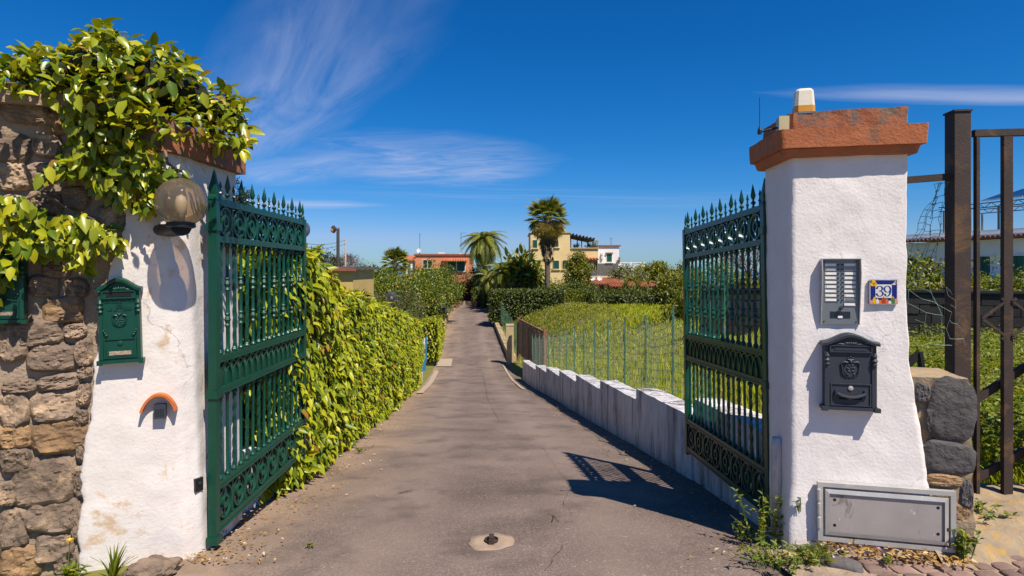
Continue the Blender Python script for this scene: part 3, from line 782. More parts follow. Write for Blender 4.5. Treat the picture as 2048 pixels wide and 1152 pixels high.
sw = thing('stone_wall', 'rubble stone wall overgrown by vine at the left edge', 'wall', LO, LTH)
m = MB()
def wallring(z):
    return [(-1.6, 0.03), (0.36, 0.03), (0.36, 0.5), (-1.6, 0.5)]
plaster_loft(wallring, list(np.linspace(-0.1, 2.48, 50)), [50, 4, 4, 4], 0.020, 12).build('mortar', M['mortar'], sw, 60)
mm = plaster_loft(lambda z: [(-1.6, -0.05), (0.25, -0.04), (0.25, 0.45), (-1.6, 0.45)], [2.46, 2.48, 2.51, 2.54, 2.565], [40, 4, 4, 4], 0.012, 14)
mm.build('coping', M['mortar'], sw, 50)
Z2 = lambda x, y, w, h, k='g': (x*0.6178, 440 + y*0.6178, w*0.6178, h*0.6178, k)
stones = [Z2(205,290,120,85,'t'), Z2(115,365,175,75), Z2(240,360,68,48), Z2(35,400,90,110), Z2(170,447,148,88), Z2(268,430,52,84), Z2(190,525,132,46), Z2(60,540,105,42), Z2(40,618,92,112), Z2(178,605,156,92), Z2(190,703,172,104,'t'), Z2(45,705,105,74,'t'), Z2(45,780,95,76), Z2(268,566,44,70), Z2(145,848,196,146), Z2(256,850,44,96), Z2(18,890,74,70), Z2(165,955,170,112), Z2(38,1000,96,128), Z2(172,1064,120,92), Z2(66,1112,140,100,'t'), Z2(205,1118,70,60), Z2(140,215,96,66), Z2(243,980,40,110), Z2(270,495,44,40), Z2(258,640,44,50), Z2(262,740,36,70), Z2(180,160,90,50),
          Z2(245,220,70,60), (20,295,74,58,'g'), (92,290,58,44,'g'), (120,245,62,42,'t'), (24,352,74,52,'g'), (78,345,52,40,'g'), (225,430,54,40,'g'), (90,405,64,42,'g'), (50,225,90,40,'g'), (150,335,60,50,'g'), (150,395,50,44,'g'), (30,420,60,54,'g'), (165,455,56,44,'g'), (215,330,40,50,'g'), (200,270,50,40,'g'), (110,455,50,40,'g'),
          (-50,300,80,90,'g'), (-55,420,80,100,'g'), (-60,680,90,80,'g'), (-60,780,90,90,'t'), (-50,880,80,90,'g'), (-60,990,100,100,'g'), (-50,1090,110,90,'g'), (-150,700,90,200,'g'), (-150,900,90,150,'t'), (-150,400,90,200,'g'), (-150,1080,90,150,'g'), (-55,220,80,50,'g')]
for i, (px, py, w, h, k) in enumerate(stones):
    put_stone(sw, px, py, w*1.10, h*1.10, 0.040, i + 1, M['stone_tan' if k == 't' else 'stone_grey'], random.uniform(-0.14, 0.14), 18, 16, Lw, 0.0, 0.012)
# boulder at the foot of the left pillar
m = MB()
def bf(u, v):
    a, b = u*2*pi, (v-0.5)*pi
    r = 0.085*(1 + 0.35*nz((cos(a)*cos(b)*1.5, sin(a)*cos(b)*1.5, sin(b)*1.5), 1, 3) + 0.14*nz((cos(a)*cos(b)*5, sin(a)*cos(b)*5, sin(b)*5), 1, 3))
    return (r*1.5*cos(a)*cos(b), r*1.0*sin(a)*cos(b), r*0.75*sin(b))
m.grid(bf, 36, 22)
o = tag(m.build('boulder', M['stone_grey'], None, 40), 'grey boulder at the foot of the left white pillar', 'rock'); o.location = P(305, 1140, 3.17) ; o.rotation_euler = (0, 0, 0.3)

# ------------------------------------------------------------------ low walls
def seg_wall(parent, name, ya, yb, o0, th, tops, mat, seed):
    """a piece of wall following the drive from ya to yb, top height above ground at both ends"""
    def rr(y):
        x = dc(y) + o0; g = zr(y); k = (y-ya)/(yb-ya); tz = g + tops[0] + (tops[1]-tops[0])*k
        rs = []
        for (dx, z) in [(0, g-0.15 + (tz-g+0.15)*q/8) for q in range(9)] + [(th*0.5, tz + 0.006), (th, tz), (th, g - 0.15)]:
            p = Vector((x+dx, y, z)); e = 0.008*nz(p, 5, seed) + 0.005*nz(p, 14, seed)
            rs.append(p + Vector((e, 0, e*0.6)))
        return rs
    mm = MB(); mm.loft([rr(y) for y in np.linspace(ya, yb, max(6, int((yb-ya)/0.12)))], True)
    return mm.build(name, mat, parent, 40)
st = thing('stepped_wall', 'low white stepped wall sloping down beside the drive', 'wall')
edges = [3.98, 5.42, 7.18, 9.10, 11.1, 13.1, 15.2, 17.5, 21.5]
for i in range(len(edges)-1):
    a, b = edges[i] + 0.002, edges[i+1] - 0.002
    near, far = (0.56, 0.69) if i else (0.62, 0.72)
    seg_wall(st, 'wall_section', a, b, 1.72 if i else 1.74, 0.26, (near, far), M['plaster_wall'], i)
# white digit 7 marker on a wall section
def ribbon(pts, wfun, y, mb, thick=0.004):
    pts = [Vector((p[0], p[1])) for p in pts]; vs = []
    for i, p in enumerate(pts):
        t = (pts[min(i+1, len(pts)-1)] - pts[max(i-1, 0)]).normalized(); nn = Vector((-t.y, t.x)); w = wfun(t, i/(len(pts)-1))
        for s in (-1, 1):
            q = p + nn*w*s/2; vs.append((q.x, y, q.y))
    mb.add(vs, [(2*i, 2*i+1, 2*i+3, 2*i+2) for i in range(len(pts)-1)])
m = MB(); ribbon([(-0.035, 0.05), (0.035, 0.05)], lambda t, u: 0.02, 0, m); ribbon([(0.03, 0.055), (0.0, -0.05)], lambda t, u: 0.02, -0.001, m)
yy = 8.85; o = m.build('number_mark', M['white_wall'], st); o.location = (dc(yy) + 1.69, yy, zr(yy) + 0.52); o.rotation_euler = (0, 0, radians(-86))
lw = thing('low_wall', 'low white wall under the hedge behind the left gate leaf', 'wall')
seg_wall(lw, 'wall_section', 4.08, 21.0, -1.98, 0.16, (0.42, 0.30), M['plaster_wall'], 21)
kl = thing('kerb_wall', 'low ochre kerb wall on the left of the far drive', 'kerb wall')
for i, (a, b, h0, h1) in enumerate([(30, 35, 0.55, 0.42), (35.02, 42, 0.40, 0.36), (42.02, 54, 0.36, 0.32)]):
    seg_wall(kl, 'kerb_section', a, b, -half(a) - 0.28, 0.26, (h0, h1), M['kerb'], 30 + i)
kr = thing('kerb_wall', 'low ochre kerb wall on the right of the far drive', 'kerb wall')
for i, (a, b) in enumerate([(27.3, 33), (33.02, 40), (40.02, 54)]):
    seg_wall(kr, 'kerb_section', a, b, half(a) + 0.02, 0.28, (0.34, 0.30), M['kerb'], 40 + i)

# ------------------------------------------------------------------ iron gates
def gate(label, loc, yaw, tilt, near_cap=True):
    LN = 1.60
    g = thing('iron_gate', label, 'gate', loc, yaw, 'open green iron gate leaves')
    g.rotation_euler = (0, tilt, yaw)
    G = M['green_iron']
    def part(name, mb, sm=40): return mb.build(name, G, g, sm)
    # posts
    m = MB(); m.box((0, 0, 1.01), (0.048, 0.048, 2.02)); m.loft([[Vector((x*w, y*w, z)) for x, y in ((-1,-1),(1,-1),(1,1),(-1,1))] for w, z in ((0.028, 2.02), (0.028, 2.035), (0.018, 2.05), (0.024, 2.085), (0.014, 2.13), (0.003, 2.20))]); part('hinge_post', m)
    for z in (0.02, 0.875, 1.86):
        m = MB(); m.box((0, 0, z), (0.066, 0.066, 0.045)); part('hinge_collar', m)
    m = MB(); m.box((LN, 0, 1.03), (0.05, 0.045, 2.02)); m.lathe([(0.014, 2.04), (0.016, 2.06), (0.006, 2.075), (0.012, 2.10), (0.001, 2.18)], 8, (LN, 0, 0)); part('closing_stile', m)
    for z, h in ((0.075, 0.045), (0.325, 0.04), (0.885, 0.042), (1.075, 0.042), (1.79, 0.04), (2.01, 0.042)):
        m = MB(); m.box((LN/2, 0, z), (LN - 0.056, 0.038, h)); m.box((LN/2, 0, z - h*0.36), (LN - 0.056, 0.052, 0.010)); part('rail', m)
    nb = 16; dx = (LN - 0.056)/nb; x0 = 0.028
    def twist(z0, z1):
        mm = MB(); n = 44; rings = []
        for i in range(n+1):
            t = i/n; a = t*2*pi*(z1-z0)/0.30; e = 1.0 if 0.04 < t < 0.96 else 0.7
            rings.append([Vector((0.0125*e*cos(a + q*pi/2), 0.0125*e*sin(a + q*pi/2), z0 + (z1-z0)*t)) for q in range(4)])
        mm.loft(rings)
        for z in (z0, z1 - 0.03): mm.lathe([(0.018, z), (0.021, z+0.012), (0.012, z+0.03)], 8)
        return mm.mesh('twisted_bar', G, 30)
    def balus(z0, z1, knots):
        prof = [(0.017, z0), (0.020, z0+0.012), (0.010, z0+0.03)]
        for k in knots:
            prof += [(0.0105, k-0.05), (0.018, k-0.035), (0.012, k-0.022), (0.021, k), (0.012, k+0.022), (0.018, k+0.035), (0.0105, k+0.05)]
        prof += [(0.010, z1-0.03), (0.018, z1-0.012), (0.016, z1)]
        return MB().lathe(prof, 8).mesh('turned_bar', G, 40)
    tu, tl = twist(1.097, 1.769), twist(0.346, 0.863)
    bu, bl = balus(1.097, 1.769, [1.30, 1.52]), balus(0.346, 0.863, [])
    # tall spear and short pin
    spear = MB(); spear.lathe([(0.013, 2.031), (0.013, 2.042), (0.006, 2.048), (0.008, 2.055), (0.019, 2.068), (0.008, 2.080), (0.006, 2.088), (0.011, 2.095), (0.018, 2.115), (0.009, 2.16), (0.001, 2.195)], 8); spear = spear.mesh('spear_finial', G, 40)
    pin = MB(); pin.lathe([(0.007, 2.031), (0.007, 2.06), (0.013, 2.067), (0.006, 2.076), (0.006, 2.10), (0.010, 2.106), (0.002, 2.14)], 6); pin = pin.mesh('pin_finial', G, 40)
    for i in range(nb):
        x = x0 + dx*(i + 0.5)
        for me in ((tu, tl) if i % 2 == 0 else (bu, bl)):
            o = link(me.name, me, g); o.location = (x, 0, 0); bx_, by_ = random.gauss(0, 0.004), random.gauss(0, 0.004); o.rotation_euler = (bx_, by_, 0); o.location = (x - by_*(0.6 if me in (tl, bl) else 1.43), bx_*(0.6 if me in (tl, bl) else 1.43), 0)
        o = link('pin_finial' if i % 2 == 0 else 'spear_finial', pin if i % 2 == 0 else spear, g); bx_, by_ = random.gauss(0, 0.02), random.gauss(0, 0.02); o.rotation_euler = (bx_, by_, 0); o.location = (x - by_*2.03, bx_*2.03, 0)
    # ring friezes
    pitch = (LN - 0.056)/8
    for zc, H in ((1.90, 0.176), (0.20, 0.20)):
        oring = MB().ring((0, 0, 0), H/2 - 0.006, 0, 28, 4, pitch/2 - 0.012, flat=(0.026, 0.011)).mesh('scroll_ring', G, 40)
        iring = MB().ring((0, 0, 0), 0.034, 0, 18, 4, 0.030, flat=(0.030, 0.014))
        iring.bar((0, 0, 0.034), (0, 0, H/2), 0.012, 0.012); iring.bar((0, 0, -H/2), (0, 0, -0.034), 0.012, 0.012)
        iring = iring.mesh('inner_ring', G, 40)
        sp = MB().box((0, 0, 0), (0.013, 0.024, H)).mesh('frieze_strut', G)
        for k in range(8):
            x = x0 + pitch*(k + 0.5)
            o = link('scroll_ring', oring, g); o.location = (x, 0, zc)
            o = link('inner_ring', iring, g); o.location = (x, 0, zc); o.rotation_euler = (0, random.gauss(0, 0.03), random.gauss(0, 0.02))
            if k:
                o = link('frieze_strut', sp, g); o.location = (x - pitch/2, 0, zc)
    # arcade band
    m = MB(); m.box((LN/2, 0.0, 0.98), (LN - 0.06, 0.008, 0.15)); part('arcade_plate', m)
    am = MB(); R = pitch*0.98
    for s in (-1, 1):
        rings = []
        for q in range(13):
            a = pi*q/12; c = Vector((s*pitch*0.0 - R*0.5*cos(a)*1.0, 0, -0.074 + 0.14*sin(a)))
            u = Vector((-cos(a), 0, sin(a)))
            rings.append([c + u*(i*0.005) + Vector((0, j*0.014, 0)) for i, j in ((-1,-1),(1,-1),(1,1),(-1,1))])
        am.loft(rings); break
    am = am.mesh('arch', G, 40)
    for k in range(8):
        o = link('arch', am, g); o.location = (x0 + pitch*(k+0.5), 0, 0.98)
        if k < 7:
            o = link('arch', am, g); o.location = (x0 + pitch*(k+1.0), 0.0015, 0.9795)
    return g
gl = gate('green iron gate leaf with its hinge on the left pillar', (-1.752, 3.53, 0.0), atan2(1.64, -0.038), 0.0)
gr = gate('green iron gate leaf with its hinge on the right pillar', (1.632, 3.785, 0.0), atan2(1.62, -0.05), radians(2.2))
# ------------------------------------------------------------------ text helper
def text_mesh(body, size, mat, depth=0.002):
    cu = bpy.data.curves.new('txt', 'FONT'); cu.body = body; cu.size = size; cu.extrude = depth; cu.align_x = 'CENTER'; cu.align_y = 'CENTER'
    cu.offset = 0.0006
    ob = bpy.data.objects.new('txt', cu); COL.objects.link(ob)
    bpy.context.view_layer.update()
    me = bpy.data.meshes.new_from_object(ob.evaluated_get(bpy.context.evaluated_depsgraph_get()))
    bpy.data.objects.remove(ob)
    me.materials.clear(); me.materials.append(mat)
    me.transform(Matrix.Rotation(pi/2, 4, 'X'))
    return me

# ------------------------------------------------------------------ mailboxes
def arch_poly(w, z0, z1, rise, n=12):
    """outline with an arched head: flat shoulders then a curve"""
    pts = [(-w/2, z0), (w/2, z0), (w/2, z1)]
    for k in range(1, n):
        t = k/n; x = w/2 - w*t
        pts.append((x, z1 + rise*(0.5 - 0.5*cos(2*pi*t))))
    pts.append((-w/2, z1))
    return pts
def crest(mb, s, y):
    """heraldic relief: shield with mantling, helmet and crown"""
    pts = []
    for a in np.linspace(0, 2*pi, 25)[:-1]:
        x = cos(a); z = sin(a); k = 1.0 if z > 0 else 1.0
        pts.append((0.62*s*x*(1 if z > -0.2 else (1 + z*0.25)), 0.72*s*z - 0.15*s))
    mb.prism(pts, y, y - 0.006)
    for sx in (-1, 1):
        mb.tube([(sx*0.25*s, y-0.005, 0.62*s), (sx*0.6*s, y-0.008, 0.70*s), (sx*0.88*s, y-0.006, 0.52*s)], [0.10*s, 0.13*s, 0.06*s], 6)
        mb.tube([(sx*0.84*s, y-0.004, 0.5*s), (sx*0.76*s, y-0.006, 0.0), (sx*0.70*s, y-0.005, -0.5*s), (sx*0.30*s, y-0.004, -0.9*s)], [0.07*s, 0.09*s, 0.07*s, 0.04*s], 6)
        for k in range(4):
            mb.ball((sx*(0.18 + 0.12*(k % 2))*s, y-0.006, (0.35 - 0.3*k)*s), 0.12*s, 6, 4)
    mb.ball((0, y-0.006, 0.72*s), 0.20*s, 8, 5)
    mb.tube([(-0.28*s, y-0.006, 0.92*s), (0.28*s, y-0.006, 0.92*s)], 0.07*s, 6)
    for k in (-1, 0, 1): mb.ball((k*0.2*s, y-0.006, (1.10 + (0.12 if k == 0 else 0))*s), 0.08*s, 6, 4)
    for k in range(6):
        mb.ball((0.28*s*cos(k), y-0.007, -0.2*s + 0.35*s*sin(k*1.7)), 0.09*s, 6, 4)
def mailbox(t, W, H, D, mat, style, text=False):
    G = mat
    b0 = 0.05*H; sh = 0.86*H; bw = W*0.90
    m = MB(); m.prism(arch_poly(bw, b0, sh, H*0.11), 0, -D); m.build('body', G, t)
    m = MB()   # hood: an arched strip overhanging the front
    out = arch_poly(W*1.0, sh - 0.012, sh, H*0.115)[2:]; n = len(out)
    rings = []
    for i, (x, z) in enumerate(out):
        k = 1 - abs(i/(n-1)*2 - 1)
        rings.append([Vector((x, 0.0, z)), Vector((x, -D-0.018, z)), Vector((x, -D-0.020, z + 0.014)), Vector((x, -D-0.010, z+0.022)), Vector((x, 0, z+0.022))])
    m.loft(rings); m.build('hood', G, t, 40)
    m = MB(); m.box((0, -D/2 - 0.004, b0/2 + 0.004), (W*1.0, D + 0.016, b0*0.8)); m.box((0, -D/2 - 0.002, b0*0.95), (W*0.95, D + 0.008, b0*0.3)); m.build('base_moulding', G, t)
    for s in (-1, 1):
        m = MB(); m.box((s*bw*0.455, -D-0.003, (b0+sh)/2 - 0.02), (bw*0.09, 0.008, sh-b0-0.05)); m.box((s*W*0.455, -D-0.007, b0*0.55), (bw*0.12, 0.022, b0*1.1))
        zc = sh*0.80
        m.lathe([(0.010, zc-0.035), (0.015, zc-0.03), (0.010, zc-0.02), (0.017, zc-0.008), (0.009, zc+0.004), (0.014, zc+0.016), (0.004, zc+0.035)], 8, (s*bw*0.46, -D-0.006, 0)); m.build('pilaster', G, t, 40)
    # letter slot with flap frame
    zs = sh*0.955
    m = MB(); m.box((0, -D-0.002, zs), (bw*0.78, 0.006, H*0.075))
    for dz in (-1, 1): m.box((0, -D-0.006, zs + dz*H*0.04), (bw*0.82, 0.012, 0.006))
    for s in (-1, 1): m.box((s*bw*0.40, -D-0.006, zs), (0.006, 0.0118, H*0.08))
    m.build('slot_frame', G, t)
    m = MB(); m.box((0, -D-0.0055, zs), (bw*0.62, 0.004, H*0.045)); m.build('letter_slot', M['dark_slot'] if style == 'green' else G, t)
    m = MB()    # palmette
    for k in range(-2, 3):
        m.tube([(0, -D-0.004, zs + H*0.045), (k*0.012, -D-0.010, zs + H*0.075), (k*0.017, -D-0.006, zs + H*(0.095 - 0.008*abs(k)))], [0.005, 0.007, 0.003], 6)
    for s in (-1, 1): m.tube([(s*0.01, -D-0.006, zs + H*0.05), (s*bw*0.2, -D-0.006, zs + H*0.062), (s*bw*0.34, -D-0.005, zs + H*0.045)], [0.007, 0.006, 0.003], 6)
    m.build('palmette', G, t, True)
    m = MB(); crest(m, W*0.19, -D); o = m.build('crest', G, t, 50); o.location.z = H*(0.52 if text else 0.56)
    # door
    dz0, dz1 = b0 + H*0.03, H*(0.30 if style == 'green' else 0.36); dw = bw*0.76
    m = MB(); m.box((0, -D-0.001, (dz0+dz1)/2), (dw, 0.006, dz1-dz0))
    for z in (dz0, dz1): m.box((0, -D-0.005, z), (dw + 0.008, 0.010, 0.006))
    for s in (-1, 1): m.box((s*dw/2, -D-0.005, (dz0+dz1)/2), (0.006, 0.0098, dz1-dz0))
    d = m.build('door', G, t)
    m = MB(); zc = H*(0.25 if style == 'green' else 0.305)
    rings = [[Vector((r*cos(2*pi*k/14), y, zc + r*sin(2*pi*k/14))) for k in range(14)] for r, y in ((0.013, -D-0.003), (0.013, -D-0.009), (0.008, -D-0.011), (0.003, -D-0.0112))]
    m.loft(rings); m.build('lock', M['alu'] if style != 'green' else G, d, 40)
    if style == 'green':
        zc = b0 + H*0.085
        m = MB(); m.box((0, -D-0.005, zc), (dw*0.86, 0.008, H*0.085)); m.build('window_frame', G, d)
        m = MB(); m.box((0, -D-0.009, zc), (dw*0.70, 0.004, H*0.045)); m.build('viewing_slot', M['mortar'], d)
        for s in (-1, 1):
            m = MB()
            for k in range(3): m.ball((s*bw*0.33 + s*0.006*k, -D-0.003, H*0.345 + 0.012*k), 0.009 - 0.001*k, 6, 5)
            m.build('corner_ornament', G, t, True)
    else:
        zc = H*0.20
        pts = [(x*dw*0.36, -D-0.014 - 0.006*(1-x*x), zc + 0.020*x*x - 0.004) for x in np.linspace(-1, 1, 13)]
        m = MB(); m.tube(pts, 0.009, 6); 
        for s in (-1, 1): m.box((s*dw*0.37, -D-0.008, zc + 0.018), (0.014, 0.018, 0.034))
        m.build('handle', G, d, 40)
        m = MB()
        for s in (-1, 1): m.box((s*dw*0.17, -D-0.0052, zc - 0.014), (dw*0.24, 0.003, 0.010))
        m.build('vent_slot', M['dark_slot'], d)
    if text:
        for body, z, sz in (('CASSETTA', 0.745, 0.030), ('PER', 0.695, 0.018), ('LE LETTERE', 0.648, 0.022)):
            o = link('lettering', text_mesh(body, sz, G, 0.0018), t); o.location = (0, -D-0.0015, H*z)
s0, zb = Rw(1640, 820); s1, _ = Rw(1750, 820)
t = Rthing('mailbox', 'anthracite grey mailbox with crest on the right pillar', 'mailbox', (s0+s1)/2, EYE - (820-542)/F*3.38, 0.006)
mailbox(t, 0.292, 0.425, 0.048, M['dark_box'], 'dark')
s0, _ = Lw(202, 700); s1, _ = Lw(292, 700)
t = Lthing('mailbox', 'green mailbox with raised lettering on the white left pillar', 'mailbox', (s0+s1)/2, 1.10, 0.020)
t.rotation_euler = (0, radians(-1.5), LTH)
mailbox(t, s1-s0, 0.455, 0.045, M['green_box'], 'green', True)
s1, _ = Lw(62, 600)
t = Lthing('mailbox', 'green mailbox half cut off by the left edge under the vine', 'mailbox', s1 - 0.11, 1.33, 0.0)
mailbox(t, 0.215, 0.40, 0.05, M['green_box'], 'green', True)

# ------------------------------------------------------------------ intercom
s0, z0 = Rw(1640, 648); s1, z1 = Rw(1718, 517)
iw, ih = s1-s0, z1-z0
t = Rthing('intercom', 'grey metal intercom panel with rows of name plates', 'intercom', (s0+s1)/2, z0, 0.004)
m = MB()   # hood: side cheeks deepest at the top
for s in (-1, 1):
    m.add([(s*iw/2, 0, 0), (s*iw/2, -0.012, 0), (s*iw/2, -0.046, ih*0.80), (s*iw/2, -0.038, ih), (s*iw/2, 0, ih), (s*(iw/2-0.004), 0, 0), (s*(iw/2-0.004), -0.012, 0), (s*(iw/2-0.004), -0.046, ih*0.80), (s*(iw/2-0.004), -0.038, ih), (s*(iw/2-0.004), 0, ih)], [(0,1,2,3,4), (9,8,7,6,5), (0,5,6,1), (1,6,7,2), (2,7,8,3), (3,8,9,4)])
m.box((0, -0.0195, ih-0.002), (iw - 0.002, 0.039, 0.004))
m.build('hood', M['alu'], t)
m = MB(); m.box((0, -0.004, ih/2), (iw-0.009, 0.010, ih-0.006)); m.build('panel', M['grey_panel'], t)
row = ih*0.60/9
for c in (-1, 1):
    for r in range(9 if c < 0 else 10):
        z = ih*0.905 - row*r
        m = MB(); m.box((c*iw*0.245, -0.0105, z), (iw*0.30, 0.004, row*0.72)); fo = m.build('plate_frame', M['alu'], t)
        dark = (c > 0 and r in (1, 8))
        m = MB(); m.box((c*iw*0.245 + (0.002*((r*7) % 3 - 1)), -0.0128, z), (iw*0.265*(1 if (r*5+c) % 4 else 0.88), 0.002, row*0.48)); m.build('name_plate', M['grey_panel'] if dark else M['name_plate'], fo)
        if r < 9:
            rings = [[Vector((c*iw*0.052 + 0.0042*cos(2*pi*k/8), y, z + 0.0042*sin(2*pi*k/8))) for k in range(8)] for y in (-0.009, -0.016)]
            MB().loft(rings).build('call_button', M['black'], t)
m = MB()
for k in range(8): m.box((0, -0.0095, ih*0.10 + k*0.0050), (iw*0.52, 0.0022, 0.0024))
m.build('speaker_grille', M['dark_slot'], t)
m = MB(); m.box((0.0, -0.0112, ih*0.115), (iw*0.12, 0.003, 0.012)); m.build('maker_label', M['name_plate'], t)
m = MB(); m.tube([(0.004, -0.008, ih*0.245), (0.004, -0.030, ih*0.262)], [0.009, 0.010], 10); m.build('key_knob', M['black'], t, 40)
for x in (-1, 1):
    for z in (0.045, 0.955):
        MB().ball((x*iw*0.41, -0.0095, ih*z), 0.004, 8, 5).build('screw', M['black'], t, True)

# ------------------------------------------------------------------ house number tile
s0, z0 = Rw(1737, 608); s1, z1 = Rw(1793, 559)
tw, th = s1-s0, z1-z0
t = Rthing('number_tile', 'blue ceramic house number tile reading 39', 'house number', (s0+s1)/2, z0, 0.006)
TC = {k: pmat('glaze_'+k, c, tuple(x*0.85 for x in c), 30, 0.18, 0, spec=0.6) for k, c in dict(blue=(0.004, 0.008, 0.19), white=(0.72, 0.68, 0.62), ink=(0.01, 0.045, 0.19), yellow=(0.80, 0.42, 0.01), orange=(0.75, 0.14, 0.02), red=(0.42, 0.04, 0.03), green=(0.03, 0.2, 0.04), pink=(0.6, 0.3, 0.25)).items()}
m = MB(); m.box((0, -0.004, th/2), (tw, 0.012, th)); tile = m.build('tile', TC['blue'], t)
m = MB()
for z in (0.002, th - 0.002): m.box((0, -0.0095, z), (tw, 0.003, 0.003))
for x in (-1, 1): m.box((x*(tw/2-0.002), -0.0095, th/2), (0.003, 0.0028, th - 0.006))
m.build('border', TC['white'], t)
px_, pz_ = tw*0.0, th*0.53
m = MB(); m.box((px_, -0.0095, pz_), (tw*0.58, 0.004, th*0.54)); m.build('number_panel', TC['white'], t)
def digit(name, pts, ox):
    mm = MB()
    sm = []
    for i in range(len(pts)-1):
        p0, p1, p2, p3 = (Vector(pts[max(i-1, 0)]), Vector(pts[i]), Vector(pts[i+1]), Vector(pts[min(i+2, len(pts)-1)]))
        for k in range(6):
            u = k/6; sm.append(0.5*((2*p1) + (-p0+p2)*u + (2*p0-5*p1+4*p2-p3)*u*u + (-p0+3*p1-3*p2+p3)*u**3))
    sm.append(Vector(pts[-1]))
    H = th*0.40; W = H*0.62
    ribbon([(p.x*W + ox, p.y*H + pz_) for p in sm], lambda tt, u: 0.0028 + 0.0062*abs(tt.y)**1.5, -0.0122, mm)
    for e in (sm[0], sm[-1]) if name == 'three' else (sm[-1],):
        q = (e.x*W + ox, e.y*H + pz_)
        mm.add([(q[0] + 0.0052*cos(a), -0.0124, q[1] + 0.0052*sin(a)) for a in np.linspace(0, 2*pi, 13)[:-1]], [tuple(range(12))])
    mm.build('digit', TC['ink'], t)
digit('three', [(-0.42, 0.30), (-0.25, 0.47), (0.05, 0.5), (0.33, 0.38), (0.36, 0.22), (0.2, 0.07), (-0.08, 0.02), (0.22, -0.02), (0.43, -0.16), (0.40, -0.36), (0.1, -0.5), (-0.25, -0.47), (-0.45, -0.30)], -tw*0.135)
digit('nine', [(0.38, 0.05), (0.15, -0.08), (-0.18, -0.06), (-0.42, 0.12), (-0.40, 0.36), (-0.1, 0.5), (0.2, 0.48), (0.42, 0.28), (0.43, 0.0), (0.32, -0.3), (0.05, -0.49), (-0.22, -0.46), (-0.34, -0.32)], tw*0.135)
def blob(name, col, pts):
    m = MB(); m.add([(x, -0.0112 - 0.0004*(len(pts) % 3), z) for x, z in pts], [tuple(range(len(pts)))]); m.build(name, TC[col], t)
def circ(cx, cz, r, n=10, sx=1.0): return [(cx + r*sx*cos(a), cz + r*sin(a)) for a in np.linspace(0, 2*pi, n+1)[:-1]]
for dx, dz in ((-0.40, 0.80), (-0.34, 0.87), (-0.36, 0.92), (-0.30, 0.80)): blob('painted_flower', 'yellow', circ(dx*tw, dz*th, 0.0105, 9 + int(dz*10) % 3))
for dx, dz in ((-0.45, 0.92), (-0.28, 0.76)): blob('painted_leaf', 'green', circ(dx*tw, dz*th, 0.006, 7))
blob('painted_bird', 'white', [(0.26*tw, 0.80*th), (0.34*tw, 0.84*th), (0.42*tw, 0.96*th), (0.46*tw, 0.86*th), (0.40*tw, 0.78*th)])
blob('painted_bird', 'orange', circ(0.42*tw, 0.87*th, 0.006, 8))
cols = ['pink', 'yellow', 'white', 'orange', 'red', 'orange', 'white', 'green', 'pink']
for k in range(9):
    x = (-0.44 + 0.11*k)*tw; h = (0.13 + 0.07*((k*5) % 3))*th
    blob('painted_house', cols[k], [(x-0.009, 0.03*th), (x+0.009, 0.03*th), (x+0.0095, 0.03*th+h*0.55), (x, 0.03*th+h), (x-0.0095, 0.03*th+h*0.55)])
    blob('painted_roof', ['orange', 'green', 'red', 'yellow'][k % 4], [(x-0.0095, 0.03*th+h*0.6), (x+0.0095, 0.03*th+h*0.6), (x+0.002, 0.03*th+h*1.08), (x-0.002, 0.03*th+h*1.08)])

# ------------------------------------------------------------------ beacon and antenna on the cap
b = P(1607, 230, 3.50)
t = thing('beacon_lamp', 'white and amber warning beacon on the right pillar cap', 'beacon', (b.x, b.y, 2.508), RTH)
M['amber'] = pmat('amber_lens', (0.60, 0.28, 0.03), None, 9, 0.25, 0)
M['milk'] = pmat('milky_lens', (0.72, 0.66, 0.52), (0.62, 0.56, 0.44), 9, 0.3, 0.1, 60)
def octo(w, d, z, ch=0.3): return [Vector((x*w/2, y*d/2, z)) for x, y in ((-1+ch,-1),(1-ch,-1),(1,-1+ch),(1,1-ch),(1-ch,1),(-1+ch,1),(-1,1-ch),(-1,-1+ch))]
MB().loft([octo(0.112, 0.10, 0), octo(0.110, 0.10, 0.012)]).build('foot', M['grey_panel'], t)
MB().loft([octo(0.110, 0.096, 0.012), octo(0.108, 0.094, 0.048)]).build('amber_band', M['amber'], t)
MB().loft([octo(0.107, 0.093, 0.048), octo(0.095, 0.082, 0.135), octo(0.075, 0.065, 0.148)]).build('lens', M['milk'], t)
a0 = P(1565, 262, 3.50)
t = thing('antenna_box', 'cream receiver box with whip antenna at the cap corner', 'antenna box', (a0.x, a0.y, a0.z - 0.03), RTH)
MB().box((0, 0, 0.055), (0.055, 0.09, 0.105)).build('housing', M['cream_plastic'], t)
MB().tube([(-0.028, 0, 0.05), (-0.075, 0, 0.042), (-0.125, 0, 0.03)], 0.006, 6).build('arm', M['black'], t)
m = MB(); m.lathe([(0.012, 0.018), (0.012, 0.04), (0.005, 0.06), (0.002, 0.07), (0.0018, 0.23), (0.003, 0.232), (0.001, 0.236)], 8, (-0.125, 0, 0)); m.build('whip', M['black'], t)

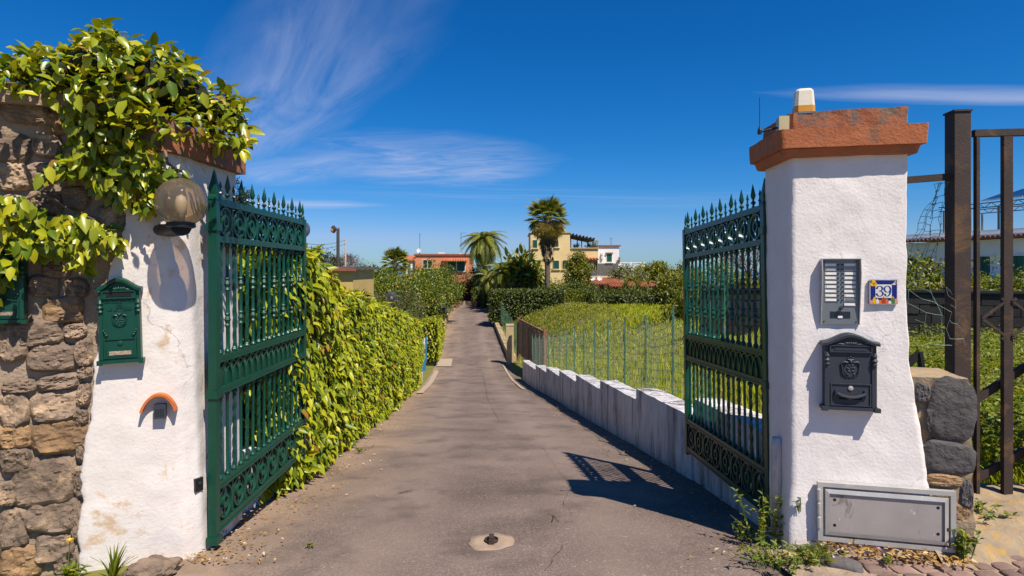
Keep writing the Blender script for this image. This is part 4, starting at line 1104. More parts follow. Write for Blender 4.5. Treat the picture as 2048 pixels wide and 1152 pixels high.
# ------------------------------------------------------------------ meter hatch
s0, zb = Rw(1632, 1068); s1, _ = Rw(1905, 1085)
hw, hz0, hz1 = s1-s0, 0.075, 0.405
t = Rthing('meter_hatch', 'aluminium utility hatch low on the right pillar', 'hatch', (s0+s1)/2, hz0, 0.018)
hh = hz1-hz0
m = MB()
for z, hgt in ((0.012, 0.024), (hh-0.012, 0.024)): m.box((0, -0.010, z), (hw, 0.03, hgt))
for x in (-1, 1): m.box((x*(hw/2-0.013), -0.010, hh/2), (0.026, 0.0296, hh-0.048))
m.build('frame', M['alu'], t)
m = MB(); dw, dh = hw-0.075, hh-0.075
for z in (-1, 1): m.add([Vector(v) for v in [(-dw/2, -0.028, hh/2+z*dh/2), (dw/2, -0.028, hh/2+z*dh/2), (dw/2-0.02, -0.033, hh/2+z*(dh/2-0.02)), (-dw/2+0.02, -0.033, hh/2+z*(dh/2-0.02)), (-dw/2, -0.01, hh/2+z*dh/2), (dw/2, -0.01, hh/2+z*dh/2)]], [(0,1,2,3), (4,5,1,0)])
for x in (-1, 1): m.add([Vector(v) for v in [(x*dw/2, -0.028, hh/2-dh/2), (x*dw/2, -0.028, hh/2+dh/2), (x*(dw/2-0.02), -0.033, hh/2+dh/2-0.02), (x*(dw/2-0.02), -0.033, hh/2-dh/2+0.02), (x*dw/2, -0.01, hh/2-dh/2), (x*dw/2, -0.01, hh/2+dh/2)]], [(0,1,2,3), (4,5,1,0)])
m.build('door_frame', M['alu'], t)
MB().box((0, -0.018, hh/2), (dw-0.03, 0.01, dh-0.03)).build('door_panel', M['alu_panel'], t)
for x in (-1, 1):
    for z in (-1, 1):
        c = Vector((x*dw*0.42, -0.0236, hh/2 + z*dh*0.28))
        m = MB(); m.add([c + Vector((0.0085*cos(a), 0, 0.0085*sin(a))) for a in np.linspace(0, 2*pi, 15)[:-1]], [tuple(range(14))]); m.build('bolt_hole', M['dark_slot'], t)
for k in range(3):
    m = MB(); m.tube([(-hw/2+0.004, -0.028, hh*0.22 + hh*0.24*k), (-hw/2+0.004, -0.028, hh*0.22 + hh*0.24*k + 0.06)], 0.010, 8); m.build('hinge', M['alu'], t, 40)
MB().box((hw/2-0.042, -0.026, hh*0.38), (0.010, 0.012, 0.016)).build('latch', M['rust'], t)

# ------------------------------------------------------------------ globe lamp on the left pillar
def glassmat(name, col, mixf, rough=0.02):
    mt, n, l, bs = nodes(name)
    tr = n.new('ShaderNodeBsdfTransparent'); tr.inputs[0].default_value = c4(col)
    gl_ = n.new('ShaderNodeBsdfGlossy'); gl_.inputs['Roughness'].default_value = rough; gl_.inputs[0].default_value = (1, 1, 1, 1)
    df = n.new('ShaderNodeBsdfDiffuse'); df.inputs[0].default_value = (0.42, 0.34, 0.24, 1)
    lw_ = n.new('ShaderNodeLayerWeight'); lw_.inputs[0].default_value = 0.35
    m1 = n.new('ShaderNodeMixShader'); m1.inputs[0].default_value = mixf; l.new(tr.outputs[0], m1.inputs[1]); l.new(df.outputs[0], m1.inputs[2])
    m2 = n.new('ShaderNodeMixShader'); l.new(nmath(n, l, 'MULTIPLY', lw_.outputs['Fresnel'], 0.75), m2.inputs[0]); l.new(m1.outputs[0], m2.inputs[1]); l.new(gl_.outputs[0], m2.inputs[2])
    l.new(m2.outputs[0], n['Material Output'].inputs['Surface'])
    return mt
M['smoke_glass'] = glassmat('smoked_globe', (0.74, 0.62, 0.47), 0.15)
M['clear_globe'] = glassmat('clear_globe', (0.55, 0.55, 0.58), 0.10)
def globe(mb, c, r, cut=-0.86, n=32, m=22):
    rings = []
    a0 = math.asin(cut)
    for i in range(m+1):
        a = a0 + (pi/2 - 0.02 - a0)*i/m
        rings.append([Vector(c) + Vector((r*cos(a)*cos(2*pi*k/n), r*cos(a)*sin(2*pi*k/n), r*sin(a))) for k in range(n)])
    mb.loft(rings, False)
    mb.add(rings[-1], [tuple(range(n))])
gc = P(362, 405, 3.18)
t = thing('globe_lamp', 'smoked glass globe lamp on a bracket on the left pillar', 'wall lamp', gc)
m = MB(); globe(m, (0, 0, 0), 0.128); m.build('globe', M['smoke_glass'], t, True)
m = MB(); m.lathe([(0.060, -0.135), (0.072, -0.128), (0.070, -0.108), (0.058, -0.104)], 20); m.build('collar', M['black'], t, 40)
back = Lp(Lw(322, 450)[0], 0.016) - gc; back.z = -0.135
m = MB(); m.tube([(0, 0, -0.132), back*0.5 + Vector((0, 0, -0.075)), back], [0.055, 0.045, 0.040], 10, flat=0.8); m.build('bracket', M['black'], t, 40)
m = MB(); m.lathe([(0.02, -0.11), (0.02, -0.06), (0.028, -0.05), (0.030, 0.0), (0.022, 0.03), (0.005, 0.04)], 12); m.build('bulb', M['white_metal'], t, True)

# terracotta hood with speaker grille
s0, z0 = Lw(288, 822); s1, _ = Lw(352, 818)
t = Lthing('entry_speaker', 'small speaker under a curved orange roof tile on the pillar', 'speaker', (s0+s1)/2, z0, 0.016)
wd = (s1-s0)
m = MB(); rings = []
for k in range(15):
    a = pi*(0.14 + 0.72*k/14); x = -wd/2*cos(a)/cos(pi*0.14); z = 0.088*(sin(a) - sin(pi*0.14))/(1-sin(pi*0.14))
    u = Vector((-cos(a), 0, sin(a)))
    rings.append([Vector((x, 0, z)), Vector((x, -0.055, z)), Vector((x, -0.057, z)) + u*0.013, Vector((x, 0, z)) + u*0.013])
m.loft(rings); m.build('roof_tile', M['tile_orange'], t, 50)
MB().box((0.006, -0.02, 0.0), (0.058, 0.04, 0.078)).build('speaker_box', M['dark_box'], t)
m = MB()
for i in range(4):
    for j in range(4): m.box((0.006 + (i-1.5)*0.011, -0.0405, -0.006 + (j-1.5)*0.011), (0.006, 0.003, 0.006))
m.build('grille', M['dark_slot'], t)
pc = P(393, 968, 3.455)
t = thing('photocell', 'small black photocell on the left pillar by the gate', 'photocell', pc, radians(66))
MB().box((0, 0.0, 0), (0.050, 0.05, 0.075)).build('housing', M['black'], t)
MB().ball((0, -0.028, 0.008), 0.011, 10, 6, (1, .5, 1)).build('lens', M['glass'], t, True)

# ------------------------------------------------------------------ rusty gate at the right edge
RY = 4.0
t = thing('rusty_gate', 'rusty steel bar gate with square post at the right edge', 'gate', (2.99, RY, 0.0), radians(-6))
m = MB(); m.box((0, 0.03, 1.33), (0.10, 0.11, 2.66)); m.box((0, 0.03, 2.665), (0.115, 0.125, 0.012)); m.build('post', M['rust'], t)
MB().bar((-0.36, 0.05, 2.215), (-0.051, 0.04, 2.235), 0.03, 0.045).build('side_rail', M['rust'], t)
x0 = 0.10; x1 = 1.60
for z, h in ((2.515, 0.045), (0.085, 0.05)): MB().box(((x0+x1)/2, 0, z), (x1-x0+0.04, 0.04, h)).build('rail', M['rust'], t)
for x in (x0, x0+0.185, x0+0.345, x0+0.52, x0+0.69, x0+0.86, x0+1.03, x0+1.2, x1):
    MB().box((x, 0.0, 1.30), (0.055 if x not in (x0,) else 0.02, 0.036, 2.385)).build('bar', M['rust'], t)
for c in (x0+0.185, x0+0.69, x0+1.2):
    m = MB()
    for sx in (-1, 1):
        for sz in (-1, 1): m.bar((c + sx*0.165, -0.022, 1.285), (c + sx*0.02, -0.022, 1.285 + sz*0.115), 0.010, 0.016)
        for sz in (-1, 1): m.bar((c + sx*0.02, -0.022, 1.285 + sz*0.115), (c + sx*0.045, -0.022, 1.285 + sz*0.135), 0.010, 0.016)
    m.build('diamond_ornament', M['rust'], t)
for (a, b2) in (((-0.02, 0.06, 0.62), (0.52, 0.06, 1.02)), ((-0.06, 0.06, 0.08), (0.52, 0.06, 0.45))):
    MB().bar(a, b2, 0.035, 0.045).build('brace', M['rust'], t)
t = thing('angle_bracket', 'black bent steel bracket on the low stone pier', 'bracket', P(1832, 745, 3.75))
m = MB(); m.bar((-0.06, 0, 0.04), (0.02, 0, 0.12), 0.02, 0.04); m.bar((0.02, 0, 0.13), (0.045, 0, -0.03), 0.02, 0.04); m.build('bent_bar', M['dark_slot'], t)

# torn wire netting between pillar and post
def netting(name, label, corner_px, nu, nv, Y, mat, seed, r=0.0018, keep=0.85):
    (ax, ay), (bx, by), (cx2, cy2), (dx2, dy2) = corner_px       # tl tr br bl
    A, B, C_, D_ = P(ax, ay, Y), P(bx, by, Y), P(cx2, cy2, Y), P(dx2, dy2, Y)
    def q(u, v):
        p = A.lerp(B, u).lerp(D_.lerp(C_, u), v)
        return p + Vector((0.03*nz((u*3, v*4, seed)), 0.07*nz((u*4, v*3, seed+3)), 0.025*nz((u*3, v*3, seed+7))))
    mm = MB(); rr = random.Random(seed)
    for j in range(nv+1):
        for i in range(nu):
            if rr.random() < keep: mm.tube([q(i/nu, j/nv), q((i+0.5)/nu, j/nv) , q((i+1)/nu, j/nv)], r, 4, False)
    for i in range(nu+1):
        for j in range(nv):
            if rr.random() < keep: mm.tube([q(i/nu, j/nv), q(i/nu, (j+1)/nv)], r, 4, False)
    o = mm.mesh(name, mat)
    return tag(link(name, o), label, 'netting')
netting('wire_netting', 'tangled dark wire netting hanging beside the right pillar', ((1868, 368), (1892, 365), (1872, 520), (1816, 512)), 6, 11, 3.95, M['wire_dark'], 3, keep=0.9)
netting('wire_netting', 'torn green wire netting ends above the stone pier', ((1812, 500), (1905, 590), (1930, 690), (1812, 690)), 5, 7, 3.9, M['wire'], 8, 0.0012, 0.5)

# ------------------------------------------------------------------ cobbled pavement and foot of the pillar
pv = struct(MB().grid(lambda u, v: (1.42 + 3.6*u + 0.35*(1-v)*(1-u), 1.0 + 2.42*v, 0.012 + 0.05*sstep(0.1, 0.6, u) + 0.003*nz((u*40, v*40, 0))), 60, 40).build('pavement', M['mortar'], None, True))
def pvz(x): return 0.012 + 0.05*sstep(0.1, 0.6, (x-1.42)/3.6)
y = 1.75; r = 0
while y < 3.27:
    d = random.uniform(0.075, 0.10); x = 1.86 + random.uniform(-0.05, 0.03) + max(0, (2.9-y))*0.25
    while x < 3.75:
        w = random.uniform(0.085, 0.145)
        q = [Vector((x + 0.007, y + 0.007)), Vector((x + w - 0.007, y + 0.007)), Vector((x + w - 0.007, y + d - 0.007)), Vector((x + 0.007, y + d - 0.007))]
        q = [p + Vector((random.uniform(-.011, .011), random.uniform(-.011, .011))) for p in q]
        c = sum(q, Vector((0, 0)))/4; hgt = random.uniform(0.008, 0.016)
        mm = MB(); rings = []
        for f, z in ((1.0, -0.02), (0.98, hgt*0.5), (0.88, hgt*0.9), (0.5, hgt + random.uniform(0, 0.004))):
            ring = []
            for i in range(4):
                a, b2 = q[i], q[(i+1) % 4]
                for k in range(3):
                    p = a.lerp(b2, k/3); pp = c + (p-c)*f*(0.93 if k == 0 else 1.0); ring.append(Vector((pp.x-c.x, pp.y-c.y, z + 0.003*nz((pp.x*30, pp.y*30, z*50)))))
            rings.append(ring)
        mm.loft(rings); o = mm.build('cobble', M['cobble'], pv, 45); o.location = (c.x, c.y, pvz(c.x)); o.rotation_euler = (random.uniform(-.04, .04), random.uniform(-.04, .04), 0)
        x += w
    y += d
# rough mortar step in front of the stone pier
m = MB()
def stp(u, v):
    x = 2.30 + 1.7*u; yv = 3.14 + 1.0*v
    z = 0.02 + 0.11*sstep(0.0, 0.24, v + 0.10*nz((u*6, 0, 1))) + 0.02*nz((x*6, yv*6, 2)) + 0.008*nz((x*22, yv*22, 2))
    return (x, yv, z)
m.grid(stp, 70, 44)
struct(m.build('step', M['mortar_lichen'], None, True))
# kerb stones at the corner of the pavement
for i, (px, py, w, h, d) in enumerate([(1590, 1128, 0.14, 0.10, 0.09), (1672, 1135, 0.26, 0.12, 0.06), (1625, 1100, 0.10, 0.08, 0.07)]):
    p = gp(px, py); mm = MB()
    def bf2(u, v, i=i):
        a, b_ = u*2*pi, (v-0.5)*pi
        sx = math.copysign(abs(cos(a)*cos(b_))**0.6, cos(a)); sy = math.copysign(abs(sin(a)*cos(b_))**0.6, sin(a)); sz = math.copysign(abs(sin(b_))**0.6, sin(b_))
        k = 1 + 0.16*nz((sx*1.5, sy*1.5, sz*1.5), 1, i+5)
        return (sx*w/2*k, sy*h/2*k, sz*d/2*k)
    mm.grid(bf2, 18, 12)
    o = tag(mm.build('kerb_stone', M['stone_dark'] if i == 1 else M['stone_grey'], None, 40), ['squarish grey stone among the weeds by the right gate', 'long dark kerb stone at the corner of the cobbles', 'small grey stone at the white corner of the right pillar'][i], 'rock')
    o.location = (p[0], p[1], 0.012); o.rotation_euler = (0, 0, [0.2, -0.55, 0.1][i])
# ------------------------------------------------------------------ climbing vine on the left wall
def in_poly(x, y, poly):
    c = False; n = len(poly); j = n-1
    for i in range(n):
        xi, yi = poly[i]; xj, yj = poly[j]
        if ((yi > y) != (yj > y)) and (x < (xj-xi)*(y-yi)/(yj-yi) + xi): c = not c
        j = i
    return c
def sample_poly(poly, n):
    xs = [p[0] for p in poly]; ys_ = [p[1] for p in poly]; out = []
    while len(out) < n:
        x, y_ = random.uniform(min(xs), max(xs)), random.uniform(min(ys_), max(ys_))
        if in_poly(x, y_, poly): out.append((x, y_))
    return out
vine = thing('climbing_vine', 'glossy green climbing vine spilling over the left wall and pillar', 'vine', (-2.3, 3.4, 2.4))
top_poly = [(-60, 170), (-20, 130), (40, 105), (90, 92), (150, 80), (195, 45), (225, 50), (260, 85), (320, 90), (380, 120), (405, 150), (400, 180), (440, 165), (480, 190), (490, 235), (505, 265), (485, 305), (440, 300), (395, 285), (340, 270), (285, 268), (250, 262), (215, 225), (180, 205), (130, 205), (60, 190), (0, 190), (-60, 200)]
mid_poly = [(150, 195), (215, 225), (250, 262), (300, 280), (318, 310), (330, 345), (318, 400), (300, 428), (262, 405), (205, 385), (175, 340), (150, 345), (110, 350), (78, 368), (85, 335), (125, 310), (150, 290), (130, 240), (130, 215)]
low_poly = [(-60, 400), (0, 395), (40, 385), (75, 410), (130, 430), (175, 420), (205, 445), (252, 480), (242, 500), (190, 500), (170, 545), (140, 520), (105, 500), (70, 510), (40, 505), (10, 560), (-5, 600), (-60, 560)]
tend = [(310, 345), (335, 330), (365, 340), (385, 348), (340, 352)]
Pt, Ax, Nm, Ln = [], [], [], []
def wall_Y(px):
    s, _ = Lw(px, 542); return 3.2 + 0.3746*s
def addleaf(p, ax, nm, ln): Pt.append(p); Ax.append(ax); Nm.append(nm); Ln.append(ln)
for poly, n, kind in ((top_poly, 2000, 't'), (mid_poly, 720, 'm'), (low_poly, 520, 'l'), (tend, 10, 'm')):
    pts = sample_poly(poly, n)
    for px, py in pts:
        if kind == 't':
            # depth: leftwards on the wall top, rightwards over the pillar cap
            f = sstep(200, 480, px); Y = (3.20*(1-f) + 3.74*f) + random.gauss(0, 0.16)
            if py > 235: Y = min(Y, 3.55*(1-f)+3.85*f) - 0.05
        else:
            Y = wall_Y(px) - 0.03 - abs(random.gauss(0, 0.055))
        p = P(px, py, Y)
        if kind == 't' and random.random() < 0.75:
            ax = Vector((random.gauss(0.15, 0.7), random.gauss(-0.45, 0.5), random.gauss(0.05, 0.4)))
            nm = Vector((random.gauss(0.25, 0.35), random.gauss(-0.35, 0.35), 1.0))
        else:
            ax = Vector((random.gauss(0.15, 0.5), random.gauss(-0.25, 0.25), random.gauss(-0.75, 0.4)))
            nm = Vector((random.gauss(0.45, 0.35), random.gauss(-0.85, 0.3), 0.45))
        addleaf(p, ax, nm, random.uniform(0.038, 0.100))
# shoots standing above the mound
for (px, py) in ((205, 48), (150, 78), (330, 92), (262, 78), (60, 100), (395, 135), (455, 178), (485, 205), (30, 112)):
    f = sstep(200, 480, px); Y = 3.12*(1-f) + 3.7*f
    for k in range(9):
        q = P(px + random.gauss(0, 6), py + 6*k, Y); a = k*2.4
        addleaf(q, Vector((cos(a), sin(a)*0.8, 0.45 - 0.05*k)), Vector((random.gauss(0, .2), -0.2, 1)), random.uniform(0.07, 0.12))
Pt = np.array([tuple(p) for p in Pt]); Ax = np.array([tuple(p) for p in Ax]); Nm = np.array([tuple(p) for p in Nm]); Ln = np.array(Ln)
split_leaves(vine, 'foliage', Pt, Ax, Nm, Ln, Ln*0.60, L['vine'])
m = MB()
stems = ([(-40, 445), (30, 408), (75, 388), (110, 362), (160, 362), (200, 345)], [(75, 385), (105, 398), (140, 420), (190, 440)], [(150, 200), (160, 260), (185, 320), (240, 380)], [(240, 260), (270, 320), (300, 390)], [(0, 165), (100, 175), (200, 205), (300, 262)], [(330, 300), (335, 325), (352, 340), (380, 348)], [(470, 300), (478, 325), (486, 345)], [(430, 300), (420, 318), (405, 322)])
for path in stems:
    m = MB(); pts = [P(px, py, (wall_Y(px) - 0.045) if px < 400 else 3.75) + Vector((0, 0, 0)) - vine.location for px, py in path]
    m.tube(pts, [0.009 - 0.001*k for k in range(len(pts))], 6); m.build('stem', M['vine_stem'], vine, True)
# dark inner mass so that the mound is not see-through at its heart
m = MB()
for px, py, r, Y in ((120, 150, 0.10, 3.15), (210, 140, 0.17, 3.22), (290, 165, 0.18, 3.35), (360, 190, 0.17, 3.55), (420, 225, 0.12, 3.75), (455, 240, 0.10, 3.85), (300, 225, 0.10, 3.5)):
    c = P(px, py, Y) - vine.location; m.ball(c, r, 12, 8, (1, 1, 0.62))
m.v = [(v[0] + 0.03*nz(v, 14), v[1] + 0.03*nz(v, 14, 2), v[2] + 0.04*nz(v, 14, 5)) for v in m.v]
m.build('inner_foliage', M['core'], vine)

# ------------------------------------------------------------------ hedges
def hedge_leaves(name, label, y0, y1, face_o, depth, top, mat, dens, leaf, cat='hedge', n_obj=300, ends=(True, True), core=True, base=0.12, wob=0.08):
    """hedge along the left of the drive: face towards +x, top, and both ends"""
    g = thing(name, label, cat, (dc(y0) + (face_o(y0) if callable(face_o) else face_o), y0, zr(y0)))
    ptsl, axl, nml = [], [], []
    def H(y): return zr(y) + top(y)
    fo_ = (lambda y: face_o) if not callable(face_o) else face_o
    # face, sampled with density falling with distance
    def surf(n, kind):
        for _ in range(n):
            u = random.random(); y = y0 + (y1-y0)*(u**1.25)
            if kind == 'face':
                h = random.uniform(base, 1.0); z = zr(y) + top(y)*h; b = wob*nz((y*1.1, z*1.6, 3)) + 0.05*sin(h*pi)
                x = dc(y) + fo_(y) + b - abs(random.gauss(0, 0.05)) + 0.02
                nn = Vector((1, -0.25, 0.35))
            elif kind == 'top':
                v = random.random(); x = dc(y) + fo_(y) - depth*v; z = H(y) + 0.10*nz((y*1.6, x*1.6, 8)) - abs(random.gauss(0, 0.05)) + 0.03 - 0.12*v*v*0
                nn = Vector((0.2, -0.2, 1))
            elif kind == 'near':
                x = dc(y0) + fo_(y0) - depth*random.random(); h = random.uniform(base, 1); z = zr(y0) + top(y0)*h; y = y0 + abs(random.gauss(0, 0.06)) + wob*nz((x*2, z*2, 1))
                nn = Vector((0.3, -1, 0.3))
            else:
                x = dc(y1) + fo_(y1) - depth*random.random(); h = random.uniform(base, 1); z = zr(y1) + top(y1)*h; y = y1 - abs(random.gauss(0, 0.06)); nn = Vector((0.3, 1, 0.3))
            ptsl.append((x, y, z))
            if kind == 'top':
                axl.append((random.gauss(0.5, 0.6), random.gauss(-0.3, 0.6), random.gauss(0.1, 0.4)))
            else:
                axl.append((0.35*nn.x + random.gauss(0.1, 0.3), 0.35*nn.y + random.gauss(0, 0.5), random.gauss(-0.75, 0.4)))
            nml.append((nn.x + random.gauss(0, 0.35), nn.y + random.gauss(0, 0.35), nn.z + 0.35 + random.gauss(0, 0.3)))
    ln_ = y1-y0; hgt = top((y0+y1)/2)
    surf(int(ln_*hgt*dens), 'face'); surf(int(ln_*depth*dens*0.8), 'top')
    if ends[0]: surf(int(depth*hgt*dens*1.0), 'near')
    if ends[1]: surf(int(depth*hgt*dens*0.7), 'far')
    p = np.array(ptsl); n = len(p); l_ = leaf[0]*(0.45 + 0.95*rng.random(n))
    split_leaves(g, 'foliage', p, np.array(axl), np.array(nml), l_, l_*leaf[1], mat, n_obj) if n_obj else stuff(link('foliage', leaf_mesh('foliage', p - np.array(g.location), np.array(axl), np.array(nml), l_, l_*leaf[1], mat), g))
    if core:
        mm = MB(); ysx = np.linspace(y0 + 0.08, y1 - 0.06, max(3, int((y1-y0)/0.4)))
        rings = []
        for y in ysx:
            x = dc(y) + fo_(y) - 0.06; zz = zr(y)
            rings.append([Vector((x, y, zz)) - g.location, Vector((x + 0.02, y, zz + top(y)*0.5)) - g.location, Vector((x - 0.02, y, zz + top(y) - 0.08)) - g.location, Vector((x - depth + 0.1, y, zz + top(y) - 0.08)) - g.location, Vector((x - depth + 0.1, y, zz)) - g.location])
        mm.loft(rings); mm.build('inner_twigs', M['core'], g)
    return g
htop = lambda y: interp([(4.3, 1.6), (5.0, 2.0), (5.7, 2.08), (6.2, 1.98), (6.9, 1.80), (9, 1.88), (14, 1.95), (19, 1.98), (21, 1.85)], y)
hedge_leaves('hedge', 'long bright green leafy hedge running down beside the left gate', 4.55, 19.8, (lambda y: interp([(4.5, -1.88), (4.8, -1.81), (5.25, -1.77), (5.6, -1.74), (17, -1.73), (19.8, -1.84)], y)), 0.75, htop, L['hedge'], 760, (0.104, 0.48), wob=0.14, base=0.03)
hedge_leaves('hedge', 'clipped leafy hedge block beyond the blue post on the left', 26.2, 33, -1.62, 1.2, lambda y: interp([(26, 1.95), (30, 1.8), (33, 1.5)], y), L['hedge'], 240, (0.13, 0.55), n_obj=0)
hedge_leaves('hedge', 'low clipped hedge behind the garden lanterns', 34, 52, -1.95, 1.3, lambda y: interp([(34, 1.05), (40, 1.0), (52, 0.95)], y), L['bright'], 130, (0.14, 0.5), n_obj=0, base=0.2)

def block_hedge(name, label, a, b, depth, z0, z1, mat, dens, leaf, rough=0.06, cat='hedge', wave=0.0, core=True):
    """free-standing hedge from point a to b (plan), any heading"""
    a, b = Vector(a), Vector(b); d = (b-a); ln_ = d.length; d.normalize(); nrm = Vector((d.y, -d.x))
    g = thing(name, label, cat, (a.x, a.y, z0))
    n = int((ln_*(z1-z0)*2 + ln_*depth + depth*(z1-z0)*2)*dens)
    P_, A_, N_ = [], [], []
    wts = [ln_*(z1-z0), ln_*depth, depth*(z1-z0), depth*(z1-z0), ln_*(z1-z0)*0.4]
    kinds = random.choices(range(5), wts, k=n)
    for k in kinds:
        u, v, h = random.random(), random.random(), random.random()
        if k == 0: v = 0; nn = nrm
        elif k == 1: h = 1; nn = Vector((0, 0))
        elif k == 2: u = 0; nn = -d
        elif k == 3: u = 1; nn = d
        else: v = 1; nn = -nrm
        q = a + d*(u*ln_) - nrm*(v*depth) ; z = z0 + (z1-z0)*h
        tz = wave*nz((q.x*0.5, q.y*0.5, 2)) if wave else 0
        z = z0 + (z1-z0+tz)*h
        e = rough*(nz((q.x*1.3, q.y*1.3, z*1.3)) + random.gauss(0, 0.35))
        n3 = Vector((nn.x, nn.y, 1.0 if k == 1 else 0.2))
        P_.append((q.x + n3.x*e - a.x, q.y + n3.y*e - a.y, z + (e if k == 1 else 0) - z0)); A_.append((n3.x*0.5 + random.gauss(0, .6), n3.y*0.5 + random.gauss(0, .6), random.gauss(-0.1, 0.6))); N_.append((n3.x + random.gauss(0, .4), n3.y + random.gauss(0, .4), n3.z + 0.4 + random.gauss(0, .3)))
    l_ = leaf[0]*(0.7 + 0.6*rng.random(n))
    stuff(link('foliage', leaf_mesh('foliage', np.array(P_), np.array(A_), np.array(N_), l_, l_*leaf[1], mat, T4, F4), g))
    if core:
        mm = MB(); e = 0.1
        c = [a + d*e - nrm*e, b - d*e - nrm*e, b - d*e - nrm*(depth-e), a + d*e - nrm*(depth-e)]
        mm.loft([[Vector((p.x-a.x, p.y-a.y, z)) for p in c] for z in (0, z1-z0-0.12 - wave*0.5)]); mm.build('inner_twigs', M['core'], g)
    return g
X = lambda px, Y: (px-1024)/F*Y
block_hedge('hedge', 'tall flat-topped clipped hedge behind the field on the right of the drive', (X(978, 41), 41), (X(1126, 40), 40), 2.2, -1.9, 0.27, L['box'], 130, (0.16, 0.5), 0.05)
block_hedge('hedge', 'dark narrow hedge closing the right of the drive end', (X(945, 57), 57), (X(972, 54), 54), 1.2, -1.9, 0.0, L['box'], 110, (0.18, 0.5), 0.05)
block_hedge('hedge', 'long uneven hedge in front of the terracotta roofed house', (X(1195, 44), 44), (X(1385, 41), 41), 1.6, -1.6, 0.05, L['box'], 110, (0.17, 0.5), 0.22, wave=0.4)
block_hedge('shrub_row', 'red flowering bougainvillea hedge at the end of the drive', (X(912, 60), 60), (X(962, 60), 60), 1.2, -1.7, 0.22, L['red'], 90, (0.18, 0.6), 0.12, 'hedge')

# ------------------------------------------------------------------ grass of the field
def blades(name, n, region, hgt, mat, lean=0.35, wid=0.012, parent=None, seed=1):
    r_ = np.random.default_rng(seed); P_ = []; i = 0
    pts = region(r_, n)
    z = np.array([ground_z(x, y) for x, y in pts]); P_ = np.column_stack([pts, z])
    k = len(P_); ax = np.column_stack([r_.normal(0, lean, k), r_.normal(0, lean, k), np.ones(k)]); nm = np.column_stack([r_.normal(0.5, .7, k), -np.abs(r_.normal(0.9, .6, k)), r_.normal(0.5, .3, k)])
    hh = hgt(P_, r_); clump = np.array([0.75 + 0.7*noise.noise(Vector((x*0.9, y*0.9, 3))) for x, y in pts]); hh = hh*np.clip(clump, 0.25, 1.5); ww = np.full(k, wid)*(0.6 + 0.8*r_.random(k))*np.maximum(1, P_[:, 1]/9)
    return stuff(link(name, leaf_mesh(name, P_, ax, nm, hh, ww, mat, TB, FB), parent))
def fieldreg(r_, n):
    y = 4.2 + (41-4.2)*r_.random(n)**1.7; pxv = 1000 + 1400*r_.random(n); x = (pxv-1024)/F*y
    lim = np.array([dc(a) + 2.05 for a in y])
    lim = np.where(y > 26, lim + 0.3, lim)
    ok = (x > lim) & ~((y < 4.5) & (x < 2.6))
    wl = 14.6 - (x-4.6)*0.625      # far side of the block wall
    ok &= ~((x > 4.6) & (np.abs(y - wl) < 0.25))
    return np.column_stack([x[ok], y[ok]])
o = blades('field_grass', 80000, fieldreg, lambda p, r_: (0.10 + 0.17*r_.random(len(p)))*(1 + 0.5*np.sin(p[:, 0]*0.9 + 1)*np.sin(p[:, 1]*0.5))*np.where(r_.random(len(p)) < 0.04, 1.8, 1.0), L['grass'], 0.38, 0.013)
o['label'] = 'tall green meadow grass covering the field behind the wire fence'; o['category'] = 'grass'
def leafy_ground(name, label, n, reg, hrange, mat, leaf, seed):
    r_ = np.random.default_rng(seed); pts = reg(r_, n); k = len(pts)
    z = np.array([ground_z(x, y) for x, y in pts]); bump = np.array([0.5 + 0.5*nz((x*1.2, y*1.2, 5)) for x, y in pts])
    hz = (hrange[0] + (hrange[1]-hrange[0])*bump)*r_.random(k)**0.5
    P_ = np.column_stack([pts, z + hz]); ax = r_.normal(size=(k, 3)); ax[:, 2] = ax[:, 2]*0.5 + 0.1; nm = r_.normal(size=(k, 3))*0.45 + np.array([0, -0.2, 1.0])
    l_ = leaf[0]*(0.6 + 0.8*r_.random(k))*np.maximum(1, P_[:, 1]/14)
    o = stuff(link(name, leaf_mesh(name, P_, ax, nm, l_, l_*leaf[1], mat, T4, F4))); o['label'] = label; o['category'] = 'weeds'
    return o
def weedbank(r_, n):
    y = 4.35 + (11.5-4.35)*r_.random(n)**1.3; pxv = 1700 + 700*r_.random(n); x = (pxv-1024)/F*y
    wl = 14.6 - (x-4.6)*0.625
    ok = (x > 2.5) & (y < wl - 0.2)
    return np.column_stack([x[ok], y[ok]])
leafy_ground('weed_bank', 'lush green weeds growing behind the rusty gate', 26000, weedbank, (0.12, 0.55), L['weed'], (0.055, 0.5), 4)
def farscrub(r_, n):
    y = 27 + 13.5*r_.random(n); x = np.array([dc(a) + 2.4 for a in y]) + 4.5*r_.random(n)**1.6
    return np.column_stack([x, y])
leafy_ground('scrub', 'rough green scrub between the field and the clipped hedge', 11000, farscrub, (0.06, 0.5), L['bright'], (0.038, 0.55), 6)

# ------------------------------------------------------------------ wire fence on the stepped wall
fx = lambda y: dc(y) + 1.72 + 0.30
fe = thing('wire_fence', 'green wire fence with thin posts along the field', 'fence')
fys = [5.75 + 1.02*k for k in range(16)]
ftop = {}
for i, y in enumerate(fys):
    h = 1.08 + 0.05*nz((y*3, 0, 0)); z0 = zr(y) + 0.45; x = fx(y)
    lean = 0.02*nz((y*5, 1, 0)); ftop[i] = h
    m = MB(); m.bar((x, y, z0 - 0.2), (x + lean, y + 0.02*nz((y*4, 2, 0)), z0 + h + 0.1), 0.023, 0.023); m.build('post', M['fence_green'], fe)
m = MB()
def fq(y, v):     # sagging net
    z0 = zr(y) + 0.50; k = abs(sin((y-fys[0])/1.02*pi)); sag = 0.13*k*(v**2)*(0.6 + 0.9*abs(nz((y*0.7, 0, 3))))
    return Vector((fx(y) - 0.016 + 0.02*nz((y*2, v*3, 1)), y, z0 + 1.05*v - sag))
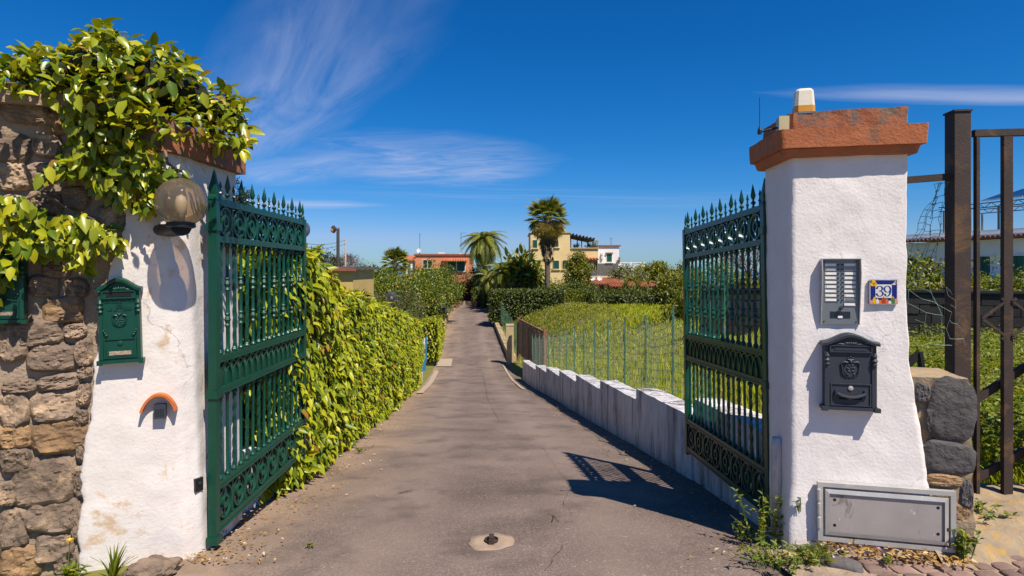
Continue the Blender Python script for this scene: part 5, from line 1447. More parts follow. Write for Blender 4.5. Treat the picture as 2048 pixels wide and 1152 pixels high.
for j in range(11):
    v = j/10
    for i in range(len(fys)-1):
        ys_ = np.linspace(fys[i], fys[i+1], 7); m.tube([fq(y, v) for y in ys_], 0.0032 if j < 10 else 0.005, 3, False)
for y in np.arange(fys[0], fys[-1], 0.085):
    m.tube([fq(y, v) for v in (0, 0.33, 0.66, 1.0)], 0.0012, 3, False)
stuff(m.build('wire_mesh', M['wire'], fe))

# far green fence beside the drive (on the right kerb)
ff = thing('wire_fence', 'far green mesh fence on the ochre kerb beside the drive', 'fence')
m2 = MB()
for k in range(8):
    y = 28.2 + 3.2*k; x = dc(y) + half(y) + 0.42
    m = MB(); m.bar((x, y, zr(y) + 0.2), (x, y, zr(y) + 1.75), 0.05, 0.05); m.build('post', M['fence_green'], ff)
for j in range(12):
    z = 0.35 + 0.12*j
    m2.tube([(dc(y) + half(y) + 0.42, y, zr(y) + z) for y in np.arange(28.2, 50.7, 1.6)], 0.004, 3, False)
for y in np.arange(28.2, 50.6, 0.22):
    m2.bar((dc(y) + half(y) + 0.42, y, zr(y) + 0.32), (dc(y) + half(y) + 0.42, y, zr(y) + 1.70), 0.007, 0.007)
stuff(m2.build('wire_mesh', M['fence_green'], ff))

# wooden plank gate with rusty frame, ochre pier
A, B = Vector((X(1037, 26.3), 26.3)), Vector((X(1090, 20.6), 20.6))
t = thing('plank_gate', 'weathered wooden plank gate in a rusty frame', 'gate', (A.x, A.y, -2.3), atan2(B.y-A.y, B.x-A.x))
LN = (B-A).length
for x in (0, LN): MB().box((x, 0, 0.92), (0.16, 0.12, 1.9)).build('post', M['rust_wood'], t)
for z in (0.62, 1.74): MB().box((LN/2, 0.04, z), (LN - 0.18, 0.06, 0.12)).build('rail', M['rust_wood'], t)
npk = 22
for k in range(npk):
    x = 0.2 + (LN-0.4)*k/(npk-1)
    MB().box((x, -0.01 + 0.006*(k % 3), 1.0 + 0.012*((k*7) % 4)), ((LN-0.4)/(npk-1) - 0.035, 0.028, 1.42)).build('plank', M['plank'], t)
p = (X(1020, 27), 27.0)
t = thing('gate_pier', 'ochre plastered pier beside the plank gate', 'pier', (p[0], p[1], zr(27)))
MB().loft([[Vector((x*w/2, y*w/2, z)) for x, y in ((-1,-1),(1,-1),(1,1),(-1,1))] for w, z in ((0.34, -0.2), (0.34, 1.72), (0.37, 1.722), (0.37, 1.79))]).build('shaft', M['kerb'], t)
# blue and white post on the left
p = P(848, 715, 24.6)
t = thing('marker_post', 'blue and white post at the end of the long hedge', 'post', (p.x, p.y, zr(24.6) - 0.1))
MB().box((0, 0, 0.45), (0.14, 0.10, 1.1)).build('lower_post', M['blue_paint'], t)
MB().box((-0.05, -0.01, 1.0), (0.20, 0.06, 0.9)).build('sign_board', M['white_metal'], t)
MB().box((0.09, -0.005, 1.0), (0.05, 0.08, 1.0)).build('blue_edge', M['blue_paint'], t)

# block wall far right
t = thing('block_wall', 'dark grey concrete block wall behind the weeds on the right', 'wall', (4.6, 14.6, 0), atan2(-4.0, 6.4))
BL = sqrt(6.4**2 + 4.0**2) + 3.0
MB().box((BL/2, 0.12, 0.50), (BL, 0.18, 1.35)).build('backing', M['block_wall'], t)
bm_ = MB().box((0, 0, 0), (0.385, 0.05, 0.185)).mesh('block', M['block_wall'])
for r in range(6):
    k = 0; x = 0.2 + (0.2 if r % 2 else 0)
    while x < BL - 0.2:
        o = link('block', bm_, t); o.location = (x, 0.02 + 0.006*((k*5+r) % 3), 0.02 + 0.2*r); x += 0.4; k += 1
MB().box((BL/2, 0.10, 1.19), (BL, 0.26, 0.05)).build('coping', M['block_wall'], t)
# green stake seen through the right gate
MB_ = MB().bar((0, 0, 0), (0.02, 0, 1.35), 0.03); o = tag(MB_.build('stake', M['fence_green']), 'green stake standing in the field behind the right gate', 'stake'); o.location = (X(1448, 9.5), 9.5, 0.2)

# ------------------------------------------------------------------ small weeds near the camera
def weed(name, label, base, n, h, spread, mat, leaf, seed, cat='weed', blade=False):
    t = thing(name, label, cat, base); r_ = np.random.default_rng(seed)
    m = MB(); P_, A_, N_ = [], [], []
    ns = max(4, n//9)
    for k in range(ns):
        a = r_.random()*2*pi; d = spread*r_.random()**0.7; root = Vector((cos(a)*d*0.6, sin(a)*d*0.4, 0)); tip = Vector((cos(a)*d*1.3, sin(a)*d*0.9, h*(0.4 + 0.6*r_.random())))
        mid = root.lerp(tip, 0.55) + Vector((0, 0, h*0.12))
        m.tube([root, mid, tip], [0.0024, 0.0018, 0.0010], 4)
        for q in range(max(1, n//ns)):
            u = 0.15 + 0.85*r_.random(); p = root.lerp(mid, u*2) if u < 0.5 else mid.lerp(tip, u*2-1)
            P_.append(tuple(p)); an = r_.random()*2*pi
            A_.append((cos(an), sin(an), 0.35 + 0.4*r_.normal())); N_.append((0.3*r_.normal(), -0.3 + 0.3*r_.normal(), 1))
    m.build('stem', M['stem_green'], t)
    n = len(P_); l_ = leaf[0]*(0.5 + 0.9*r_.random(n))
    stuff(link('leaves', leaf_mesh('leaves', np.array(P_), np.array(A_), np.array(N_), l_, l_*leaf[1], mat), t))
    return t
def gpt(px, py, dz=0.0):
    p = gp(px, py); return (p[0], p[1], zr(p[1]) + dz)
weed('weed_clump', 'tall seeding weeds at the foot of the right gate', gpt(1530, 1090), 260, 0.34, 0.16, L['weed'], (0.034, 0.42), 31)
weed('weed_clump', 'dense low green weeds beside the kerb stones', gpt(1560, 1135), 380, 0.13, 0.20, L['weed'], (0.032, 0.35), 32)
weed('weed_clump', 'bright fine grassy weed against the dark kerb stone', gpt(1628, 1132), 420, 0.11, 0.09, L['weed'], (0.035, 0.14), 33)
weed('weed_clump', 'small weeds trailing along the shaded right gate', gpt(1490, 1078), 90, 0.11, 0.14, L['weed'], (0.024, 0.4), 34)
weed('weed_clump', 'reddish green weed at the lower right corner of the hatch', tuple(Rp(0.845, 0.06, 0.05)), 150, 0.17, 0.07, L['weed'], (0.034, 0.5), 35)
weed('weed_clump', 'weed sprawling on the step under the rusty gate', (2.82, 3.62, 0.13), 110, 0.06, 0.20, L['weed'], (0.034, 0.42), 36)
weed('weed_clump', 'small sprig growing among the cobbles', (Rp(0.45, 0.18).x, Rp(0.45, 0.18).y, 0.05), 46, 0.03, 0.06, L['weed'], (0.024, 0.45), 37)
weed('weed_clump', 'tiny sprig in front of the hatch door', tuple(Rp(0.33, 0.035, 0.07)), 26, 0.07, 0.02, L['bright'], (0.02, 0.5), 38)
weed('weed_clump', 'dry dark sprigs on the white corner beside the hatch', tuple(Rp(0.05, 0.02, 0.22)), 22, 0.10, 0.03, L['citrus'], (0.022, 0.45), 39)
weed('weed_clump', 'small tuft at the edge of the drive below the hedge', gpt(722, 905), 60, 0.06, 0.09, L['weed'], (0.03, 0.3), 40)
weed('weed_clump', 'tiny yellow green tuft on the drive near the left gate', gpt(616, 1094), 40, 0.02, 0.03, L['bright'], (0.02, 0.3), 41)
weed('weed_clump', 'leafy weed beside the yellow flower at the left wall foot', (P(140, 1145, 3.12).x, 3.12, 0.0), 60, 0.07, 0.06, L['weed'], (0.04, 0.4), 42)
def tuft(name, label, base, n, h, seed, w=0.010):
    t = thing(name, label, 'grass', base); r_ = random.Random(seed)
    for k in range(n):
        a = r_.uniform(0, 2*pi); ln_ = h*r_.uniform(0.55, 1.15); lean = r_.uniform(0.15, 0.75); pts = []
        for q in range(7):
            u = q/6; pts.append(Vector((cos(a)*lean*ln_*u**1.5 + 0.01*cos(a*3), sin(a)*lean*ln_*u**1.5*0.6, ln_*u*(1 - 0.35*lean*u))))
        side = Vector((-sin(a), cos(a), 0)); rings = []
        m = MB(); vs_ = []
        for q, p in enumerate(pts):
            ww = w*(1 - (q/6)**2.2) + 0.0006
            vs_ += [p - side*ww/2, p + Vector((0, 0, -0.002)), p + side*ww/2]
        m.add(vs_, [(3*q+c, 3*q+c+1, 3*q+c+4, 3*q+c+3) for q in range(6) for c in range(2)])
        m.build('blade', L['weed'], t, True)
    return t
tuft('grass_tuft', 'long bladed grass tuft at the foot of the left pillar', (P(225, 1160, 3.13).x, 3.13, -0.02), 26, 0.20, 5, 0.015)
fl = P(140, 1082, 3.13)
t = thing('dandelion', 'yellow dandelion flower in front of the stone wall', 'flower', (fl.x, fl.y, 0))
MB().tube([(0.0, 0, 0), (-0.008, 0, 0.09), (0, 0, fl.z)], 0.0025, 5).build('stem', M['stem_green'], t)
m = MB()
for k in range(22):
    a = k*2.4; d = Vector((cos(a), sin(a), 0.25 + 0.5*(k % 3)/2)).normalized(); c = Vector((0, 0, fl.z)); s_ = Vector((-sin(a), cos(a), 0))*0.0035
    m.add([c, c + d*0.017 + s_, c + d*0.019, c + d*0.017 - s_], [(0,1,2,3)])
M['dandelion'] = pmat('dandelion_yellow', (0.85, 0.55, 0.01), None, 30, 0.6, 0)
m.build('flower_head', M['dandelion'], t)
# litter below the hatch
k = 260; r_ = np.random.default_rng(3)
sv = 0.12 + 0.75*r_.random(k); ov = 0.02 + 0.13*r_.random(k)**1.3
P_ = np.array([tuple(Rp(a, b_, 0.045 + 0.03*r_.random() + 0.04*max(0, 0.06-b_))) for a, b_ in zip(sv, ov)])
ax = r_.normal(size=(k, 3)); ax[:, 2] *= 0.25; nm = r_.normal(size=(k, 3))*0.4 + np.array([0, -0.3, 1])
l_ = 0.022 + 0.03*r_.random(k)
o = stuff(link('leaf_litter', leaf_mesh('leaf_litter', P_, ax, nm, l_, l_*0.4, L['litter']))); o['label'] = 'dry brown leaf litter along the foot of the utility hatch'; o['category'] = 'leaf litter'
# litter and grit along the drive edges
k = 1500
yv = 3.3 + 12*r_.random(k)**1.6; side = np.where(r_.random(k) < 0.55, -1, 1); ofs = side*(1.72 - np.abs(r_.normal(0, 0.22, k)))
P_ = np.array([(dc(y) + o_, y, zr(y) + 0.016) for y, o_ in zip(yv, ofs)]); ax = r_.normal(size=(k, 3)); ax[:, 2] *= 0.2; nm = r_.normal(size=(k, 3))*0.3 + np.array([0, 0, 1.])
l_ = 0.010 + 0.026*r_.random(k)
o = stuff(link('drive_litter', leaf_mesh('drive_litter', P_, ax, nm, l_, l_*0.5, L['litter'], T4, F4))); o['label'] = 'dry leaf crumbs along the edges of the drive'; o['category'] = 'leaf litter'
# ------------------------------------------------------------------ lamps and poles
def post_globe(label, px, py, Y, r, ground):
    c = P(px, py, Y); t = thing('globe_lamp', label, 'lamp', (c.x, c.y, ground)); h = c.z - ground
    m = MB(); globe(m, (0, 0, h), r, -0.9, 24, 16); m.build('globe', M['clear_globe'], t, True)
    m = MB(); m.lathe([(0.05, 0), (0.035, 0.1), (0.028, 0.15), (0.026, h - r - 0.06), (0.06, h - r - 0.04), (0.075, h - r*0.88)], 12); m.build('post', M['grey_metal'], t, 40)
    m = MB(); m.ball((0, 0, h - r*0.35), r*0.28, 10, 6, (1, 1, 1.4)); m.build('bulb', M['white_metal'], t, True)
post_globe('clear globe lamp on a post behind the left gate leaf', 601, 459, 8.0, 0.125, -0.6)
post_globe('dark globe lamp standing above the long hedge', 783, 593, 19.0, 0.17, -2.0)
b = P(676, 530, 23)
t = thing('street_lamp', 'grey street lamp with drooping head above the yellow hut', 'street lamp', (b.x, b.y, -2.4))
top = P(676, 457, 23).z + 2.4
m = MB(); m.tube([(0, 0, 0), (0, 0, top*0.5), (0, 0, top)], [0.09, 0.07, 0.06], 10); m.build('pole', M['dark_wood'], t, True)
m = MB(); m.tube([(0.02, 0, top-0.03), (-0.10, 0, top+0.0)], 0.06, 8); m.build('neck', M['grey_metal'], t, True)
m = MB(); m.ball((-0.17, 0, top-0.03), 0.13, 14, 8, (0.75, 0.8, 1.15)); o = m.build('lamp_head', M['dark_wood'], t, True)
m = MB(); m.ball((-0.20, -0.045, top-0.07), 0.085, 12, 8, (0.8, 0.8, 1.05)); m.build('lens', M['amber'], t, True)
b = P(691, 478, 24)
t = thing('utility_pole', 'thin grey pole carrying wires beside the street lamp', 'pole', (b.x, b.y, -2.4))
MB().tube([(0, 0, 0), (0, 0, b.z + 2.4)], [0.04, 0.035], 8).build('pole', M['mortar'], t, True)
for dz in (0.0, -0.16):
    e = P(560, 470 + dz*-40, 20) - Vector((b.x, b.y, -2.4)); s_ = Vector((0, 0, b.z + 2.36 + dz))
    MB().tube([s_.lerp(e, k/8) - Vector((0, 0, 0.25*(1-(k/4-1)**2))) for k in range(9)], 0.008, 4).build('cable', M['grey_metal'], t)
def lantern(label, px, py_top, Y):
    g = zr(Y) + 0.3; c = P(px, py_top, Y); t = thing('garden_lantern', label, 'lantern', (c.x, c.y, g), 0, 'garden lanterns by the drive'); h = c.z - g
    m = MB(); m.lathe([(0.06, 0), (0.03, 0.06), (0.025, h-0.5), (0.05, h-0.42)], 8); m.build('post', M['black'], t, 40)
    m = MB(); m.loft([[Vector((x*w, y*w, z)) for x, y in ((-1,-1),(1,-1),(1,1),(-1,1))] for w, z in ((0.09, h-0.42), (0.13, h-0.14))]); m.build('glass_case', M['glass'], t)
    m = MB(); m.loft([[Vector((x*w, y*w, z)) for x, y in ((-1,-1),(1,-1),(1,1),(-1,1))] for w, z in ((0.17, h-0.14), (0.06, h-0.02), (0.02, h+0.04))]); m.build('roof', M['black'], t)
lantern('nearest black garden lantern on the left of the far drive', 888, 611, 37)
lantern('middle black garden lantern on the left of the far drive', 893.5, 605, 42)
lantern('farthest black garden lantern on the left of the far drive', 898, 600, 47)

# ------------------------------------------------------------------ buildings
def window(parent, x, z, w, h, y, shutter=True, frame='white_wall', sill=True):
    """an opening on a wall facing -y: recessed pane, frame and shutters or sill"""
    m = MB()
    for s in (-1, 1): m.box((x + s*(w/2+0.025), y-0.02, z), (0.05, 0.06, h+0.10))
    for s in (-1, 1): m.box((x, y-0.02, z + s*(h/2+0.025)), (w, 0.058, 0.05))
    f = m.build('window', M[frame], parent)
    MB().box((x, y-0.006, z), (w, 0.012, h)).build('pane', M['glass'], f)
    if shutter:
        for s in (-1, 1):
            m = MB()
            m.box((x + s*w*0.25, y-0.035, z), (w*0.48, 0.03, h))
            n = max(4, int(h/0.14))
            for k in range(n): m.box((x + s*w*0.25, y-0.055, z - h/2 + h*(k+0.5)/n), (w*0.40, 0.02, h/n*0.55))
            m.build('shutter', M['shutter'], f)
    else:
        MB().box((x, y-0.025, z), (0.05, 0.03, h)).build('mullion', M[frame], f)
    if sill: MB().box((x, y-0.07, z-h/2-0.10), (w+0.3, 0.14, 0.05)).build('sill', M[frame], f)
def walls(parent, x0, x1, z0, z1, y0, y1, mat, name='wall'):
    MB().box(((x0+x1)/2, (y0+y1)/2, (z0+z1)/2), (x1-x0, y1-y0, z1-z0)).build(name, M[mat], parent)
def tiled_roof(parent, x0, x1, yf, yb, zf, zb, pitch=0.32, name='roof', th=0.08):
    """mono-pitch roof of barrel tiles running down towards -y"""
    m = MB(); m.add([(x0, yf, zf-th), (x1, yf, zf-th), (x1, yb, zb-th), (x0, yb, zb-th), (x0, yf, zf), (x1, yf, zf), (x1, yb, zb), (x0, yb, zb)], [(0,1,2,3), (4,7,6,5), (0,4,5,1), (1,5,6,2), (2,6,7,3), (3,7,4,0)])
    r = m.build(name, M['roof_tile'], parent)
    n = max(2, int((x1-x0)/pitch)); pw = (x1-x0)/n
    bar = MB(); rings = []
    for q in range(7):
        a = pi*q/6; rings.append((-cos(a)*pw*0.33, sin(a)*pw*0.30))
    vs_ = [(x, yf-0.04, zf + z) for x, z in rings] + [(x, yb, zb + z) for x, z in rings]
    bar.add(vs_, [(i, i+1, 8+i, 7+i) for i in range(6)] + [tuple(range(6, -1, -1))])
    me = bar.mesh('tile_row', M['roof_tile'], 60)
    for k in range(n):
        o = link('tile_row', me, r); o.location = (x0 + pw*(k+0.5), 0, 0.003)
    return r

# yellow hut
hy = 20.0
x1 = X(706, hy); z1 = EYE + 9/F*hy
t = thing('hut', 'small yellow flat-roofed hut behind the long hedge', 'building', (x1, hy, -2.4))
walls(t, -3.2, 0, 0, z1+2.4-0.10, 0, 3.0, 'yellow_wall')
m = MB(); m.box((-1.6, 1.5, z1+2.4-0.04), (3.5, 3.36, 0.08)); m.build('roof', M['grey_metal'], t)
m = MB(); m.box((-1.6, -0.185, z1+2.4-0.10), (3.5, 0.02, 0.10)); m.build('roof_trim', M['roof_edge'], t)

# salmon house
hy = 75.0; s = F/hy
gx = X(800, hy); g0 = -2.4
zz = lambda py: EYE - (py-542)/s - g0
w = (940-800)/s
t = thing('house', 'salmon flat-roofed house with tiled porch beyond the orchard', 'house', (gx, hy, g0))
walls(t, 1.9, w, 0, zz(511), 0, 7, 'salmon_wall'); walls(t, -0.1, 1.9, 0, zz(520), 2.2, 7, 'white_wall')
m = MB(); m.box(((1.9+w)/2, 3.5, zz(511)+0.10), (w-1.9+0.3, 7.3, 0.20)); ro = m.build('roof', M['roof_edge'], t)
tiled_roof(t, -0.3, 1.95, -0.6, 2.4, zz(521), zz(510), 0.35, 'porch_roof')
for x in (0.9, 1.5): MB().box((x, -0.3, zz(535)-1.2), (0.22, 0.22, 3.6)).build('porch_column', M['white_wall'], t)
MB().box((0.8, -0.1, 1.2), (2.2, 0.1, 2.4)).build('porch_parapet', M['white_wall'], t)
window(t, (904-800)/s, zz(530), 1.0, 1.5, 0, True); window(t, (922-800)/s, zz(530), 1.0, 1.5, 0, True); window(t, (855-800)/s, zz(528), 1.1, 1.0, 0, False)
tiled_roof(t, (885-800)/s, (935-800)/s, -0.9, 0.0, zz(522), zz(517), 0.3, 'awning')
MB().box(((880-800)/s, 2, zz(508)+0.1), (0.8, 0.8, 0.35)).build('roof_unit', M['white_metal'], t)
def dish(label, px, py, Y, r, zroof):
    c = P(px, py, Y); t = thing('satellite_dish', label, 'satellite dish', (c.x, c.y, zroof)); h = c.z - zroof
    m = MB(); rings = []
    for q in range(6):
        rr = r*q/5 + 0.004; rings.append([Vector((rr*cos(2*pi*k/20), -0.06 - 0.22*r*(q/5)**2 , rr*sin(2*pi*k/20)*1.05)) for k in range(20)])
    m.loft(rings, False); m.add(rings[0], [tuple(range(20))]); o = m.build('reflector', M['white_metal'], t, True); o.location = (0, 0, h); o.rotation_euler = (radians(-18), 0, radians(-12))
    MB().tube([(0, 0, 0), (0, 0, h)], 0.03, 6).build('mast', M['grey_metal'], t)
    MB().tube([(0, -0.1, h-r*0.9), (0.0, -0.5*r-0.3, h-0.1)], 0.015, 5).build('feed_arm', M['grey_metal'], t)
dish('white satellite dish on the salmon house roof', 838.5, 501.5, 76, 0.29, g0 + zz(511) + 0.2)
dish('beige satellite dish at the right end of the salmon roof', 922, 509.5, 76, 0.22, g0 + zz(511) + 0.2)
def antenna(label, px, py0, py1, Y, kind=0):
    a, b_ = P(px, py0, Y), P(px, py1, Y); t = thing('antenna', label, 'antenna', (a.x, a.y, a.z)); h = b_.z - a.z
    MB().tube([(0, 0, 0), (0, 0, h)], 0.03, 6).build('mast', M['grey_metal'], t)
    m = MB(); m.tube([(-0.1, 0, h), (0.7 if kind else 0.25, 0, h)], 0.018, 4)
    for k in range(5 if kind else 3): m.bar((0.1*k + (0.1 if kind else -0.15), -0.3, h), (0.1*k + (0.1 if kind else -0.15), 0.3, h), 0.015)
    m.build('aerial', M['grey_metal'], t)
antenna('thin antenna mast beside the white dish on the salmon house', 839.5, 512, 468, 77)
antenna('antenna mast with side arm on the salmon house', 922, 512, 466, 77, 1)

# yellow house with pergola
hy = 62.0; s = F/hy; g0 = -2.2; gx = X(1061, hy)
zz = lambda py: EYE - (py-542)/s - g0
xx = lambda px: (px-1061)/s
t = thing('house', 'cream yellow house with rooftop pergola behind the tall palm', 'house', (gx, hy, g0))
walls(t, 0, xx(1140), 0, zz(466), 0, 7, 'cream_wall'); walls(t, xx(1140)+0.002, xx(1197), 0, zz(497), 0.3, 7, 'cream_wall')
m = MB(); m.box((xx(1168), 3.6, zz(497)+0.05), (xx(1197)-xx(1140)+0.2, 6.9, 0.10)); m.build('cornice', M['kerb'], t)
m = MB(); m.box((xx(1100), 3.5, zz(466)+0.05), (xx(1140)+0.2, 7.2, 0.10)); m.build('cornice', M['kerb'], t)
window(t, xx(1112), zz(529.5), 0.62, 0.85, 0, True, 'cream_wall'); window(t, xx(1130.5), zz(529.5), 0.55, 0.85, 0, True, 'cream_wall')
window(t, xx(1112.5), zz(488), 0.45, 0.6, 0, True, 'cream_wall'); window(t, xx(1070), zz(488), 0.45, 0.8, 0, True, 'cream_wall')
window(t, xx(1178), zz(531.5), 0.72, 0.95, 0.3, False, 'kerb'); window(t, xx(1192), zz(531.5), 0.40, 0.95, 0.3, False, 'kerb')
tiled_roof(t, xx(1160), xx(1197), -0.4, 0.35, zz(518.5), zz(516), 0.3, 'awning')
# pergola
for px, h0, h1 in ((1143, 497, 470), (1188, 497, 480), (1165, 497, 475)):
    for yv in (0.8, 5): MB().box((xx(px), yv, (zz(h0)+zz(h1))/2), (0.10, 0.10, zz(h1)-zz(h0))).build('pergola_post', M['dark_wood'], t)
m = MB(); a, b_ = Vector((xx(1141), 0.5, zz(470))), Vector((xx(1190), 0.5, zz(480.5)))
m.add([a, b_, b_ + Vector((0, 5, 0)), a + Vector((0, 5, 0)), a + Vector((0, 0, .14)), b_ + Vector((0, 0, .14)), b_ + Vector((0, 5, .14)), a + Vector((0, 5, .14))], [(0,1,2,3), (4,7,6,5), (0,4,5,1), (1,5,6,2), (2,6,7,3), (3,7,4,0)]); m.build('pergola_roof', M['dark_wood'], t)
for k in range(8):
    p0 = a.lerp(b_, k/7); MB().box(p0 + Vector((0, 2.5, 0.22)), (0.08, 5.4, 0.12)).build('pergola_beam', M['dark_wood'], t)
# wooden balcony
m = MB(); m.box((xx(1206), -0.2, zz(553)), (xx(1227)-xx(1175), 1.6, 0.14)); m.build('balcony_floor', M['cream_wall'], t)
walls(t, xx(1176), xx(1224), 0, zz(555), -0.6, 0.28, 'cream_wall', 'lower_wall')
for k in range(26):
    x = xx(1194) + k*(xx(1227)-xx(1194))/25; MB().box((x, -0.95, (zz(552)+zz(527))/2), (0.055, 0.03, zz(527)-zz(552))).build('balcony_slat', M['dark_wood'], t)
m = MB(); m.box((xx(1184), -0.93, (zz(552)+zz(541))/2), (xx(1194)-xx(1176), 0.03, zz(541)-zz(552))); m.build('balcony_panel', M['grey_metal'], t)
def shrub(label, px, py, Y, r, mat, n=1500, leaf=(0.2, 0.09), clumps=24, cr=0.35, name='shrub', floor=None, cat='shrub'):
    c = P(px, py, Y); z0 = floor if floor is not None else c.z - r[2]; t = thing(name, label, cat, (c.x, c.y, z0))
    pts, out = crown_points(n, (0, 0, c.z - z0), r, clumps, cr, 0.4); k = len(pts)
    ax = unit(out*0.6 + rnd(k)*0.6); nm = out*0.7 + np.array([0.1, -0.1, 0.9]) + rnd(k)*0.45
    l_ = leaf[0]*(0.7 + 0.6*rng.random(k)); link('foliage', leaf_mesh('foliage', pts, ax, nm, l_, l_*leaf[1]/leaf[0], mat, T4, F4), t)
    m = MB()
    for q in range(5): a_ = q*1.3; m.tube([(0, 0, 0), (cos(a_)*r[0]*0.3, sin(a_)*r[1]*0.3, (c.z-z0)*0.6), (cos(a_)*r[0]*0.7, sin(a_)*r[1]*0.7, c.z-z0 + r[2]*0.3)], [0.05, 0.035, 0.012], 5)
    m.build('stem', M['bark'], t, True)
    return t
shrub('potted plants growing under the rooftop pergola', 1183, 489, 63.5, (0.7, 0.6, 0.5), L['bright'], 500, (0.14, 0.07), 14, 0.25, floor=-2.2 + zz(497))
shrub('small plant at the left of the rooftop pergola', 1153, 494, 63.5, (0.35, 0.3, 0.25), L['citrus'], 220, (0.14, 0.07), 8, 0.18, floor=-2.2 + zz(497))

# white house
hy = 66.0; s = F/hy; g0 = -2.4; gx = X(1196, hy)
zz = lambda py: EYE - (py-542)/s - g0
xx = lambda px: (px-1196)/s
t = thing('house', 'white cubic house with green shutters and red cornice', 'house', (gx, hy, g0))
walls(t, 0, xx(1238), 0, zz(492), 0, 6, 'white_wall'); walls(t, xx(1238)+0.002, xx(1288), 0, zz(535), 0.2, 6, 'white_wall', 'terrace_wall')
m = MB(); m.box((xx(1217), 3, zz(491.5)), (xx(1238)+0.35, 6.3, 0.14)); m.build('cornice', M['roof_edge'], t)
window(t, xx(1218.5), zz(516), 0.56, 0.85, 0, True)
m = MB(); m.box((xx(1218.5), -0.1, zz(506)), (0.8, 0.2, 0.1)); m.build('window_hood', M['roof_edge'], t)
for py in (508, 515): MB().box((xx(1204), -0.12, zz(py)), (0.22, 0.22, 0.28)).build('air_unit', M['white_metal'], t)
MB().box((xx(1237.5), -0.3, zz(521)), (0.16, 0.3, 0.7)).build('chimney', M['roof_edge'], t)
for py in (525.5, 534): MB().box(((xx(1240)+xx(1290))/2, 0.2, zz(py)), (xx(1290)-xx(1240), 0.16, 0.10)).build('balustrade_rail', M['white_wall'], t)
bal = MB().lathe([(0.03, 0), (0.055, 0.10), (0.035, 0.25), (0.05, 0.36), (0.03, 0.40)], 6).mesh('baluster', M['white_wall'], True)
for k in range(20):
    o = link('baluster', bal, t); o.location = (xx(1242) + k*(xx(1288)-xx(1242))/19, 0.2, zz(533.5))
for px in (1240.5, 1262, 1289): MB().box((xx(px), 0.2, (zz(536)+zz(524))/2), (0.18, 0.18, zz(524)-zz(536))).build('balustrade_pier', M['white_wall'], t)
antenna('small antenna on the white cubic house', 1222, 491, 477, 67)

# low house with terracotta roofs
hy = 50.0; s = F/hy; g0 = -2.0; gx = X(1186, hy)
zz = lambda py: EYE - (py-542)/s - g0
xx = lambda px: (px-1186)/s
t = thing('house', 'low yellow house with terracotta tiled roofs behind the hedge', 'house', (gx, hy, g0))
walls(t, 0.4, xx(1240), 0, zz(569), 0.9, 5, 'cream_wall'); walls(t, xx(1222), xx(1300), 0, zz(571), 0.3, 4, 'cream_wall', 'front_wall'); walls(t, xx(1300), xx(1332), 0, zz(571), 2.0, 5, 'salmon_wall', 'shaded_wall')
tiled_roof(t, -0.2, xx(1262), 0.2, 4.4, zz(567), zz(557.5), 0.22); tiled_roof(t, xx(1218), xx(1334), -0.5, 2.8, zz(571.5), zz(564), 0.22)
window(t, xx(1206), zz(579), 0.22, 0.6, 0.9, False, 'kerb', False); window(t, xx(1226.5), zz(581), 0.22, 0.6, 0.3, False, 'kerb', False); window(t, xx(1233.5), zz(581), 0.22, 0.6, 0.3, False, 'kerb', False)
MB().box((xx(1214), 0.6, zz(577)), (0.3, 0.3, zz(569)-zz(585))).build('porch_pillar', M['cream_wall'], t)
m = MB(); m.box((xx(1348), 1.2, zz(566)/2), (xx(1365)-xx(1332), 0.25, zz(566))); m.build('garden_wall', M['kerb'], t)
m = MB(); m.box((xx(1330), 1.2, zz(564)), (xx(1345)-xx(1305), 0.6, 0.10)); m.build('wall_coping', M['grey_metal'], t)
dish('left white satellite dish on the low terracotta roof', 1186, 557, 51.5, 0.21, 0.55)
dish('right white satellite dish on the low terracotta roof', 1200, 557, 51.5, 0.21, 0.6)
antenna('thin pole at the right end of the low house', 1332, 566, 535, 50)

# white bungalow in the shade at the drive end
t = thing('house', 'low white outbuilding with dark roof behind the palms', 'house', (X(985, 64), 64, -2.0))
walls(t, 0, 2.6, 0, 1.7, 0, 3, 'white_wall'); tiled_roof(t, -0.4, 3.0, -0.6, 3.0, 1.75, 2.5, 0.3)
for x in (0.5, 1.6): window(t, x, 1.0, 0.5, 0.8, 0, False)
# yellow arch
t = thing('garden_arch', 'ochre arched garden wall left of the drive', 'arch', (X(868, 44), 44, -2.0), radians(20))
m = MB(); pts = [(-0.5, 0)] + [(-0.42 + 1.0*k/10*0.84, 0.0 + 1.35*sqrt(max(0, 1-((k-5)/5)**2))**0.8) for k in range(11)] + [(0.5, 0), (0.62, 0), (0.62, 1.45), (0.3, 1.62), (-0.3, 1.62), (-0.62, 1.45), (-0.62, 0)]
m.prism(pts, 0, 0.3); m.build('arch_wall', M['kerb'], t)
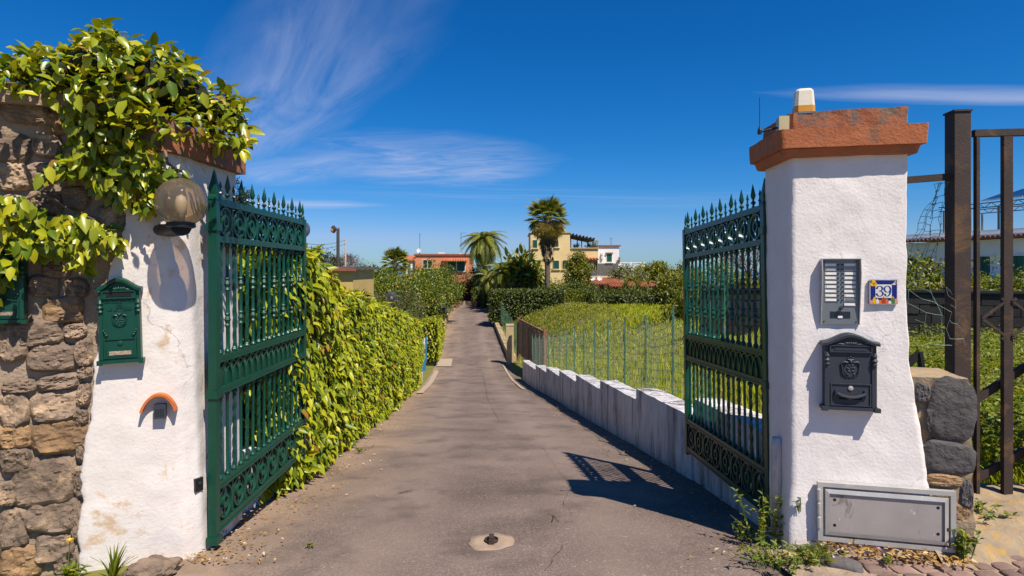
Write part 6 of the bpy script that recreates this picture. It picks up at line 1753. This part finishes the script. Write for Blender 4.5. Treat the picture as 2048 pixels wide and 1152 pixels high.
# low wall closing the drive
t = thing('garden_wall', 'low stone edging wall at the far end of the drive', 'wall', (X(915, 59), 59, zr(59)))
for k in range(9): MB().box((0.14 + 0.28*k, 0, 0.16), (0.26, 0.3, 0.34 + 0.03*(k % 3))).build('stone', M['kerb'], t)
def potplant(label, px, py, Y, r, h, mat):
    c = P(px, py, Y); t = thing('potted_plant', label, 'potted plant', (c.x, c.y, zr(Y)), 0)
    m = MB(); m.lathe([(r*0.7, 0), (r, r*1.3), (r*1.1, r*1.32), (r*1.1, r*1.5), (r*0.9, r*1.45)], 14); m.build('pot', M['pot'], t, 40)
    pts, out = crown_points(260, (0, 0, r*1.4 + h/2), (r*1.1, r*1.1, h/2), 12, r*0.5, 0.3); k = len(pts)
    stuff(link('leaves', leaf_mesh('leaves', pts, out + rnd(k)*0.5, out + np.array([0, 0, .7]), np.full(k, 0.14), np.full(k, 0.06), mat, T4, F4), t))
potplant('potted plant on the left at the end of the drive', 913, 606, 55, 0.33, 1.6, L['bright'])
potplant('potted plant on the right at the end of the drive', 950, 606, 55.5, 0.33, 1.5, L['bright'])

# solar house at the right
A, B = P(1800, 482, 34), P(2110, 452, 27)
t = thing('house', 'white house with green shutters and solar panels at the right', 'house', (A.x, A.y, -0.6), atan2(B.y-A.y, B.x-A.x))
LN = Vector((B.x-A.x, B.y-A.y)).length; hz = A.z + 0.6
walls(t, 0, LN, 0, hz-0.15, 0, 6, 'white_wall')
m = MB(); m.box((LN/2, 2.9, hz+0.02), (LN+0.3, 6.7, 0.10)); m.build('roof', M['white_wall'], t)
m = MB(); m.box((LN/2, 2.9, hz+0.14), (LN+0.1, 6.3, 0.34)); m.build('parapet', M['white_wall'], t)
n = int(LN/0.22); tl = MB()
tl.add([(-0.1*cos(pi*q/5), y_, 0.09*sin(pi*q/5)) for y_ in (-0.52, 0.0) for q in range(6)], [(i, i+1, 7+i, 6+i) for i in range(5)] + [(5,4,3,2,1,0)]); tl = tl.mesh('eave_tile', M['roof_edge'], 60)
for k in range(n):
    o = link('eave_tile', tl, t); o.location = (0.11 + 0.22*k, 0, hz - 0.06)
m = MB(); m.box((LN/2, -0.24, hz-0.09), (LN, 0.5, 0.05)); m.build('eave', M['roof_edge'], t)
def solx(px):      # distance along the facade where a pixel column meets it
    a = (px-1024)/F; d = (B-A); return (a*A.y - A.x)/(d.x - a*d.y)*LN
for px in (1825, 1856, 1968, 2035): window(t, solx(px), hz-1.55, 0.62, 1.15, 0, True)
m = MB(); m.box((LN/2+1, -0.5, hz-2.5), (LN-2, 1.0, 0.9)); m.build('balcony', M['white_wall'], t)
# canopy
cz = hz + 1.50; xa, xb = solx(1872), LN + 1
for k, x in enumerate(np.linspace(xa, xb-1.0, 5)):
    for yv in (0.6, 3.6): MB().box((x, yv, (hz+0.3+cz)/2), (0.07, 0.07, cz-hz-0.3)).build('canopy_post', M['grey_metal'], t)
for yv in (0.5, 3.7):
    m = MB(); m.bar((xa-0.2, yv, cz), (xb, yv, cz), 0.05, 0.05); m.bar((xa-0.2, yv, cz+0.22), (xb, yv, cz+0.22), 0.05, 0.05)
    nn = int((xb-xa)/0.3)
    for k in range(nn): m.bar((xa + 0.3*k, yv, cz + (0 if k % 2 else 0.22)), (xa + 0.3*(k+1), yv, cz + (0.22 if k % 2 else 0)), 0.025, 0.025)
    m.build('truss', M['grey_metal'], t)
pxs = [solx(1952) + 0.95*k for k in range(int((xb-solx(1952))/0.95)+1)]
for x in pxs:
    for row_ in range(2):
        a_ = Vector((x, 0.4 + 1.6*row_, cz + 0.32 + 0.30*row_)); m = MB()
        q = [a_, a_ + Vector((0.9, 0, 0)), a_ + Vector((0.9, 1.5, 0.42)), a_ + Vector((0, 1.5, 0.42))]
        m.add(q + [p + Vector((0, 0, 0.05)) for p in q], [(0,1,2,3), (4,7,6,5), (0,4,5,1), (1,5,6,2), (2,6,7,3), (3,7,4,0)]); po = m.build('solar_panel', M['solar'], t)
        m = MB(); m.bar(q[0] + Vector((0, -0.01, 0.03)), q[1] + Vector((0, -0.01, 0.03)), 0.02, 0.075); m.build('panel_frame', M['white_metal'], po)

# ------------------------------------------------------------------ trees
def at(px, py, Y): return P(px, py, Y)
def T_(label, px, Y, ztop, rx, rz, mat, base_z=None, name='tree', **k):
    bz = base_z if base_z is not None else ground_z(X(px, Y), Y)
    h = ztop - bz
    return tree(name, label, (X(px, Y), Y, bz), h, (rx, rx, rz), mat, **k)
zt = lambda py, Y: EYE - (py-542)/F*Y
cit = dict(leaf=(0.15, 0.075), n=13000, clumps=90, cr=0.56, fruit=10)
T_('dense citrus tree just right of the yellow hut', 742, 34, zt(534, 34), 1.5, 1.5, L['citrus'], name='citrus_tree', **cit)
T_('rounded citrus tree below the small fan palm', 795, 37, zt(545, 37), 1.8, 1.7, L['citrus'], name='citrus_tree', **cit)
T_('large fruiting citrus tree in front of the salmon house', 858, 43, zt(526, 43), 1.9, 1.8, L['citrus'], name='citrus_tree', **{**cit, 'n': 16000, 'fruit': 14})
T_('citrus tree nearest the garden lanterns', 856, 40, zt(548, 40), 1.1, 1.2, L['citrus'], name='citrus_tree', **cit)
T_('low citrus tree behind the dark globe lamp', 765, 30, zt(558, 30), 1.4, 1.2, L['citrus'], name='citrus_tree', **cit)
T_('dull green tree at the left of the orchard', 725, 46, zt(543, 46), 1.7, 1.5, L['olive'], leaf=(0.17, 0.07), n=7000)
T_('far orchard tree left of the drive end', 882, 52, zt(545, 52), 1.2, 1.5, L['citrus'], name='citrus_tree', **{**cit, 'n': 6000})
T_('silvery olive tree leaning over the long hedge', 815, 28, zt(584, 28), 0.75, 0.9, L['olive'], name='olive_tree', leaf=(0.10, 0.022), n=9000, clumps=70, cr=0.34)
T_('grey green olive tree beside the dark globe lamp', 760, 26, zt(592, 26), 0.6, 0.6, L['olive'], name='olive_tree', leaf=(0.10, 0.024), n=7000, clumps=50, cr=0.36)
T_('feathery olive tree at the end of the drive', 915, 62, zt(535, 62), 2.0, 2.0, L['olive'], name='olive_tree', leaf=(0.22, 0.05), n=6000, clumps=50, cr=0.6)
T_('tall dark conifer rising behind the left gate', 482, 36, zt(362, 36), 0.75, 3.2, L['cypress'], name='conifer_tree', leaf=(0.20, 0.07), n=7000, clumps=80, cr=0.36, trunk_r=0.16)
T_('dark evergreen tree behind the yellow hut', 655, 32, zt(500, 32), 1.1, 1.6, L['cypress'], leaf=(0.16, 0.07), n=4500)
T_('rounded laurel tree in front of the cream house', 1157, 47, zt(502, 47), 0.85, 1.6, L['bright'], leaf=(0.18, 0.08), n=8000, clumps=70, cr=0.5)
T_('broad fig tree right of the white terrace', 1312, 56, zt(524, 56), 1.9, 1.0, L['bright'], name='fig_tree', leaf=(0.26, 0.14), n=5000, clumps=50, cr=0.55, shell=0.4)
T_('yellow green tree behind the right gate edge', 1372, 46, zt(530, 46), 1.1, 1.2, L['bright'], leaf=(0.20, 0.09), n=4500)
T_('grey green tree in front of the white terrace', 1255, 54, zt(536, 54), 1.5, 0.6, L['olive'], leaf=(0.22, 0.08), n=4000)
T_('small tree left of the laurel by the cream house', 1112, 46, zt(562, 46), 1.0, 0.8, L['citrus'], leaf=(0.18, 0.08), n=4000)
T_('rounded garden bush beside the flat-topped hedge', 1160, 42, zt(566, 42), 1.2, 1.1, L['box'], leaf=(0.15, 0.07), n=5500, cr=0.4)
T_('bushy shrub right of the flat-topped hedge', 1138, 41, zt(578, 41), 0.8, 0.9, L['bright'], leaf=(0.15, 0.07), n=3000, cr=0.35)
T_('glossy bush just behind the wire netting at the right', 1850, 17, zt(512, 17), 1.45, 1.15, L['bright'], leaf=(0.13, 0.06), n=9000, clumps=80, cr=0.36)
T_('light green tree behind the rusty gate bars', 1985, 19, zt(526, 19), 1.25, 1.2, L['weed'], leaf=(0.12, 0.05), n=8000, clumps=80, cr=0.34, shell=0.4)
T_('golden green hedge tree seen through the right gate', 1420, 20, zt(528, 20), 1.5, 1.2, L['bright'], leaf=(0.13, 0.06), n=8000, clumps=70, cr=0.4)
T_('yellow green bush seen through the right gate bars', 1500, 19, zt(536, 19), 1.2, 1.1, L['bright'], leaf=(0.13, 0.06), n=6500, clumps=60, cr=0.38)
T_('small citrus tree between the yellow hut and the lamp', 716, 29, zt(556, 29), 1.1, 1.1, L['citrus'], name='citrus_tree', **{**cit, 'n': 9000, 'fruit': 6})
T_('citrus tree in the middle of the orchard', 828, 35, zt(556, 35), 1.3, 1.3, L['citrus'], name='citrus_tree', **{**cit, 'n': 10000, 'fruit': 8})
T_('leafy tree against the right gate at the field end', 1345, 43, zt(540, 43), 1.2, 1.2, L['bright'], leaf=(0.18, 0.085), n=6000, clumps=60, cr=0.45)
# bare tree
def bare_tree(label, px, Y, ztop, spread, seed, depth=6):
    bz = ground_z(X(px, Y), Y); t = thing('bare_tree', label, 'tree', (X(px, Y), Y, bz)); r_ = random.Random(seed); m = MB(); H = ztop-bz; tips = []
    m.tube([(0, 0, 0), (0.05, 0, H*0.35)], [0.14, 0.10], 7)
    def grow(p, d, ln_, r, k):
        e = p + d*ln_; m.tube([p, p.lerp(e, 0.5) + Vector((r_.gauss(0, .03), r_.gauss(0, .03), 0))*ln_, e], [r, r*0.8, r*0.6], 4 if k < 4 else 5, False)
        if k == 0: tips.append(e); return
        for _ in range(3 if k > 2 else 2 + (r_.random() < 0.5)):
            nd = (d + Vector((r_.gauss(0, spread), r_.gauss(0, spread), r_.gauss(0.12, 0.25)))).normalized(); grow(e, nd, ln_*0.74, r*0.6, k-1)
    for k in range(4):
        a = k*1.6; grow(Vector((0.05, 0, H*0.34)), Vector((cos(a)*0.5, sin(a)*0.5, 1)).normalized(), H*0.19, 0.06, depth-1)
    m.build('branches', M['bark_red'], t)
    tp = np.array([tuple(e) for e in tips]); tp = np.repeat(tp, 3, 0) + rnd(len(tp)*3)*0.08; k = len(tp)
    stuff(link('buds', leaf_mesh('buds', tp, rnd(k), rnd(k), np.full(k, 0.10), np.full(k, 0.035), L['twig'], T4, F4), t))
bare_tree('bare purplish tree behind the street lamp', 682, 40, zt(492, 40), 0.55, 4)
bare_tree('bare reddish shrub tree behind the right gate', 1505, 24, zt(470, 24), 0.5, 9, 5)

# ------------------------------------------------------------------ palms
def fan_mesh(name, R, mat, nseg=19, spread=2.5, droop=0.35, fold=0.04, stalk=0.9):
    """one fan leaf: petiole then radiating pointed segments; grows along +x"""
    m = MB(); m.tube([(0, 0, 0), (stalk*0.6, 0, 0.02), (stalk, 0, 0)], [0.035, 0.025, 0.02], 5)
    for k in range(nseg):
        a = -spread/2 + spread*k/(nseg-1); ln_ = R*(0.80 + 0.2*cos(a*0.8)); da = spread/nseg*0.40
        c = Vector((stalk, 0, 0)); pts = []
        def pt(f, ang, dz): return c + Vector((cos(ang)*ln_*f, sin(ang)*ln_*f, dz - droop*ln_*(max(0, f-0.45))**1.6))
        m.add([c, pt(0.55, a-da, -fold), pt(0.55, a, fold), pt(0.55, a+da, -fold), pt(1.0, a + 0.02*((k % 3)-1), 0)], [(0,1,2), (0,2,3), (1,4,2), (2,4,3)])
    return m.mesh(name, mat)
def place_frond(t, me, base, yaw, pitch, sc=1.0, roll=0.0, name='frond'):
    o = link(name, me, t); o.location = base; o.rotation_mode = 'XYZ'; o.rotation_euler = (roll, -pitch, yaw); o.scale = (sc, sc, sc); return o
Y = 46.0; pb = X(1095, Y); gz = ground_z(pb, Y); tz = zt(432, Y)
t = thing('fan_palm', 'tall fan palm with shaggy skirt of dead fronds', 'palm tree', (pb, Y, gz)); H = tz - gz
m = MB(); prof = []
n = 46
for k in range(n+1):
    u = k/n; r = 0.30 - 0.10*min(1, u*4) + 0.02*(k % 2) + (0.06*max(0, (u-0.75))*4)
    prof.append((r, H*u))
m.lathe(prof, 12); m.build('trunk', M['palm_bark'], t, 40)
gm = fan_mesh('frond', 1.0, L['palm'], droop=0.5, stalk=0.85); om = fan_mesh('frond', 1.0, L['palm_old'], droop=0.8, stalk=0.7); dm = fan_mesh('frond', 0.85, L['palm_dead'], 16, 1.6, 0.6, 0.06, 0.5)
for k in range(36):
    yaw = k*2.399; u = k/35; place_frond(t, gm, (0, 0, H - 0.1 - 0.2*u), yaw, radians(80 - 88*u**0.9), random.uniform(0.85, 1.1), random.uniform(-.25, .25))
for k in range(30):
    yaw = k*2.399 + 1; u = k/29; place_frond(t, om, (0, 0, H - 0.3 - 0.3*u), yaw, radians(-8 - 44*u), random.uniform(0.85, 1.05), random.uniform(-.4, .4))
for k in range(110):
    yaw = k*2.399 + .5; u = k/109; place_frond(t, dm, (0.15*cos(yaw), 0.15*sin(yaw), H - 0.5 - 2.2*u), yaw, radians(-66 - 18*u + random.uniform(-6, 6)), random.uniform(0.75, 1.1) - 0.25*u, random.uniform(-.6, .6))
# small fan palm at the salmon house
Y = 62.0; pb = X(790, Y); gz = -2.2; H = zt(526, Y) - gz
t = thing('fan_palm', 'small fan palm left of the salmon house', 'palm tree', (pb, Y, gz))
MB().lathe([(0.24, 0), (0.2, H*0.5), (0.22, H)], 10).build('trunk', M['palm_bark'], t, True)
for k in range(44):
    u = k/43; place_frond(t, gm, (0, 0, H - 0.2*u), k*2.399, radians(82 - 120*u), random.uniform(0.85, 1.05), random.uniform(-.3, .3))
def feather_mesh(name, Ln_, mat, nl=34, arch=0.9, leaf=0.55, wid=0.035, rise=0.55):
    m = MB(); path = []
    for k in range(13):
        u = k/12; path.append(Vector((Ln_*(u - 0.12*u*u), 0, Ln_*(rise*u - arch*u*u))))
    m.tube(path, [0.03*(1-0.8*k/12) for k in range(13)], 5)
    for k in range(nl):
        u = 0.14 + 0.84*k/(nl-1); i = u*12; i0 = min(11, int(i)); p = path[i0].lerp(path[i0+1], i-i0); tg = (path[i0+1]-path[i0]).normalized(); l_ = leaf*(0.5 + 0.5*sin(pi*min(1, u*1.05)))
        for s in (-1, 1):
            d = (tg*0.55 + Vector((0, s*0.85, -0.15))).normalized(); e1 = p + d*l_*0.55; e2 = p + d*l_*0.9 + Vector((0, 0, -l_*0.38)); sd = tg*wid
            m.add([p - sd*0.4, p + sd*0.4, e1 + sd, e1 - sd, e2], [(0,1,2,3), (3,2,4)])
    return m.mesh(name, mat)
def feather_palm(label, px, Y, zcrown, gz, nf, me, tr, pmin=-35, pmax=78, sc=1.0):
    t = thing('feather_palm', label, 'palm tree', (X(px, Y), Y, gz)); H = zcrown-gz
    m = MB(); m.lathe([(tr*(1.15 - 0.25*min(1, k/6) + 0.05*(k % 2)), H*k/24) for k in range(25)], 10); m.build('trunk', M['palm_bark'], t, 40)
    for k in range(nf):
        u = k/(nf-1); place_frond(t, me, (0, 0, H - 0.15*u), k*2.399, radians(pmax + (pmin-pmax)*u) - 0.45, sc*random.uniform(0.88, 1.08), random.uniform(-.15, .15))
    return t
qm = feather_mesh('frond', 2.5, L['palm'], 52, 1.25, 0.70, 0.030, 0.75)
feather_palm('slender queen palm with drooping feathery crown', 968, 58, zt(484, 58), -1.9, 36, qm, 0.16, -40, 80)
dm2 = feather_mesh('frond', 1.7, L['bright'], 34, 0.8, 0.42, 0.028, 0.6)
feather_palm('short date palm with golden arching fronds', 1004, 50, zt(544, 50), -1.6, 24, dm2, 0.16, -30, 80)
feather_palm('low date palm beside the end of the drive', 978, 53, zt(556, 53), -1.7, 18, dm2, 0.15, -30, 75, 0.95)
# broad-leaved strelitzia clump
def paddle_mesh(name, ln_, w, stalk, mat):
    m = MB(); m.tube([(0, 0, 0), (stalk*0.5, 0, 0.03), (stalk, 0, 0)], [0.05, 0.035, 0.025], 5)
    def fn(u, v):
        x = stalk + ln_*u; ww = w*sin(pi*min(1, u*0.96 + 0.04))**0.6*(1-0.25*u); s_ = (v-0.5)*2
        return (x, s_*ww*0.5, 0.10*abs(s_)*w - 0.22*ln_*u*u)
    m.grid(fn, 7, 4); return m.mesh(name, mat, True)
pm = paddle_mesh('paddle_leaf', 1.0, 0.42, 0.8, L['palm'])
t = thing('strelitzia_clump', 'tall clump of paddle-leaved strelitzia left of the tall palm', 'plant', (X(1045, 50), 50, -1.6))
for k in range(17):
    a = k*2.4; r = 0.3 + 1.1*((k*7) % 10)/10; base = Vector((cos(a)*r, sin(a)*r*0.6, 0)); h = 2.4 + 1.8*((k*3) % 7)/7; topp = base*1.12 + Vector((0.1*cos(a*2), 0, h))
    MB().tube([base, base.lerp(topp, 0.5) + Vector((0.06, 0, 0)), topp], [0.12, 0.10, 0.08], 7).build('stem', M['palm_bark'], t, True)
    for q in range(13):
        u = q/12; place_frond(t, pm, tuple(topp - Vector((0, 0, 0.35*u))), q*2.399 + k, radians(80 - 105*u), random.uniform(0.6, 0.95), random.uniform(-.5, .5), 'paddle_leaf')
T_('dense broadleaf shrub under the strelitzia', 1052, 51, zt(520, 51), 1.5, 1.6, L['citrus'], leaf=(0.34, 0.15), n=5200, clumps=50, cr=0.6)
T_('dark leafy shrub left of the strelitzia', 1022, 53, zt(540, 53), 1.3, 1.3, L['citrus'], leaf=(0.3, 0.13), n=3600, clumps=40, cr=0.5)
T_('dark bushy tree under the queen palm', 965, 61, zt(528, 61), 1.6, 1.8, L['citrus'], leaf=(0.26, 0.1), n=5000, clumps=50, cr=0.55)
# yucca
ym = MB()
for k in range(1):
    ym.add([(0, -0.03, 0), (0, 0.03, 0), (0.35, -0.045, 0.02), (0.35, 0.045, 0.02), (0.8, 0, -0.02)], [(0,1,3,2), (2,3,4)])
ym = ym.mesh('blade', L['palm'])
for label, px, Y, py in (('spiky yucca clump in front of the terracotta roof', 1262, 46, 563), ('smaller spiky yucca right of the clump', 1288, 46.5, 566)):
    t = thing('yucca', label, 'plant', (X(px, Y), Y, -1.4)); Ht = zt(py, Y) + 1.4
    m = MB(); heads = []
    for k in range(5):
        a = k*1.3; e = Vector((cos(a)*0.55, sin(a)*0.4, Ht*(0.55 + 0.11*k))); m.tube([(0, 0, 0), e*0.5 + Vector((0, 0, -0.05)), e], [0.12, 0.10, 0.08], 6); heads.append(e)
    m.build('trunk', M['palm_bark'], t, True)
    for e in heads:
        for q in range(30): place_frond(t, ym, tuple(e), q*2.399, radians(88 - 115*q/29), random.uniform(0.75, 1.05), 0, 'blade')
